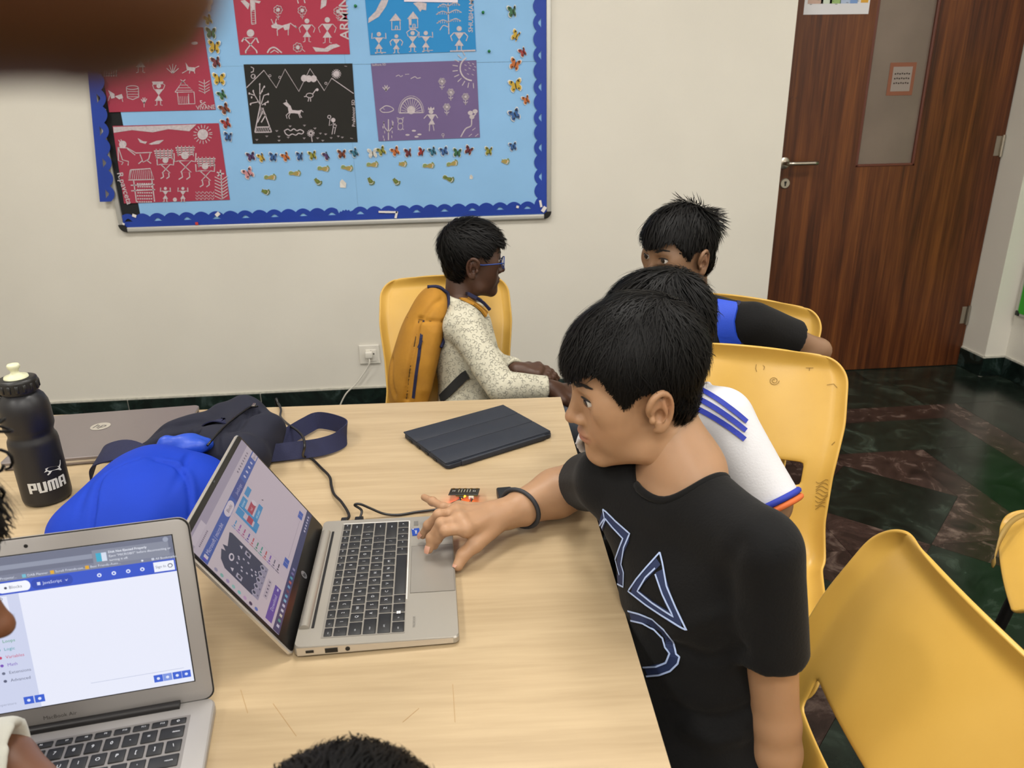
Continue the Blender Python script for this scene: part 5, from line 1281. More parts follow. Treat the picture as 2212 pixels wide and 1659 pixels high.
# handle loop, side loop, long webbing strap
def bandz(name, P, ups, w):
    C_ = catmull(P, 7); U_ = catmull(ups, 7); v, f = strip(C_, w, .0022, [tuple(u) for u in U_]); return mesh(name, v, f, m_navy, bag, True, world=True, sharp=40)
bandz('side_strap', [gz(205, 1012, TZ + .02), gz(215, 985, TZ + .06), gz(262, 973, TZ + .078), gz(310, 990, TZ + .075), gz(322, 1010, TZ + .06)], [(-1, -.2, .4), (-.7, -.2, .8), (0, -.35, 1), (.6, -.3, .8), (.9, -.3, .5)], .055)
bandz('handle_loop', [gz(440, 925, TZ + .05), gz(455, 912, TZ + .075), gz(480, 908, TZ + .085), gz(497, 925, TZ + .06), gz(492, 955, TZ + .025), gz(475, 968, TZ + .015)], [(-.5, 0, 1), (-.2, .2, 1), (.3, .2, 1), (1, 0, .2), (.7, 0, -.7), (0, 0, -1)], .032)
lp = [gz(470, 972, TZ + .02), gz(545, 968, TZ + .022), gz(610, 948, TZ + .022), gz(660, 920, TZ + .022), gz(688, 908, TZ + .022), gz(728, 915, TZ + .022), gz(748, 928, TZ + .021), gz(735, 950, TZ + .020), gz(690, 966, TZ + .020), gz(620, 975, TZ + .019), gz(560, 982, TZ + .019), gz(500, 990, TZ + .019)]
bandz('webbing_strap', lp, [(.1, -1, .55), (.1, -1, .55), (.2, -1, .5), (.25, -1, .45), (0, -1, .3), (-.5, -.9, .2), (-1, 0, .2), (-.4, .9, -.35), (-.2, .9, -.6), (-.1, .9, -.7), (0, .9, -.8), (0, .9, -.8)], .036)
s = Sdf(); s.ell((-.500, 1.315, TZ + .066), (.048, .03, .022), .01); s.ell((-.535, 1.32, TZ + .064), (.018, .022, .024), .01); V, F = s.mesh(.004); V = wrinkle(V, F, .010, 110, 3)
fmesh('plastic_wrap', V, F, mat('clear_blue_plastic', '#1c46b2', .45, bump=.8, bscale=40), bag, True)
# ------------------------------------------------------------------ moulded yellow chairs
m_yel = mat('yellow_plastic', '#cda44e', .36, var=.08, vscale=5, col2='#c29943', bump=.04, bscale=250, spec=.45)
m_rub = mat('chair_foot', '#0a0a0a', .6)
PROF = catmull([(.238, .395), (.228, .418), (.195, .430), (.10, .427), (-.02, .418), (-.10, .414), (-.148, .424), (-.176, .452), (-.192, .495), (-.206, .55), (-.226, .615), (-.262, .69), (-.302, .765), (-.338, .828)], 5)
def chair_shell():
    P = np.array(PROF)[:, :2] if np.array(PROF).shape[1] > 2 else np.array(PROF)
    d = np.r_[0, np.cumsum(np.linalg.norm(np.diff(P, axis=0), axis=1))]; Ltot = d[-1]
    sv = np.unique(np.concatenate([np.linspace(0, .03, 4), np.linspace(.03, Ltot - .07, 46), Ltot - .07 * (1 - np.linspace(0, 1, 12)) ** 1.6]))
    x = np.interp(sv, d, P[:, 0]); z = np.interp(sv, d, P[:, 1])
    uu = np.concatenate([-1 + .17 * np.linspace(0, 1, 7) ** 1.2, np.linspace(-.83, .83, 25)[1:-1], 1 - .17 * np.linspace(1, 0, 7) ** 1.2])
    sb = np.interp(.52, [0, 1], [0, 1])
    half = np.interp(z + (x > -.14) * -10 * 0, [.39, .43, .50, .60, .70, .83], [.205, .205, .196, .200, .212, .205])
    seat = x > -.13
    half[seat] = np.interp(x[seat], [-.13, .05, .24], [.200, .212, .205])
    R = .060
    for ends, fr in ((sv, 'front'), (Ltot - sv, 'top')):
        m = ends < R; t = 1 - ends[m] / R; half[m] -= R * (1 - np.sqrt(np.clip(1 - t * t, 0, 1))) * (1.0 if fr == 'top' else .7)
    tx = np.gradient(x, sv); tz = np.gradient(z, sv); n = np.stack([tz, -tx], 1)      # points to the back / underside
    n /= np.linalg.norm(n, axis=1)[:, None]
    nv, nu = len(sv), len(uu); V = np.zeros((nv, nu, 3))
    back = np.clip((z - .46) / .12, 0, 1) * (~seat)
    for i in range(nv):
        y = uu * half[i]
        e = np.minimum((1 - np.abs(uu)) * half[i], np.minimum(sv[i], Ltot - sv[i]))
        lip = .026 * np.clip(1 - e / .034, 0, 1) ** 2
        curve = (.028 * back[i] + .010 * (1 - back[i])) * (np.abs(uu) ** 2.2)        # hollow across seat and back
        o = lip - curve
        V[i, :, 0] = x[i] + (-n[i, 0]) * -1 * o * 1.0 if False else x[i] + n[i, 0] * o * (-1 if False else 1)
        V[i, :, 1] = y; V[i, :, 2] = z[i] + n[i, 1] * o
    sl = []; F = []
    for i in range(nv - 1):
        for j in range(nu - 1):
            zc = (z[i] + z[i + 1]) / 2; yc = (uu[j] + uu[j + 1]) / 2 * half[i]
            if (not seat[i]) and .572 < zc < .620 and abs(yc) < .142:
                continue
            F.append((i * nu + j, i * nu + j + 1, (i + 1) * nu + j + 1, (i + 1) * nu + j))
    return V.reshape(-1, 3), F
_sv, _sf = chair_shell()
# orientation: make face normals point to the sitter
def make_chair(label, loc, yaw, group='yellow plastic chairs'):
    t = thing('plastic_chair', label, 'chair', (loc[0], loc[1], 0), yaw, group)
    o = mesh('seat_shell', _sv, _sf, m_yel, t, True)
    a = o.modifiers.new('thick', 'SOLIDIFY'); a.thickness = .006; a.offset = 0
    s = o.modifiers.new('round', 'SUBSURF'); s.levels = 1; s.render_levels = 1
    for sx, sy in ((.17, .16), (.17, -.16), (-.13, .15), (-.13, -.15)):
        top = (sx, sy, .398); bot = (sx + (.045 if sx > 0 else -.10), sy * 1.25, .012)
        MB().tube([top, bot], .0135, 12).obj('leg', m_black_metal, t, True, sharp=60)
        MB().tube([(bot[0], bot[1], .0), (bot[0], bot[1], .03)], .017, 12).obj('foot_cap', m_rub, t, True, sharp=60)
    b = MB()
    for sy in (.16, -.16): b.tube([(.17, sy, .388), (-.13, sy * .94, .388)], .010, 8)
    b.tube([(.17, -.16, .388), (.17, .16, .388)], .010, 8); b.tube([(-.13, -.15, .388), (-.13, .15, .388)], .010, 8)
    b.obj('under_frame', m_black_metal, t, True, sharp=60)
    return t
D2R = math.radians
ch1 = make_chair('yellow plastic chair under the boy in the black neon-print T-shirt', (.232, .645), D2R(178))
ch2 = make_chair('scribbled yellow plastic chair of the boy in white with blue stripes', (.514, 1.248), D2R(-117))
ch3 = make_chair('yellow plastic chair of the boy with the blue strap, by the door', (.600, 1.720), D2R(-133))
ch4 = make_chair('yellow plastic chair behind the boy with the mustard backpack', (-.020, 2.055), D2R(-91))
ch5 = make_chair('empty yellow plastic chair with a loose strip on the dark floor', (1.375, 1.135), D2R(147))
ch6 = make_chair('yellow plastic chair under the person at the near table edge', (-.07, .165), D2R(90))
ch7 = make_chair('yellow plastic chair under the person with curly hair', (-.655, .205), D2R(80))
c5, s5 = cos(-ch5.rotation_euler.z), sin(-ch5.rotation_euler.z); R5 = np.array([[c5, -s5, 0], [s5, c5, 0], [0, 0, 1]])
lsp = [R5 @ (np.array(gz(px, py, z)) - np.array([1.375, 1.135, 0])) for px, py, z in ((2240, 1112, .435), (2212, 1112, .448), (2184, 1128, .450), (2163, 1160, .440), (2150, 1200, .415), (2144, 1226, .39))]
MB().add(*strip(catmull(lsp, 6), [.011] * 18 + [.010, .009, .008, .007, .006, .006, .007, .008, .010, .011, .010, .008, .005][:13], .0022, (-.5, -.5, .7))).obj('loose_strip', mat('worn_strip', '#8f7438', .6), ch5, True)
# pencil scribbles on the striped-shirt boy's chair back
m_pencil = mat('pencil_mark', '#86682a', .7)
def chair_world(ch):
    c, s = cos(ch.rotation_euler.z), sin(ch.rotation_euler.z); Rz = np.array([[c, -s, 0], [s, c, 0], [0, 0, 1]])
    return _sv @ Rz.T + np.array([ch.location.x, ch.location.y, 0])
def draw_on(bv, pls, w, off, name, m, parent, rotz=0.0, closed=False):
    """strokes given as photo pixels, laid onto the surface they fall on"""
    b = MB()
    for pl in pls:
        P = []; Nn = []
        for px, py in pl:
            h = cast(bv, px, py)
            if h[0] is None: continue
            n = h[1] if h[1].dot(Vector((0, 0, CAMZ)) - h[0]) > 0 else -h[1]
            P.append(np.array(h[0] + n * off)); Nn.append(np.array(n))
        if len(P) > 1: b.add(*strip(P, w, .0003, [tuple(q) for q in Nn]))
    if not b.v: return None
    v = np.array(b.v) - np.array(parent.location)
    if rotz: c, s = cos(-rotz), sin(-rotz); v = v @ np.array([[c, -s, 0], [s, c, 0], [0, 0, 1]]).T
    return mesh(name, v, b.f, m, parent)
bv2 = bvh_of(chair_world(ch2), _sf)
sp = [[(1672 + (14 - .5 * k) * .8 * cos(k * .55), 823 + (12 - .45 * k) * .8 * sin(k * .55)) for k in range(22)], [(1634, 788), (1632, 797), (1635, 804)], [(1648, 790), (1652, 793), (1649, 800)], [(1740, 795), (1756, 795)], [(1748, 795), (1747, 802)], [(1785, 832), (1800, 830), (1810, 838)], [(1798, 962), (1806, 955), (1822, 955)]]
for k in range(9): sp.append([(1762 + 6 * i, 1040 + 7 * k + 4 * sin(i * 1.1 + k)) for i in range(8)])
draw_on(bv2, sp, .0012, .0045, 'pencil_scribble', m_pencil, ch2, ch2.rotation_euler.z)['kind'] = 'stuff'
# ------------------------------------------------------------------ people
def skin_mat(name, col, lip):
    m = bpy.data.materials.new(name); m.use_nodes = True; nt = m.node_tree; N = nt.nodes; L = nt.links; p = N['Principled BSDF']
    a = N.new('ShaderNodeAttribute'); a.attribute_name = 'tone'
    t = N.new('ShaderNodeTexCoord'); n = N.new('ShaderNodeTexNoise'); n.inputs['Scale'].default_value = 35; n.inputs['Detail'].default_value = 4; L.new(t.outputs['Object'], n.inputs['Vector'])
    mr = N.new('ShaderNodeMapRange'); mr.inputs[3].default_value = .90; mr.inputs[4].default_value = 1.08; L.new(n.outputs['Fac'], mr.inputs[0])
    mx = N.new('ShaderNodeVectorMath'); mx.operation = 'SCALE'; L.new(a.outputs['Color'], mx.inputs[0]); L.new(mr.outputs[0], mx.inputs['Scale'])
    L.new(mx.outputs[0], p.inputs['Base Color'])
    p.inputs['Roughness'].default_value = .48; p.inputs['Specular IOR Level'].default_value = .38
    p.inputs['Subsurface Weight'].default_value = .12; p.inputs['Subsurface Radius'].default_value = (.010, .004, .002); p.inputs['Subsurface Scale'].default_value = .4
    n2 = N.new('ShaderNodeTexNoise'); n2.inputs['Scale'].default_value = 420; L.new(t.outputs['Object'], n2.inputs['Vector'])
    b = N.new('ShaderNodeBump'); b.inputs['Strength'].default_value = .06; b.inputs['Distance'].default_value = .001; L.new(n2.outputs['Fac'], b.inputs['Height']); L.new(b.outputs['Normal'], p.inputs['Normal'])
    MATS[name] = m; return m
m_hair = mat('black_hair', '#060505', .55, spec=.18)
m_hairbase = mat('black_hair_base', '#040404', .7, spec=.12)
m_eyew = mat('eye_white', '#c9c6c2', .25); m_iris = mat('iris_brown', '#1a0d08', .15); m_brow = mat('brow_hair', '#120c09', .6)

def nrm(v): v = np.array(v, float); return v / np.linalg.norm(v)
class Head:
    """head frame: origin between the ear canals, x = face direction, y = left, z = crown"""
    def __init__(s, O, fwd, up=(0, 0, 1), k=1.0):
        s.O = np.array(O, float); x = nrm(fwd); y = nrm(np.cross(up, x)); s.R = np.stack([x, y, np.cross(x, y)], 1); s.k = k
    def w(s, p): return s.O + s.R @ (np.array(p, float) * s.k)
    def W(s, P): return s.O + (np.array(P, float) * s.k) @ s.R.T
    def loc(s, P): return ((P - s.O) @ s.R) / s.k
def head_ops(s, H, ears=(1, 1)):
    k = H.k; w = H.w; R = H.R
    def E(c, r, kk=.012, op='u', rot=None): s.ell(w(c), np.array(r) * k, kk, op, R if rot is None else R @ rot)
    def Cn(a, b, r0, r1=None, kk=.008, op='u'): s.cone(w(a), w(b), r0 * k, (r1 if r1 is not None else r0) * k, kk, op)
    E((.001, 0, .045), (.086, .0715, .078)); E((.020, 0, .030), (.066, .066, .066), .02)
    E((.034, 0, -.026), (.050, .054, .060), .02)
    for g in (-1, 1):
        Cn((.004, g * .050, -.030), (.020, g * .046, -.058), .019, .018, .018); Cn((.020, g * .046, -.058), (.064, g * .014, -.078), .018, .015, .018)
        E((.046, g * .036, -.026), (.031, .024, .036), .020); E((.040, g * .048, .002), (.030, .017, .034), .018)          # cheek
        E((.066, g * .027, .033), (.018, .024, .010), .012)           # brow
        E((.058, g * .050, .012), (.020, .012, .018), .015)           # temple / cheekbone
    E((.068, 0, -.078), (.017, .017, .014), .014)                     # chin
    E((.070, 0, -.048), (.018, .024, .022), .014)                     # mouth mound
    for g in (-1, 1): E((.0905, g * .031, .019), (.0125, .017, .0105), .010, 's')    # eye sockets
    Cn((.079, 0, .026), (.096, 0, -.010), .0075, .0085, .010); E((.0980, 0, -.0150), (.0092, .0088, .0082), .007)
    for g in (-1, 1): E((.0870, g * .0105, -.0185), (.0085, .0058, .0058), .008)
    E((.0832, 0, -.0398), (.0098, .0195, .0044), .005); E((.0828, 0, -.0488), (.0092, .0165, .0048), .005)
    for g in (-1, 1): E((.0965, g * .0055, -.0242), (.0040, .0028, .0026), .002, 's')
    E((.0965, 0, -.0444), (.0120, .0225, .0009), .0025, 's')
    E((.0935, 0, -.0590), (.0080, .016, .0040), .006, 's'); E((.0960, 0, -.0310), (.0060, .0032, .0070), .004, 's')
    for g in (-1, 1):                                                 # eyelids round the eyeball, with an almond opening
        E((.0715, g * .0310, .0195), (.0138, .0145, .0128), .004); E((.0855, g * .0335, .0190), (.0130, .0150, .0056), .002, 's')
    for g, on in zip((-1, 1), ears):
        if not on: continue
        rot = np.array(Euler((g * -.10, .20, g * .42)).to_matrix())
        def e(x, y, z): return tuple(np.array([.005, g * .0725, .003]) + rot @ np.array([x, g * y, z]))
        E(e(-.004, .004, .000), (.0150, .0045, .0270), .006, 'u', rot)
        hx = [(.010, .002, .004), (.011, .006, .018), (.004, .009, .029), (-.009, .011, .030), (-.0175, .012, .018), (-.0185, .011, .000), (-.013, .009, -.016), (-.003, .006, -.026), (.006, .003, -.024)]
        hx = catmull([e(*q) for q in hx], 3)
        for i in range(len(hx) - 1): Cn(hx[i], hx[i + 1], .0037, .0037, .003)
        E(e(-.001, .007, -.021), (.0085, .0048, .0085), .005, 'u', rot)
        an = catmull([e(-.010, .009, .016), e(-.0085, .0105, .002), e(-.002, .010, -.010)], 3)
        for i in range(len(an) - 1): Cn(an[i], an[i + 1], .0030, .0030, .004)
        E(e(.000, .0085, -.002), (.0070, .0065, .0090), .003, 's', rot); E(e(-.0135, .0135, .010), (.0028, .0030, .0110), .002, 's', rot)
        E(e(.0105, .006, -.004), (.0045, .0040, .0055), .003, 'u', rot)   # tragus
def skin_tone(V, H, base, lip, extra=None):
    c = np.tile(np.array(lin(base)), (len(V), 1)); lc = np.array(lin(lip))
    if H is not None:
        q = H.loc(V)
        dl = np.sqrt(((q[:, 0] - .088) / .016) ** 2 + (q[:, 1] / .0215) ** 2 + ((q[:, 2] + .0446) / .0098) ** 2)
        m = np.clip(1.35 - dl, 0, 1)[:, None] ** .8; c = c * (1 - .8 * m) + lc * .8 * m
        for g in (-1, 1):    # slightly redder ear rim, nose tip and cheek
            m = .35 * np.exp(-(((q - np.array([-.012, g * .083, .012])) / .022) ** 2).sum(1))[:, None]; c = c * (1 - m) + c * np.array([1.12, .80, .74]) * m
            m = .25 * np.exp(-(((q - np.array([.060, g * .045, -.018])) / .022) ** 2).sum(1))[:, None]; c = c * (1 - m) + c * np.array([1.10, .84, .78]) * m
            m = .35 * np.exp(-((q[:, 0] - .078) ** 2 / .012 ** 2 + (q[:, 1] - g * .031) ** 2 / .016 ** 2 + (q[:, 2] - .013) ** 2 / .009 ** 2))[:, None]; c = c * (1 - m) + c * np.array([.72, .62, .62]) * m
        m = .3 * np.exp(-(((q - np.array([.102, 0, -.016])) / .012) ** 2).sum(1))[:, None]; c = c * (1 - m) + c * np.array([1.12, .82, .76]) * m
    return c
def join(parts):
    Vs, Fs, o = [], [], 0
    for V, F in parts: Vs.append(V); Fs.append(F + o); o += len(V)
    return np.concatenate(Vs), np.concatenate(Fs)
def ball(c, r, n=16):
    v, f = lathe([(max(1e-5, r * sin(a)), -r * cos(a)) for a in np.linspace(0.02, pi - .02, n)], 20); return np.array(v) + np.array(c), f
def add_eyes(H, par, sides=(1, -1), gaze=(1, 0, 0)):
    gz_ = nrm(gaze)
    for g in sides:
        c = np.array([.0724, g * .0312, .0192]); v, f = ball((0, 0, 0), .0122)
        mesh('eye', H.W(v + c), f, m_eyew, par, True, world=True)
        ax = nrm(gz_); u = nrm(np.cross((0, 0, 1), ax)); w_ = np.cross(ax, u)
        ring = []; fr = []
        for r_, off in ((0.0, .01262), (.0035, .01235), (.0060, .01130)):
            for a in np.linspace(0, 2 * pi, 18, endpoint=False): ring.append(c + ax * off + r_ * (cos(a) * u + sin(a) * w_))
        for j in range(2):
            for i in range(18): fr.append((j * 18 + i, j * 18 + (i + 1) % 18, (j + 1) * 18 + (i + 1) % 18, (j + 1) * 18 + i))
        mesh('iris', H.W(ring), fr, m_iris, par, True, world=True)
def ribbons(P, N, W):
    """P: (n strands, k points, 3), N: (n,k,3) outward, W: (n,k) widths -> quads"""
    n, k, _ = P.shape; T = np.gradient(P, axis=1); S = np.cross(T, N); S /= np.linalg.norm(S, axis=2, keepdims=True) + 1e-9
    A = P - S * W[..., None] / 2; B = P + S * W[..., None] / 2; V = np.stack([A, B], 2).reshape(-1, 3)
    b = (np.arange(n) * k * 2)[:, None] + (np.arange(k - 1) * 2)[None]; b = b.ravel()
    return V, np.stack([b, b + 1, b + 3, b + 2], 1)
def brow(H, par, sides=(1, -1), n=150, seed=3):
    r = np.random.default_rng(seed); Ps, Ns = [], []
    for g in sides:
        t = r.uniform(0, 1, n); y = .013 + .031 * t; z = .0372 + .0045 * np.sin(t * 2.2) + .002 * t + r.normal(0, .0015, n) * (1 - .5 * t); x = .0845 - 12.0 * (y - .018) ** 2 * 1.05
        p = np.stack([x, g * y, z], 1); d = np.stack([-.25 - .4 * t, g * np.ones(n), .40 - .5 * t], 1); d /= np.linalg.norm(d, axis=1)[:, None]
        L_ = r.uniform(.005, .008, n); K = np.linspace(0, 1, 3)
        Ps.append(p[:, None] + d[:, None] * (L_[:, None] * K)[..., None]); Ns.append(np.tile(np.array([.9, g * .35, .2]), (n, 3, 1)))
    P = np.concatenate(Ps); N_ = np.concatenate(Ns); W = np.tile(np.array([.0008, .0007, .0002]), (len(P), 1)); return P, N_, W
def snap_to(bv, V, off):
    out = np.array(V, float)
    for i in range(len(out)):
        h = bv.find_nearest(Vector(out[i]))
        if h[0] is not None: out[i] = np.array(h[0]) + np.array(h[1]) * off[i % len(off)]
    return out
def make_brows(H, par, bv, sides):
    P, N_, W = brow(H, par, sides); n, k, _ = P.shape; Q = H.W(P.reshape(-1, 3))
    Q = snap_to(bv, Q, [.0006, .0012, .0010]).reshape(n, k, 3); Nw = N_ @ H.R.T
    V, F = ribbons(Q, Nw, W); fmesh('eyebrows', V, F, m_brow, par, True)['kind'] = 'stuff'
    # lash line
    for g in sides:
        A = np.linspace(0, 1, 9); pts = np.stack([.0856 - 34 * ((A - .25) * .022) ** 2, g * (.0195 + .0265 * A), .0224 + .0040 * np.sin(pi * np.clip(A, 0, 1)) ** .8 - .001], 1)
        v, f = strip(H.W(pts), [.0010, .0016, .0020, .0023, .0026, .0028, .0028, .0022, .0010], .0012, tuple(H.R @ np.array([1, g * .3, .4]))); mesh('lashes', v, f, m_brow, par, True, world=True)
def hair(H, par, zline, blobs, crown, length, n, seed, h=.0035, width=.0014, lift=.004, tipfall=0.0, spike=None, rough=.25, ear=True, base_c=(.001, 0, .045), base_r=(.086, .0715, .078), fringe=None):
    """hair cap: blobs (centre, radii) blended, cut along zline (list of x, lower z), covered with combed locks"""
    s = Sdf(); I3 = np.eye(3)
    for c, r in blobs: s.ell(c, r, .012)
    zx = np.array(zline, float)
    lo = np.min([np.array(c) - np.array(r) for c, r in blobs], 0) - .01; hi = np.max([np.array(c) + np.array(r) for c, r in blobs], 0) + .01
    s.fn(lambda P: (np.interp(P[..., 0], zx[:, 0], zx[:, 1]) - P[..., 2]) * .8, lo, hi, .004, 'i')
    s.ell(np.array(base_c), np.array(base_r) - .004, .002, 's')
    if ear:
        for g in (-1, 1): s.ell((.006, g * .084, .002), (.021, .022, .031), .004, 's')
    V, F = s.mesh(h, lo, hi, 2); V = wrinkle(V, F, .0028, 150, seed)
    o = fmesh('hair', H.W(V), F, m_hairbase, par, True)
    r = np.random.default_rng(seed); N = vnormals(V, F)
    cb = np.array(base_c); rb = np.array(base_r)
    eb = np.sqrt((((V - cb) / rb) ** 2).sum(1))
    ok = np.where(((N * (V - cb)).sum(1) > 0.2 * np.linalg.norm(V - cb, axis=1)))[0]
    idx = r.choice(ok, n); p = V[idx] + r.normal(0, h * .4, (n, 3)); nn = N[idx]
    cr = np.array(crown, float); K = 6; P = np.zeros((n, K, 3)); NN = np.zeros((n, K, 3))
    L_ = length(p, r); gap_ = p[:, 2] - np.interp(p[:, 0], zx[:, 0], zx[:, 1]); L_ = np.minimum(L_, np.maximum(gap_, 0) * 1.15 + r.uniform(.003, .013, n)); rn = r.normal(0, rough, (n, 3)); li = np.abs(r.normal(0, 1, n)) * lift
    cur = p.copy()
    for j in range(K):
        P[:, j] = cur; rad = (cur - cb) / rb ** 2; nv = rad / np.linalg.norm(rad, axis=1)[:, None]; NN[:, j] = nv
        d = cur - cr; d = d + np.cross(nv, d) * .35; d = d - nv * (d * nv).sum(1)[:, None]; d /= np.linalg.norm(d, axis=1)[:, None] + 1e-9
        d = d + rn; d -= nv * (d * nv).sum(1)[:, None]; d /= np.linalg.norm(d, axis=1)[:, None] + 1e-9
        d[:, 2] -= tipfall * j / K
        st = (L_ / (K - 1))[:, None]
        e0 = np.sqrt((((cur - cb) / rb) ** 2).sum(1)); nx = cur + d * st; e1 = np.sqrt((((nx - cb) / rb) ** 2).sum(1))
        tgt = np.maximum(e0, 1.02) + li / .08 / K
        up = cur[:, 2] > -.02
        f = np.where(up & (e1 > 0), tgt / e1, 1.0); nx = cb + (nx - cb) * f[:, None]; cur = nx
    if spike is not None:
        m, dirs, amt = spike(p); ramp = np.linspace(0, 1, K) ** 1.5
        P += (m * amt)[:, None, None] * ramp[None, :, None] * (np.array(dirs)[None, None] + r.normal(0, .35, (n, 1, 3)))
    zl_ = np.interp(P[..., 0], zx[:, 0], zx[:, 1]) - r.uniform(0, .009, (n, 1)) * r.uniform(0, 1, (n, 1))
    cut = np.cumsum((P[..., 2] < zl_) & (P[..., 0] > -.02), 1) > 0
    for j in range(1, K): P[:, j] = np.where(cut[:, j][:, None], P[:, j - 1] + (P[:, j] - P[:, j - 1]) * .12, P[:, j])
    P += NN * .0012
    W = width * np.array([.9, 1.0, 1.0, .9, .6, .12])[None] * r.uniform(.6, 1.4, (n, 1))
    V2, F2 = ribbons(P, NN, W)
    o2 = fmesh('hair_locks', H.W(V2), F2, m_hair, o, True); o2['kind'] = 'stuff'
    return o
def frame_of(f): x = nrm([f[0], f[1], 0]); return x, np.array([-x[1], x[0], 0])
def torso_ops(s, J, grow=0.0, sc=1.0, k=.03):
    """J: dict with pelvis, chest, neck, shL, shR, f (facing)"""
    f, l = frame_of(J['f']); pel, che, nck = [np.array(J[q], float) for q in ('pelvis', 'chest', 'neck')]
    def ax(a, b): u = nrm(b - a); ll = nrm(l - u * (l @ u)); return np.stack([np.cross(ll, u), ll, u], 1)
    A = ax(pel, che); B = ax(che, nck); g = grow
    s.ell(pel, np.array([.095, .130, .095]) * sc + g, k, 'u', A); s.ell(pel * .5 + che * .5, np.array([.085, .115, .13]) * sc + g, k, 'u', A)
    s.ell(che, np.array([.090, .128, .115]) * sc + g, k, 'u', B)
    s.ell(nck + f * .022 - np.array([0, 0, .055]), np.array([.062, .095, .050]) * sc + g, k, 'u', B)
    for q in ('shL', 'shR'): Q = np.array(J[q], float); s.cone(che * .75 + Q * .25, Q * .85 + nck * .15 - np.array([0, 0, .02]), .066 * sc + g, .036 * sc + g, k)
    sl, sr = [np.array(J[q], float) * .90 + nck * .10 for q in ('shL', 'shR')]; s.cone(sl, sr, .034 * sc + g, None, k * .8); s.cone(nck, sl, .036 * sc + g * .6, .030 * sc + g, k * .8); s.cone(nck, sr, .036 * sc + g * .6, .030 * sc + g, k * .8)
def arm_ops(s, sh, el, wr, r=(.040, .036, .0245), k=.012):
    sh, el, wr = [np.array(q, float) for q in (sh, el, wr)]
    m1 = sh * .5 + el * .5; m2 = el * .65 + wr * .35
    s.path([sh, m1, el], [r[0], r[0] * .97, r[1] * .93], k); s.path([el, m2, wr], [r[1] * .96, r[1], r[2]], k)
def sleeve(sh, el, t, r0, r1, h, seed=1, amp=.0025, grow=.0, k=.01, extra=None):
    """short or long sleeve: from sh along the polyline el..., open end hollowed"""
    s = Sdf(); pts = [np.array(q, float) for q in ([sh] + list(el))]
    n = len(pts)
    rs = list(np.linspace(r0, r1, n))
    end = pts[-1]; dr = nrm(pts[-1] - pts[-2]); pts[-1] = end + dr * .03
    s.path(pts, rs, k)
    lo = np.min(pts, 0) - max(r0, r1) - .03; hi = np.max(pts, 0) + max(r0, r1) + .03
    s.cone(end - dr * .035, end + dr * .06, r1 * .80, r1 * .90, .003, 's')
    s.fn(lambda P: np.where(((P - end) ** 2).sum(-1) < (r1 * 2.4) ** 2, (P - end) @ dr, -.05), lo, hi, .003, 'i')
    V, F = s.mesh(h, lo, hi, 2); return wrinkle(V, F, amp, 70, seed), F
def sleeve_ops(s, sh, el, r0, r1, k=.02):
    """sleeve blended into a shirt, with an open hollow end at the last point of el"""
    pts = [np.array(q, float) for q in ([sh] + list(el))]; rs = list(np.linspace(r0, r1, len(pts))); end = pts[-1].copy(); dr = nrm(pts[-1] - pts[-2]); pts[-1] = end + dr * .02
    t = Sdf().path(pts, rs, .004); R = max(r0, r1)
    def f(P):
        d = t.eval(P); q = P - end; a = q @ dr; rad = np.sqrt(np.maximum((q * q).sum(-1) - a * a, 0))
        return np.maximum(np.maximum(d, a), np.where(a > -.022, r1 * .77 - rad, -.05))
    s.fn(f, np.min(pts, 0) - R, np.max(pts, 0) + R, k, 'u')
def hand_ops(s, W_, fingers, thumb, palm_r=.0135, wr_r=.022, k=.006):
    """fingers: list of joint polylines from knuckle to tip; thumb likewise from its base"""
    W_ = np.array(W_, float)
    kn = [np.array(f[0], float) for f in fingers]
    for q in kn: s.cone(W_ + (q - W_) * .12, q, palm_r * 1.12, palm_r * .88, .010)
    s.cone(W_, W_ + (np.mean(kn, 0) - W_) * .3, wr_r, wr_r * .9, .012)
    for i in range(len(kn) - 1): s.cone(kn[i], kn[i + 1], palm_r * .9, palm_r * .9, .006)
    for i, f in enumerate(fingers):
        r = np.linspace(.0088, .0064, len(f)) * (1.0 if i < 3 else .88)
        s.path([np.array(q, float) for q in f], list(r), .0035)
        for q in f[1:-1]: s.ell(q, np.full(3, .0082 * (1 if i < 3 else .88)), .004)
    t = [np.array(q, float) for q in thumb]; s.cone(W_ + (t[0] - W_) * .4, t[1], .016, .0125, .010); s.path(t[1:], list(np.linspace(.0118, .0082, len(t) - 1)), .005)
def nails(fingers, par, up, m, which):
    for i in which:
        f = [np.array(q, float) for q in fingers[i]]; d = nrm(f[-1] - f[-2]); u = nrm(np.array(up) - d * (np.array(up) @ d)); l = np.cross(u, d)
        c = f[-1] + u * .0060 - d * .0002; pts = []
        fs = [];
        for a in np.linspace(-1, 1, 7):
            for b_ in np.linspace(-1, 1, 5):
                e = b_ * .0045 * (1 - .25 * max(0, a) ** 2); pts.append(c + d * a * .0058 + l * e + u * (.0020 - 60 * e * e - .0008 * a * a))
        for a in range(6):
            for b_ in range(4): fs.append((a * 5 + b_, a * 5 + b_ + 1, a * 5 + b_ + 6, a * 5 + b_ + 5))
        mesh('fingernail', pts, fs, m, par, True, world=True)
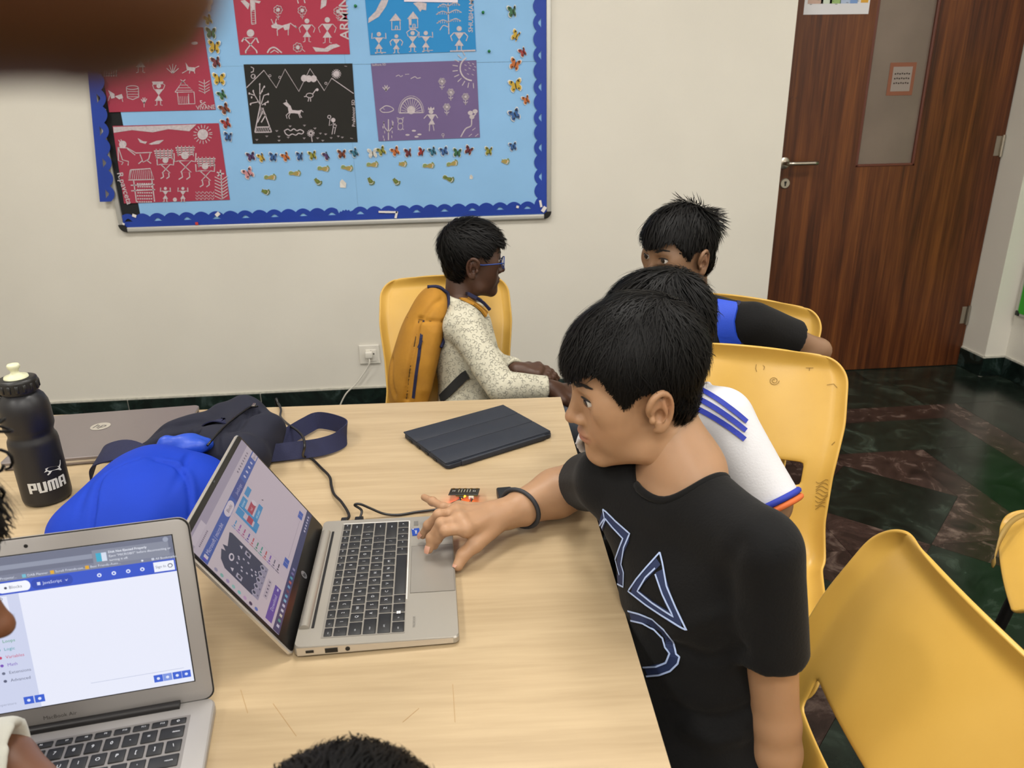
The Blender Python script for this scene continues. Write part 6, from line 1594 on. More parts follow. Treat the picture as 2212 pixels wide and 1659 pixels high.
def legs(par, pel, f, m, m_shoe, spread=.085, knee_z=.46, h=.008, thigh=.34, shin=.36, name='trousers', yawL=0.0, yawR=0.0):
    fx, l = frame_of(f); pel = np.array(pel, float); s = Sdf(); sh = []
    s.ell(pel, (.115, .125, .085), .03)
    for g, yw in ((1, yawL), (-1, yawR)):
        c, sn = cos(yw), sin(yw); d = np.array([fx[0] * c - fx[1] * sn, fx[0] * sn + fx[1] * c, 0])
        hip = pel + l * g * .075; kn = hip + d * thigh + l * g * spread * .4; kn[2] = knee_z; an = kn + d * .02; an[2] = .085
        s.path([hip, kn], [.072, .058], .03); s.path([kn, an], [.055, .042], .02); sh.append((an, d))
    V, F = s.mesh(h, None, None, 2); fmesh(name, wrinkle(V, F, .004, 45, 5), F, m, par, True)
    for an, d in sh:
        s = Sdf(); a = an.copy(); a[2] = .05; s.path([a - d * .03, a + d * .05, a + d * .13 - np.array([0, 0, .012])], [.038, .036, .030], .02); s.cone(an, a, .036, .036, .015); s.plane((0, 0, .003), (0, 0, -1), .006)
        V, F = s.mesh(.006, None, None, 1); fmesh('shoe', V, F, m_shoe, par, True)
def crew_neck(par, bv, a, b, r, tr, m, n=36):
    """ribbed neckline: ring round the neck opening (axis a-b, radius r), laid onto the shirt surface"""
    a, b = np.array(a, float), np.array(b, float); ax = nrm(b - a); u = nrm(np.cross(ax, (.3, 1, 0))); v = np.cross(ax, u); pts = []
    for q in np.linspace(0, 2 * pi, n, endpoint=False):
        p = a + (r + .004) * (cos(q) * u + sin(q) * v)
        for _ in range(3):
            h = bv.find_nearest(Vector(p)); w = np.array(h[0]) - a; t = np.clip(w @ ax, -.045, .05); rr = r if t > 0 else math.sqrt(max(r * r - t * t, .0004)); p = a + ax * t + (rr + .003) * (cos(q) * u + sin(q) * v)
        pts.append(p)
    P = np.array(pts)
    for _ in range(3): P = .5 * P + .25 * (np.roll(P, 1, 0) + np.roll(P, -1, 0))
    return mesh('neck_rib', *tube(P, tr, 8, False, True), m, par, True, world=True)
def collar_ring(par, c, ax, r0, r1, tube_r, m, name='collar', tiltpts=24, front=None, drop=0.0):
    ax = nrm(ax); u = nrm(np.cross(ax, (0.3, 1, 0))); v = np.cross(ax, u); pts = []
    for a in np.linspace(0, 2 * pi, tiltpts, endpoint=False):
        p = np.array(c) + cos(a) * u * r0 + sin(a) * v * r1
        if front is not None: p = p - ax * drop * max(0, (cos(a) * u + sin(a) * v) @ front) ** 1.5
        pts.append(p)
    P, T, U, Vv = frames(pts, True)
    return mesh(name, *tube(pts, tube_r, 8, False, True), m, par, True, world=True)
m_tee = mat('black_tee', '#0c0c0d', .85, var=.25, vscale=20, bump=.25, bscale=260, spec=.2, sheen=.05)
m_blkcloth = mat('black_trousers', '#0a0a0b', .85, bump=.2, bscale=200, spec=.2)
m_shoe = mat('dark_shoe', '#15161a', .6)
m_grey_trs = mat('grey_trousers', '#4a4f58', .85, bump=.2, bscale=200)
# ---- boy in the black T-shirt with the neon print, working on the silver laptop ----
sk1 = skin_mat('skin_light_brown', '#a47f60', '#93574a')
SK1, LP1 = '#a47f60', '#93574a'
B1 = thing('person', 'boy in black T-shirt with blue neon print touching the silver laptop', 'person', (.36, .76, 0))
H1 = Head((.2510, .928, .988), (-.985, -.065, -.165), (-.05, -.05, 1), 1.0)
J1 = dict(pelvis=(.328, .772, .500), chest=(.316, .815, .735), neck=(.306, .884, .884), shL=tuple(at(1652, 1190, .872)), shR=(.215, .965, .836), f=(-.80, -.60))
elL = gz(1676, 1560, .625); wrL = gz(1676, 1730, .505)
elR = gz(1252, 1044, .748); wrR = gz(1098, 1109, .742)
0 and print('B1 arms', np.linalg.norm(np.array(J1['shL']) - elL), np.linalg.norm(elL - wrL), np.linalg.norm(np.array(J1['shR']) - elR), np.linalg.norm(elR - wrR))
s = Sdf(); torso_ops(s, J1, -.006, .88); arm_ops(s, J1['shL'], elL, wrL, (.033, .0305, .0235)); arm_ops(s, J1['shR'], elR, wrR, (.037, .040, .0240))
s.cone(J1['neck'], H1.w((-.022, 0, -.03)), .047, .045, .02); s.cone(np.array(J1['neck']) - np.array([0, 0, .03]), J1['neck'], .060, .050, .03)
fx, l_ = frame_of(J1['f'])
# left hand resting on the seat
lh = wrL + np.array([-.005, .0, -.06]); s.cone(wrL, lh, .024, .020, .01)
for q in range(4): a = lh + l_ * (.022 - .015 * q) * .9; s.path([a, a + np.array([-.015, -.01, -.012]) + fx * .02, a + fx * .055 + np.array([0, 0, -.016])], [.009, .008, .0065], .004)
s.path([lh - l_ * .01 + fx * .0, lh + fx * .03 - l_ * .03, lh + fx * .05 - l_ * .035], [.012, .010, .008], .005)
body = s.mesh(.0042, None, None, 2)
# head at fine resolution
s = Sdf(); head_ops(s, H1); s.cone(H1.w((-.022, 0, -.03)), J1['neck'], .045, .047, .02)
lo = H1.O - np.array([.135, .125, .115]); hi = H1.O + np.array([.135, .125, .15])
head = s.mesh(.0018, lo, hi, 1)
# right hand at fine resolution
F_ = [[gz(1006, 1143, .760), gz(962, 1146, .762), gz(944, 1163, .742), gz(938, 1179, .7275)],
      [gz(992, 1124, .767), gz(953, 1130, .770), gz(932, 1162, .744), gz(927, 1187, .7275)],
      [gz(985, 1107, .764), gz(948, 1112, .769), gz(926, 1135, .748), gz(913, 1156, .7275)],
      [gz(992, 1099, .754), gz(958, 1096, .758), gz(934, 1083, .758), gz(916, 1074, .757)]]
T_ = [gz(1064, 1142, .744), gz(1026, 1176, .733), gz(1001, 1198, .724), gz(989, 1222, .7125)]
s = Sdf(); hand_ops(s, wrR, F_, T_); s.path([wrR, wrR + (elR - wrR) * .16], [.0240, .0312], .01)
hand = s.mesh(.0018, None, None, 1)
V, F = join([body, head, hand])
fmesh('body', V, F, sk1, B1, True, skin_tone(V, H1, SK1, LP1))
m_nail = mat('fingernail', '#b98a74', .3)
nails(F_, B1, (-.35, -.55, .7), m_nail, (0, 1, 2)); nails([T_], B1, (-.5, -.3, .8), m_nail, (0,))
bvh1 = bvh_of(*head)
add_eyes(H1, B1, (1, -1), (1, .16, -.10)); make_brows(H1, B1, bvh1, (1, -1))
def len1(p, r):
    L = np.where(p[:, 2] > .06, r.uniform(.035, .060, len(p)), r.uniform(.022, .038, len(p)))
    return np.where((p[:, 0] > .045), r.uniform(.030, .050, len(p)), L)
hair(H1, B1, [(-.14, -.056), (-.07, -.056), (-.034, -.036), (-.024, -.008), (-.016, .022), (.008, .037), (.024, .034), (.036, .016), (.043, .007), (.050, .030), (.060, .054), (.070, .068), (.082, .062), (.094, .048), (.12, .045)],
     [((.000, 0, .050), (.0905, .0785, .0845)), ((.026, 0, .061), (.070, .070, .062)), ((-.024, 0, .002), (.056, .071, .066)), ((-.030, 0, .064), (.052, .064, .060))],
     (-.048, .012, .126), len1, 17000, 11, .0035, .0012, .0028, .15, rough=.34)
# wrist band
wb = wrR + (elR - wrR) * .16; axw = nrm(elR - wrR); u = nrm(np.cross(axw, (0, 0, 1))); v = np.cross(axw, u)
pts = [wb + (cos(a) * u * .0335 + sin(a) * v * .0335) + axw * .012 * cos(a) for a in np.linspace(0, 2 * pi, 28, endpoint=False)]
mesh('wrist_band', *tube(pts, .0036, 8, False, True), mat('band_grey', '#24262b', .6), B1, True, world=True)
# T-shirt
s = Sdf(); torso_ops(s, J1, .006, .90, .035); s.cone(J1['pelvis'], np.array(J1['pelvis']) - np.array([0, 0, .03]), .115, .12, .03)
na = np.array(J1['neck']) + np.array([-.012, -.012, .012]); nb = H1.w((-.022, 0, -.03)); mid = np.array(J1['shR']) * .30 + elR * .70; sleeve_ops(s, J1['shL'], [np.array(J1['shL']) * .41 + elL * .59], .041, .042); sleeve_ops(s, J1['shR'], [mid], .046, .050); s.cone(na, nb, .060, .060, .006, 's')
tee = s.mesh(.0042, None, None, 2); tee = (wrinkle(tee[0], tee[1], .0045, 26, 4, (1, 1, .5)), tee[1]); bq = bvh_of(*tee)
for pl, w_, dp in (([(1600, 1400), (1540, 1420), (1470, 1400), (1410, 1360)], .012, .006), ([(1590, 1330), (1520, 1340), (1450, 1370)], .014, -.005), ([(1620, 1530), (1560, 1550), (1500, 1545), (1450, 1520)], .010, .006), ([(1600, 1590), (1540, 1600), (1490, 1580)], .012, -.006), ([(1590, 1180), (1570, 1260), (1580, 1330)], .014, .005)): tee = (px_groove(tee[0], tee[1], bq, pl, w_, dp), tee[1])
V, F = tee; crew_neck(B1, bvh_of(V, F), na, nb, .060, .0055, m_tee); fmesh('t_shirt', V, F, m_tee, B1, True)
bvt = bvh_of(V, F)
m_neon = mat('neon_line', '#a9bde6', .6); m_neonb = mat('neon_blue', '#1c2b52', .7)
def z3(P): return [(1180 + x / 2.77, 1060 + y / 2.77) for x, y in P]
glyph = [[(345, 110), (365, 125), (420, 180), (505, 255), (470, 340), (455, 440), (470, 490), (468, 575), (400, 540), (365, 470)], [(360, 165), (400, 215), (465, 285), (440, 350), (420, 410), (445, 505)], [(345, 110), (355, 165), (320, 215)], [(360, 170), (328, 245)], [(370, 455), (430, 490)],
         [(685, 370), (600, 465), (545, 530), (497, 600), (600, 680), (690, 740), (800, 810), (842, 830), (780, 700), (725, 570), (700, 430), (685, 370)], [(657, 465), (600, 520), (552, 600), (640, 670), (765, 752), (700, 620), (658, 500)],
         [(495, 718), (560, 735), (640, 765), (710, 830), (765, 900), (780, 975), (800, 990), (790, 1030), (745, 1075), (680, 1100), (605, 1108)], [(512, 775), (580, 790), (650, 830), (700, 880), (715, 935), (742, 970), (720, 1025), (660, 1050), (585, 1055)]]
def dens(P, k=5): return [tuple(q) for q in catmull([np.array([*p, 0.]) for p in P], k)]
gl = [[(p[0], p[1]) for p in sum([[tuple(np.array(a) + (np.array(b_) - np.array(a)) * t) for t in np.linspace(0, 1, 7)[:-1]] for a, b_ in zip(g[:-1], g[1:])], []) + [g[-1]]] for g in [z3(g) for g in glyph]]
draw_on(bvt, gl, .0022, .0022, 'neon_print', m_neon, B1)['kind'] = 'stuff'
fillb = [[(352, 140), (392, 195), (485, 270), (455, 345), (438, 430), (458, 500), (455, 555)], [(355, 140), (325, 230)], [(455, 545), (380, 495)], [(672, 420), (575, 525), (525, 600), (640, 690), (800, 790), (735, 660), (680, 480)], [(505, 745), (600, 770), (680, 820), (740, 900), (755, 970), (765, 1010), (720, 1055), (600, 1082)]]
gf = [[(p[0], p[1]) for p in sum([[tuple(np.array(a) + (np.array(b_) - np.array(a)) * t) for t in np.linspace(0, 1, 7)[:-1]] for a, b_ in zip(g[:-1], g[1:])], []) + [g[-1]]] for g in [z3(g) for g in fillb]]
draw_on(bvt, gf, .013, .0012, 'neon_glow_print', m_neonb, B1)['kind'] = 'stuff'
legs(B1, np.array(J1['pelvis']) + np.array([0, 0, -.02]), (-.88, .40), m_blkcloth, m_shoe, name='shorts')
def simple_person(label, O, fwd, up, J, skin, lip, mname, arms, shirt_m, trs_m, hk=1.0, neck_r=.045, ears=(1, 1), eyes=(1, -1), gaze=(1, 0, 0), base=(0, 0), body_h=.006, head_h=.0024, tsc=.92, grow=.007, sleeves=None, hands=None, leg=None, collar=True, wr=.004):
    sk = skin_mat(mname, skin, lip); B = thing('person', label, 'person', (base[0], base[1], 0)); H = Head(O, fwd, up, hk)
    s = Sdf(); torso_ops(s, J, -.006, tsc * .96)
    for (sh, el, wr_) in arms: arm_ops(s, sh, el, wr_, (.032, .030, .0225))
    s.cone(J['neck'], H.w((-.022, 0, -.03)), neck_r * 1.05, neck_r, .02)
    body = s.mesh(body_h, None, None, 2)
    s = Sdf(); head_ops(s, H, ears); s.cone(H.w((-.022, 0, -.03)), J['neck'], neck_r, neck_r * 1.05, .02)
    head = s.mesh(head_h, H.O - .14, H.O + .155, 1); parts = [body, head]
    for hd in (hands or []):
        s = Sdf(); hand_ops(s, *hd); parts.append(s.mesh(.0025, None, None, 1))
    V, F = join(parts); fmesh('body', V, F, sk, B, True, skin_tone(V, H, skin, lip))
    if eyes: add_eyes(H, B, eyes, gaze); make_brows(H, B, bvh_of(*head), eyes)
    s = Sdf(); torso_ops(s, J, grow, tsc, .035)
    na = np.array(J['neck']) + np.array([0, 0, .020]); nb = H.w((-.022, 0, -.03))
    for q in (sleeves or []): sleeve_ops(s, q[0], q[1], q[3], q[4])
    s.cone(na, nb, neck_r + .013, neck_r + .013, .006, 's')
    tee = s.mesh(body_h * .9, None, None, 2); tee = (wrinkle(tee[0], tee[1], wr, 30, 4, (1, 1, .5)), tee[1])
    if collar: crew_neck(B, bvh_of(*tee), na, nb, neck_r + .013, .005, shirt_m)
    V, F = tee; sh = fmesh('shirt', V, F, shirt_m, B, True)
    if leg: legs(B, np.array(J['pelvis']) + np.array([0, 0, -.02]), leg, trs_m, m_shoe)
    return B, H, sh, bvh_of(V, F)
def curl_hand(W_, d, up, k=1.0, curl=.5, side=1):
    """relaxed half-curled hand: d = direction wrist to knuckles, up = back of hand, side = +1 thumb towards cross(d, up)"""
    d = nrm(d); up = nrm(np.array(up) - d * (np.array(up) @ d)); l = np.cross(d, up) * side; W_ = np.array(W_, float); fs = []
    for i, (o, L_) in enumerate(((.024, .060), (.008, .066), (-.008, .062), (-.022, .050))):
        m = W_ + d * (.075 - .004 * abs(i - 1)) * k + l * o * k; a = curl; pts = [m]; c = m; dr = d
        for seg in (.45, .30, .25):
            dr = nrm(dr * cos(a) - up * sin(a) + l * 0); c = c + dr * L_ * seg * k; pts.append(c); a = curl * .9; 
        fs.append(pts)
    t0 = W_ + l * .020 * k + d * .018 * k; t = [t0, t0 + (l * .018 + d * .025 - up * .008) * k, t0 + (l * .022 + d * .052 - up * .016) * k, t0 + (l * .014 + d * .072 - up * .02) * k]
    return (W_, fs, t)
def boyhair(H, par, seed, n=5000, zl=None, bl=None, spike=None, crown=(-.048, .012, .126), width=.0018, lift=.004):
    def ln(p, r): return np.where(p[:, 2] > .06, r.uniform(.030, .055, len(p)), r.uniform(.020, .034, len(p)))
    return hair(H, par, zl or [(-.14, -.056), (-.07, -.056), (-.034, -.036), (-.024, -.008), (-.016, .022), (.008, .037), (.024, .034), (.036, .016), (.043, .007), (.050, .030), (.060, .054), (.070, .068), (.082, .062), (.094, .048), (.12, .045)],
         bl or [((.000, 0, .050), (.0905, .0785, .0845)), ((.026, 0, .061), (.070, .070, .062)), ((-.024, 0, .002), (.056, .071, .066)), ((-.030, 0, .064), (.052, .064, .060))], crown, ln, n, seed, .004, width, lift, .15, spike)

# ---- boy in white with blue stripes, mostly hidden ----
m_white_tee = mat('white_jersey', '#c9c9cd', .8, bump=.2, bscale=300)
m_stripe = mat('royal_stripe', '#1c2f9a', .7)
J2 = dict(pelvis=(.475, 1.180, .50), chest=(.43, 1.215, .735), neck=(.400, 1.235, .855), shL=tuple(at(1566, 905, 1.235)), shR=(.305, 1.300, .820), f=(-.90, .10))
e2 = at(1670, 1090, 1.20); w2 = np.array([.42, .98, .62])
B2, H2, sh2, bv2t = simple_person('boy in a white jersey with three blue shoulder stripes', at(1446, 745, 1.275) + np.array([0, .03, -.008]), (-.86, .46, -.20), (0, 0, 1), J2, '#86674d', '#7a453a', 'skin_brown', [(J2['shL'], e2, w2), (J2['shR'], tuple(at(1300, 985, 1.38)), (.36, 1.22, .60))], m_white_tee, m_blkcloth, eyes=(), base=(.45, 1.16), leg=(-.95, -.1),
     sleeves=[(J2['shL'], [e2], 1, .046, .044, .005, 2, .003), (J2['shR'], [tuple(at(1290, 975, 1.37))], 1, .044, .042, .005, 3, .003)])
boyhair(H2, B2, 21, 5000)
str_ = []
for o in (0, 18, 36): str_.append([(1528 - .1 * o + t * 84, 850 + 1.15 * o + 1.0 * t * 48 + 14 * t * t - o * .10 * t) for t in np.linspace(-.2, 1, 14)])
draw_on(bv2t, str_, .0085, .003, 'shoulder_stripe', m_stripe, B2)
dr2 = nrm(e2 - np.array(J2['shL'])); u = nrm(np.cross(dr2, (0, 0, 1))); v = np.cross(dr2, u)
for off, r_, mm in ((-.004, .0455, m_stripe), (.006, .0440, mat('orange_cuff', '#c8622a', .7))):
    mesh('cuff', *tube([e2 + dr2 * off + (cos(a) * u + sin(a) * v) * r_ for a in np.linspace(0, 2 * pi, 26, endpoint=False)], .005, 8, False, True), mm, B2, True, world=True)

# ---- boy in black with the blue strap, looking left ----
f3 = nrm((-.90, -.40, -.10)); l3 = nrm(np.cross((0, 0, 1), f3)); O3 = at(1514, 570, 1.775) - l3 * .070
J3 = dict(pelvis=(.60, 1.70, .50), chest=(.605, 1.735, .74), neck=(.590, 1.770, .880), shL=tuple(at(1628, 700, 1.75)), shR=(.49, 1.86, .845), f=(-.80, -.60))
e3 = at(1768, 757, 1.80); w3 = at(1660, 800, 1.80)
B3, H3, sh3, bv3t = simple_person('boy in black shirt with a bright blue backpack strap', O3, f3, (0, 0, 1), J3, '#80624a', '#7a453a', 'skin_brown_b', [(J3['shL'], e3, w3), (J3['shR'], (.46, 1.80, .66), (.50, 1.60, .60))], m_tee, m_blkcloth, eyes=(1, -1), gaze=(1, .15, 0), base=(.6, 1.7), leg=(-.98, -.2), hands=[curl_hand(w3, nrm(w3 - e3), (0, 0, 1), .9)],
     sleeves=[(J3['shL'], [np.array(J3['shL']) * .38 + e3 * .62], 1, .050, .050, .005, 2, .003), (J3['shR'], [(.468, 1.82, .73)], 1, .048, .046, .005, 3, .003)])
sp3 = lambda p: (np.clip((-.02 - p[:, 0]) / .03, 0, 1) * np.clip((p[:, 2] - .06) / .03, 0, 1), (-.8, 0, .7), .022)
boyhair(H3, B3, 31, 4500, spike=sp3, width=.0028, lift=.005)
st3 = thing('backpack', 'blue backpack worn by the boy in the black shirt', 'bag', (.68, 1.80, .5))
P3 = []
Np = []
for px, py in ((1590, 628), (1582, 645), (1574, 670), (1570, 695), (1573, 720), (1580, 745), (1588, 770), (1594, 800)):
    h = cast(bv3t, px, py)
    if h[0] is not None: P3.append(np.array(h[0] + h[1] * .006)); Np.append(tuple(h[1]))
P3 = [P3[0] + np.array([.012, .045, .004]), P3[0] + np.array([.006, .022, .012])] + P3; Np = [(.1, .4, .9), (.1, -.2, .95)] + Np
if len(P3) > 2:
    v, f = strip(P3, .046, .006, Np); mesh('shoulder_strap', v, f, mat('strap_blue', '#1440b8', .6, bump=.2, bscale=300), st3, True, world=True, sharp=40)
    v, f = strip([p + np.array([.024, -.008, 0]) for p in P3], .008, .007, Np); mesh('strap_edge', v, f, m_navy, st3, True, world=True, sharp=40)
s = Sdf(); fx3, ll3 = frame_of((-.8, -.6)); bc3 = np.array([.605, 1.735, .70]) - fx3 * .135; s.ell(bc3, (.05, .11, .15), .02, 'u', np.stack([fx3, ll3, np.array([0, 0, 1.])], 1)); V, F = s.mesh(.006); fmesh('pack_body', V, F, m_bag, st3, True)

# ---- boy with glasses, patterned shirt and mustard backpack ----
m_shirt4 = mat('cream_shirt', '#bfbba8', .8, var=.08, vscale=30, bump=.2, bscale=200)
m_must = mat('mustard_canvas', '#a8761c', .8, var=.12, vscale=14, col2='#946616', bump=.3, bscale=120)
f4 = nrm((.985, .10, -.06)); l4 = nrm(np.cross((0, 0, 1), f4)); O4 = at(1021, 582, 2.14) + l4 * .070
J4 = dict(pelvis=(.045, 2.080, .490), chest=(.040, 2.120, .660), neck=(.030, 2.165, .795), shL=(.045, 2.265, .745), shR=tuple(at(1000, 705, 2.09)), f=(.98, -.02))
e4 = at(1082, 836, 2.02); w4 = at(1186, 838, 2.02); wl4 = at(1112, 800, 2.10)
B4, H4, sh4, bv4t = simple_person('boy with blue glasses in a cream shirt patterned with small loops', O4, f4, (0.05, 0, 1), J4, '#4a3226', '#4a2a24', 'skin_dark_brown', [(J4['shR'], e4, w4), (J4['shL'], (.06, 2.28, .60), wl4)], m_shirt4, m_grey_trs, hk=1.0, eyes=(-1, 1), base=(.04, 2.1), leg=(.98, .0), tsc=.90, grow=.012, wr=.006,
     hands=[curl_hand(w4, (.9, .15, -.3), (-.1, -.3, 1), .9, .45, 1), curl_hand(wl4, (.95, -.05, -.02), (0, -.2, 1), .95, .35, -1)],
     sleeves=[(J4['shR'], [e4, w4], 1, .050, .033, .005, 2, .005), (J4['shL'], [(.06, 2.28, .60), wl4], 1, .048, .032, .005, 3, .004)])
boyhair(H4, B4, 41, 4500, crown=(-.058, 0, .11), width=.0030, lift=.006)
# pattern: little horseshoe loops
r4 = np.random.default_rng(5); pat = []
for px, py in [(x + r4.uniform(-4, 4), y + r4.uniform(-4, 4)) for x in np.arange(935, 1215, 9.5) for y in np.arange(605, 866, 9.5)]:
    a0 = r4.uniform(0, 6.28); rr = r4.uniform(2.8, 4.0)
    pat.append([(px + rr * cos(a0 + q), py + rr * .95 * sin(a0 + q)) for q in np.linspace(0, 4.4, 8)])
o = draw_on(bv4t, pat, .0009, .0012, 'loop_pattern', mat('pattern_grey', '#85837a', .8), B4); o['kind'] = 'stuff'
# shirt collar
nk4 = np.array(J4['neck']); mesh('shirt_collar', *tube([nk4 + np.array([.056 * cos(a) + .006, .056 * sin(a), .014 - .016 * cos(a)]) for a in np.linspace(.35, 2 * pi - .35, 24)], [.013] * 24, 8), m_shirt4, B4, True, world=True)
# glasses
gl4 = thing('eyeglasses', 'blue framed glasses on the boy with the mustard backpack', 'glasses', tuple(H4.w((.09, 0, .016)))); m_spec = mat('blue_frame', '#1b3f8a', .35); m_lens = mat('lens', '#e8f0ff', .05, trans=.9, alpha=.35)
for g in (-1, 1):
    ring = [H4.w((.0975 - .004 * abs(cos(a)), g * .033 + .0215 * cos(a), .012 + .0185 * sin(a))) for a in np.linspace(0, 2 * pi, 26, endpoint=False)]
    mesh('rim', *tube(ring, .0014, 6, False, True), m_spec, gl4, True, world=True)
    mesh('lens', ring, [tuple(range(26))], m_lens, gl4, False, world=True)
    mesh('temple_arm', *tube([H4.w(q) for q in ((.094, g * .055, .016), (.080, g * .066, .016), (.03, g * .076, .014), (.006, g * .0775, .016), (-.004, g * .077, .014))], .0017, 6), m_spec, gl4, True, world=True)
mesh('bridge', *tube([H4.w(q) for q in ((.0945, -.012, .016), (.099, 0, .020), (.0945, .012, .016))], .0014, 6), m_spec, gl4, True, world=True)
# mustard backpack on his back
bp4 = thing('backpack', 'mustard yellow backpack with navy piping on the boy with glasses', 'bag', (-.09, 2.09, .43))
def P4(px, py, d=2.06): return at(px, py, d)
s = Sdf(); c4 = np.array([-.085, 2.12, .655]); tl = np.array(Euler((0, math.radians(13), 0)).to_matrix())
s.ell(c4, (.085, .125, .215), .03, 'u', tl); s.ell(c4 + np.array([.015, -.01, -.10]), (.085, .12, .11), .04, 'u', tl); s.ell(c4 + np.array([-.045, -.01, -.05]), (.055, .10, .14), .03, 'u', tl)
s.plane(c4 + np.array([.040, 0, 0]), tl @ np.array([1., 0, -.05]), .02); s.plane((0, 0, .437), (0, 0, -1), .02)
V, F = s.mesh(.005, None, None, 2); V = wrinkle(V, F, .006, 32, 9); bvb = bvh_of(V, F)
for pl, w_, dp in (([(880, 640), (866, 680), (852, 720), (846, 780), (850, 850)], .012, .010), ([(905, 690), (896, 740), (885, 800), (878, 862)], .008, .009), ([(875, 684), (905, 690), (930, 694), (958, 695)], .007, .007), ([(955, 645), (935, 660), (915, 685)], .008, .007), ([(940, 720), (930, 780), (920, 840)], .02, -.008)): V = px_groove(V, F, bvb, pl, w_, dp)
fmesh('pack_body', V, F, m_must, bp4, True); bvb = bvh_of(V, F)
draw_on(bvb, [[(916, 693), (910, 730), (905, 770), (899, 810), (893, 860)]], .009, .002, 'zip', m_navy, bp4)
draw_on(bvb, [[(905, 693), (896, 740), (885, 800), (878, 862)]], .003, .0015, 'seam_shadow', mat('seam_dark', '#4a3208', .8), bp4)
draw_on(bvb, [[(880, 686), (905, 690), (930, 694), (955, 695)], [(866, 680), (850, 720), (845, 780)]], .002, .0015, 'seam', mat('seam_brown', '#6b4a10', .8), bp4)
draw_on(bvb, [[(912, 735), (905, 752)]], .008, .004, 'zip_pull', m_navy, bp4)
pp = [cast(bvb, px, py) for px, py in ((905, 628), (925, 622), (945, 622), (958, 630), (966, 645), (970, 670), (966, 700), (958, 725), (950, 750))]
pp = [np.array(h[0] + h[1] * .004) for h in pp if h[0] is not None]
if len(pp) > 3: mesh('piping', *tube(catmull(pp, 4), .005, 6), m_navy, bp4, True, world=True)
q4 = [(px, py) for px, py in ((962, 628), (975, 634), (990, 640), (1005, 650), (1020, 658), (1035, 668), (1048, 682))]
S4 = [cast(bv4t, px, py) for px, py in q4]; Q = [(np.array(h[0] + h[1] * .006), tuple(h[1])) for h in S4 if h[0] is not None]
if len(Q) > 3:
    v, f = strip([q[0] for q in Q], .030, .006, [q[1] for q in Q]); mesh('shoulder_strap', v, f, m_must, bp4, True, world=True, sharp=40)
    for o_ in (-.014, .014):
        v, f = strip([q[0] + np.array([o_ * .7, 0, o_]) for q in Q], .007, .008, [q[1] for q in Q]); mesh('strap_edge', v, f, m_navy, bp4, True, world=True, sharp=40)
lb = [cast(bv4t, px, py) for px, py in ((955, 862), (972, 845), (990, 825), (1003, 812), (1010, 808))]; Q = [(np.array(h[0] + h[1] * .006), tuple(h[1])) for h in lb if h[0] is not None]
if len(Q) > 2: v, f = strip([q[0] for q in Q], .026, .004, [q[1] for q in Q]); mesh('lower_strap', v, f, mat('strap_black', '#16181a', .7), bp4, True, world=True, sharp=40)

# ---- person at the left edge, leaning over the grey laptop ----
f5 = nrm((.97, .16, -.22)); N5 = at(19, 1345, .575); O5 = N5 - f5 * .100 + np.array([0, 0, .012])
J5 = dict(pelvis=(-.66, .20, .50), chest=(-.60, .30, .72), neck=(-.535, .42, .885), shL=(-.62, .46, .82), shR=(-.50, .28, .80), f=(.6, .8))
w5 = at(165, 1790, .66); e5 = at(-90, 1590, .72)
B5, H5, sh5, bv5 = simple_person('person with curly dark hair in a white sleeve over the grey laptop', O5, f5, (0, .05, 1), J5, '#6b4630', '#6b3a30', 'skin_mid_brown', [(J5['shL'], e5, w5), (J5['shR'], (-.46, .22, .66), (-.40, .42, .735))], mat('white_shirt', '#bdbdb4', .8, bump=.2, bscale=200), m_grey_trs, eyes=(1, -1), base=(-.62, .28), leg=(.1, 1.0),
     hands=[curl_hand(w5, (.75, -.25, -.12), (0, 0, 1), .95, .4, -1)], sleeves=[(J5['shL'], [e5 * .35 + np.array(J5['shL']) * .65, at(48, 1640, .685)], 1, .048, .038, .005, 2, .004), (J5['shR'], [(-.47, .23, .70)], 1, .048, .044, .005, 3, .004)])
boyhair(H5, B5, 51, 2500, zl=[(-.14, -.062), (-.036, -.056), (-.022, .020), (.004, .032), (.022, .006), (.038, .040), (.062, .066), (.12, .064)])
r5 = np.random.default_rng(8); b = MB()
for k in range(70):
    c = H5.w((r5.uniform(.02, .085), r5.uniform(-.06, .06), r5.uniform(.075, .135))); rr = r5.uniform(.007, .013); ax = nrm(r5.normal(size=3)); u = nrm(np.cross(ax, (.3, .2, 1))); v = np.cross(ax, u)
    b.tube([c + rr * (cos(a) * u + sin(a) * v) + ax * .010 * a / 6 for a in np.linspace(0, 7.5, 14)], .0013, 4)
b.obj('hair_curls', m_hair, B5, True, world=True)['kind'] = 'stuff'

# ---- person whose head top shows at the near table edge ----
O6 = at(700, 1735, .435) + np.array([0, -.02, -.125])
J6 = dict(pelvis=(-.07, .16, .49), chest=(-.07, .22, .70), neck=(O6[0], O6[1] - .03, O6[2] - .13), shL=(-.22, .24, .76), shR=(.07, .24, .76), f=(0, 1))
B6, H6, sh6, bv6 = simple_person('person with black hair seated at the near table edge', O6, (0.1, .95, -.3), (0, .15, 1), J6, '#7a5238', '#6b3a30', 'skin_mid_brown_b', [(J6['shL'], (-.26, .34, .60), (-.20, .44, .735)), (J6['shR'], (.12, .34, .60), (.06, .44, .735))], mat('blue_shirt', '#39506b', .8), m_grey_trs, eyes=(1, -1), base=(-.07, .18), leg=(0, 1), sleeves=[(J6['shL'], [(-.25, .31, .64)], 1, .048, .046, .006, 2, .004), (J6['shR'], [(.105, .31, .64)], 1, .048, .046, .006, 3, .004)],
     hands=[curl_hand((-.20, .44, .735), (.3, .9, -.1), (0, 0, 1), .9, .3, 1), curl_hand((.06, .44, .735), (-.3, .9, -.1), (0, 0, 1), .9, .3, -1)])
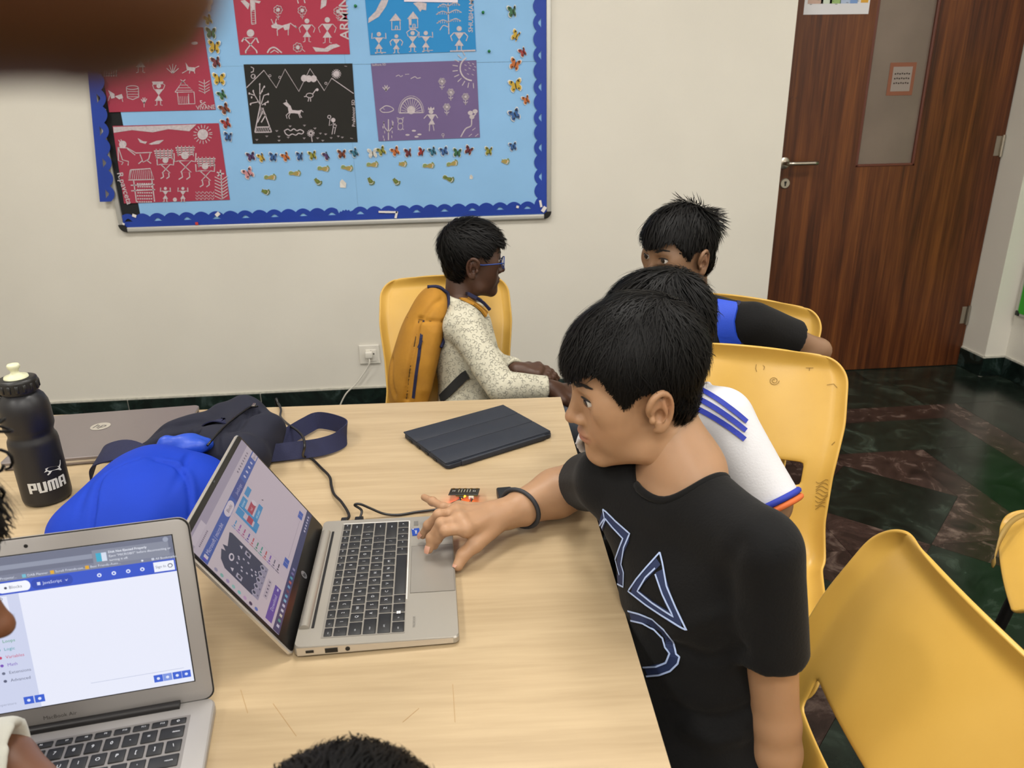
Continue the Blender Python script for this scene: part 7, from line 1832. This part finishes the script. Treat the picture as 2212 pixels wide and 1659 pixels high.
boyhair(H6, B6, 61, 9000, lift=.0015, width=.0012)
# ---- the photographer's hand: a fingertip reaches over the phone lens ----
CR, CU, CF = RC[:, 0], -RC[:, 1], RC[:, 2]
def cp(x, y, z): return np.array([0, 0, CAMZ]) + CR * x + CU * y + CF * z
sk7 = skin_mat('skin_photographer', '#5e3a22', '#5e3a22')
B7 = thing('person', 'hand of the person taking the picture, fingertip over the lens', 'person', tuple(cp(-.20, -.12, -.12)))
fing = [[cp(-.098, .020, .010), cp(-.066, .0270, .038), cp(-.046, .0272, .046), cp(-.0265, .0275, .0485)],
        [cp(-.100, .000, .004), cp(-.078, .004, .022), cp(-.092, -.004, .030), cp(-.105, -.006, .022)],
        [cp(-.104, -.018, .000), cp(-.082, -.018, .018), cp(-.094, -.024, .028), cp(-.108, -.026, .020)],
        [cp(-.112, -.034, -.004), cp(-.092, -.036, .012), cp(-.102, -.042, .022), cp(-.114, -.044, .016)]]
thm = [cp(-.150, .000, -.035), cp(-.125, .022, -.042), cp(-.100, .030, -.034), cp(-.078, .030, -.024)]
wr7 = cp(-.168, -.040, -.030); el7 = cp(-.270, -.260, -.150)
s = Sdf(); hand_ops(s, wr7, fing, thm, .0145, .025); s.path([wr7, wr7 * .6 + el7 * .4, el7], [.026, .038, .042], .02)
s.path(fing[0], [.0098, .0090, .0082, .0074], .004)
V, F = s.mesh(.0025, None, None, 2); fmesh('body', V, F, sk7, B7, True, skin_tone(V, None, '#5e3a22', '#5e3a22'))
s = Sdf(); sleeve_ops(s, el7 + (el7 - wr7) * .5, [wr7 * .45 + el7 * .55], .058, .050, .01); V, F = s.mesh(.006, None, None, 2); fmesh('sleeve', wrinkle(V, F, .004, 40, 2), F, m_grey_trs, B7, True)
ph = thing('smartphone', 'dark smartphone held by the person taking the picture', 'phone', tuple(cp(-.05, -.02, -.012)))
Rp = np.stack([CR, CU, -CF], 1)
v, f = slab(.147, .072, -.004, .004, .004, .010); mesh('phone_body', np.array(v) @ Rp.T + cp(-.050, -.012, -.014), f, mat('phone_black', '#101114', .3), ph, True, world=True, sharp=35)
v, f = lathe([(.0055, -.003), (.0080, -.003), (.0080, .0015), (.0055, .0015)], 24); f = f[:-2]; mesh('lens_ring', np.array(v) @ np.stack([CR, CU, CF], 1).T + cp(0, 0, -.0065), f, m_dark, ph, True, world=True, sharp=40)
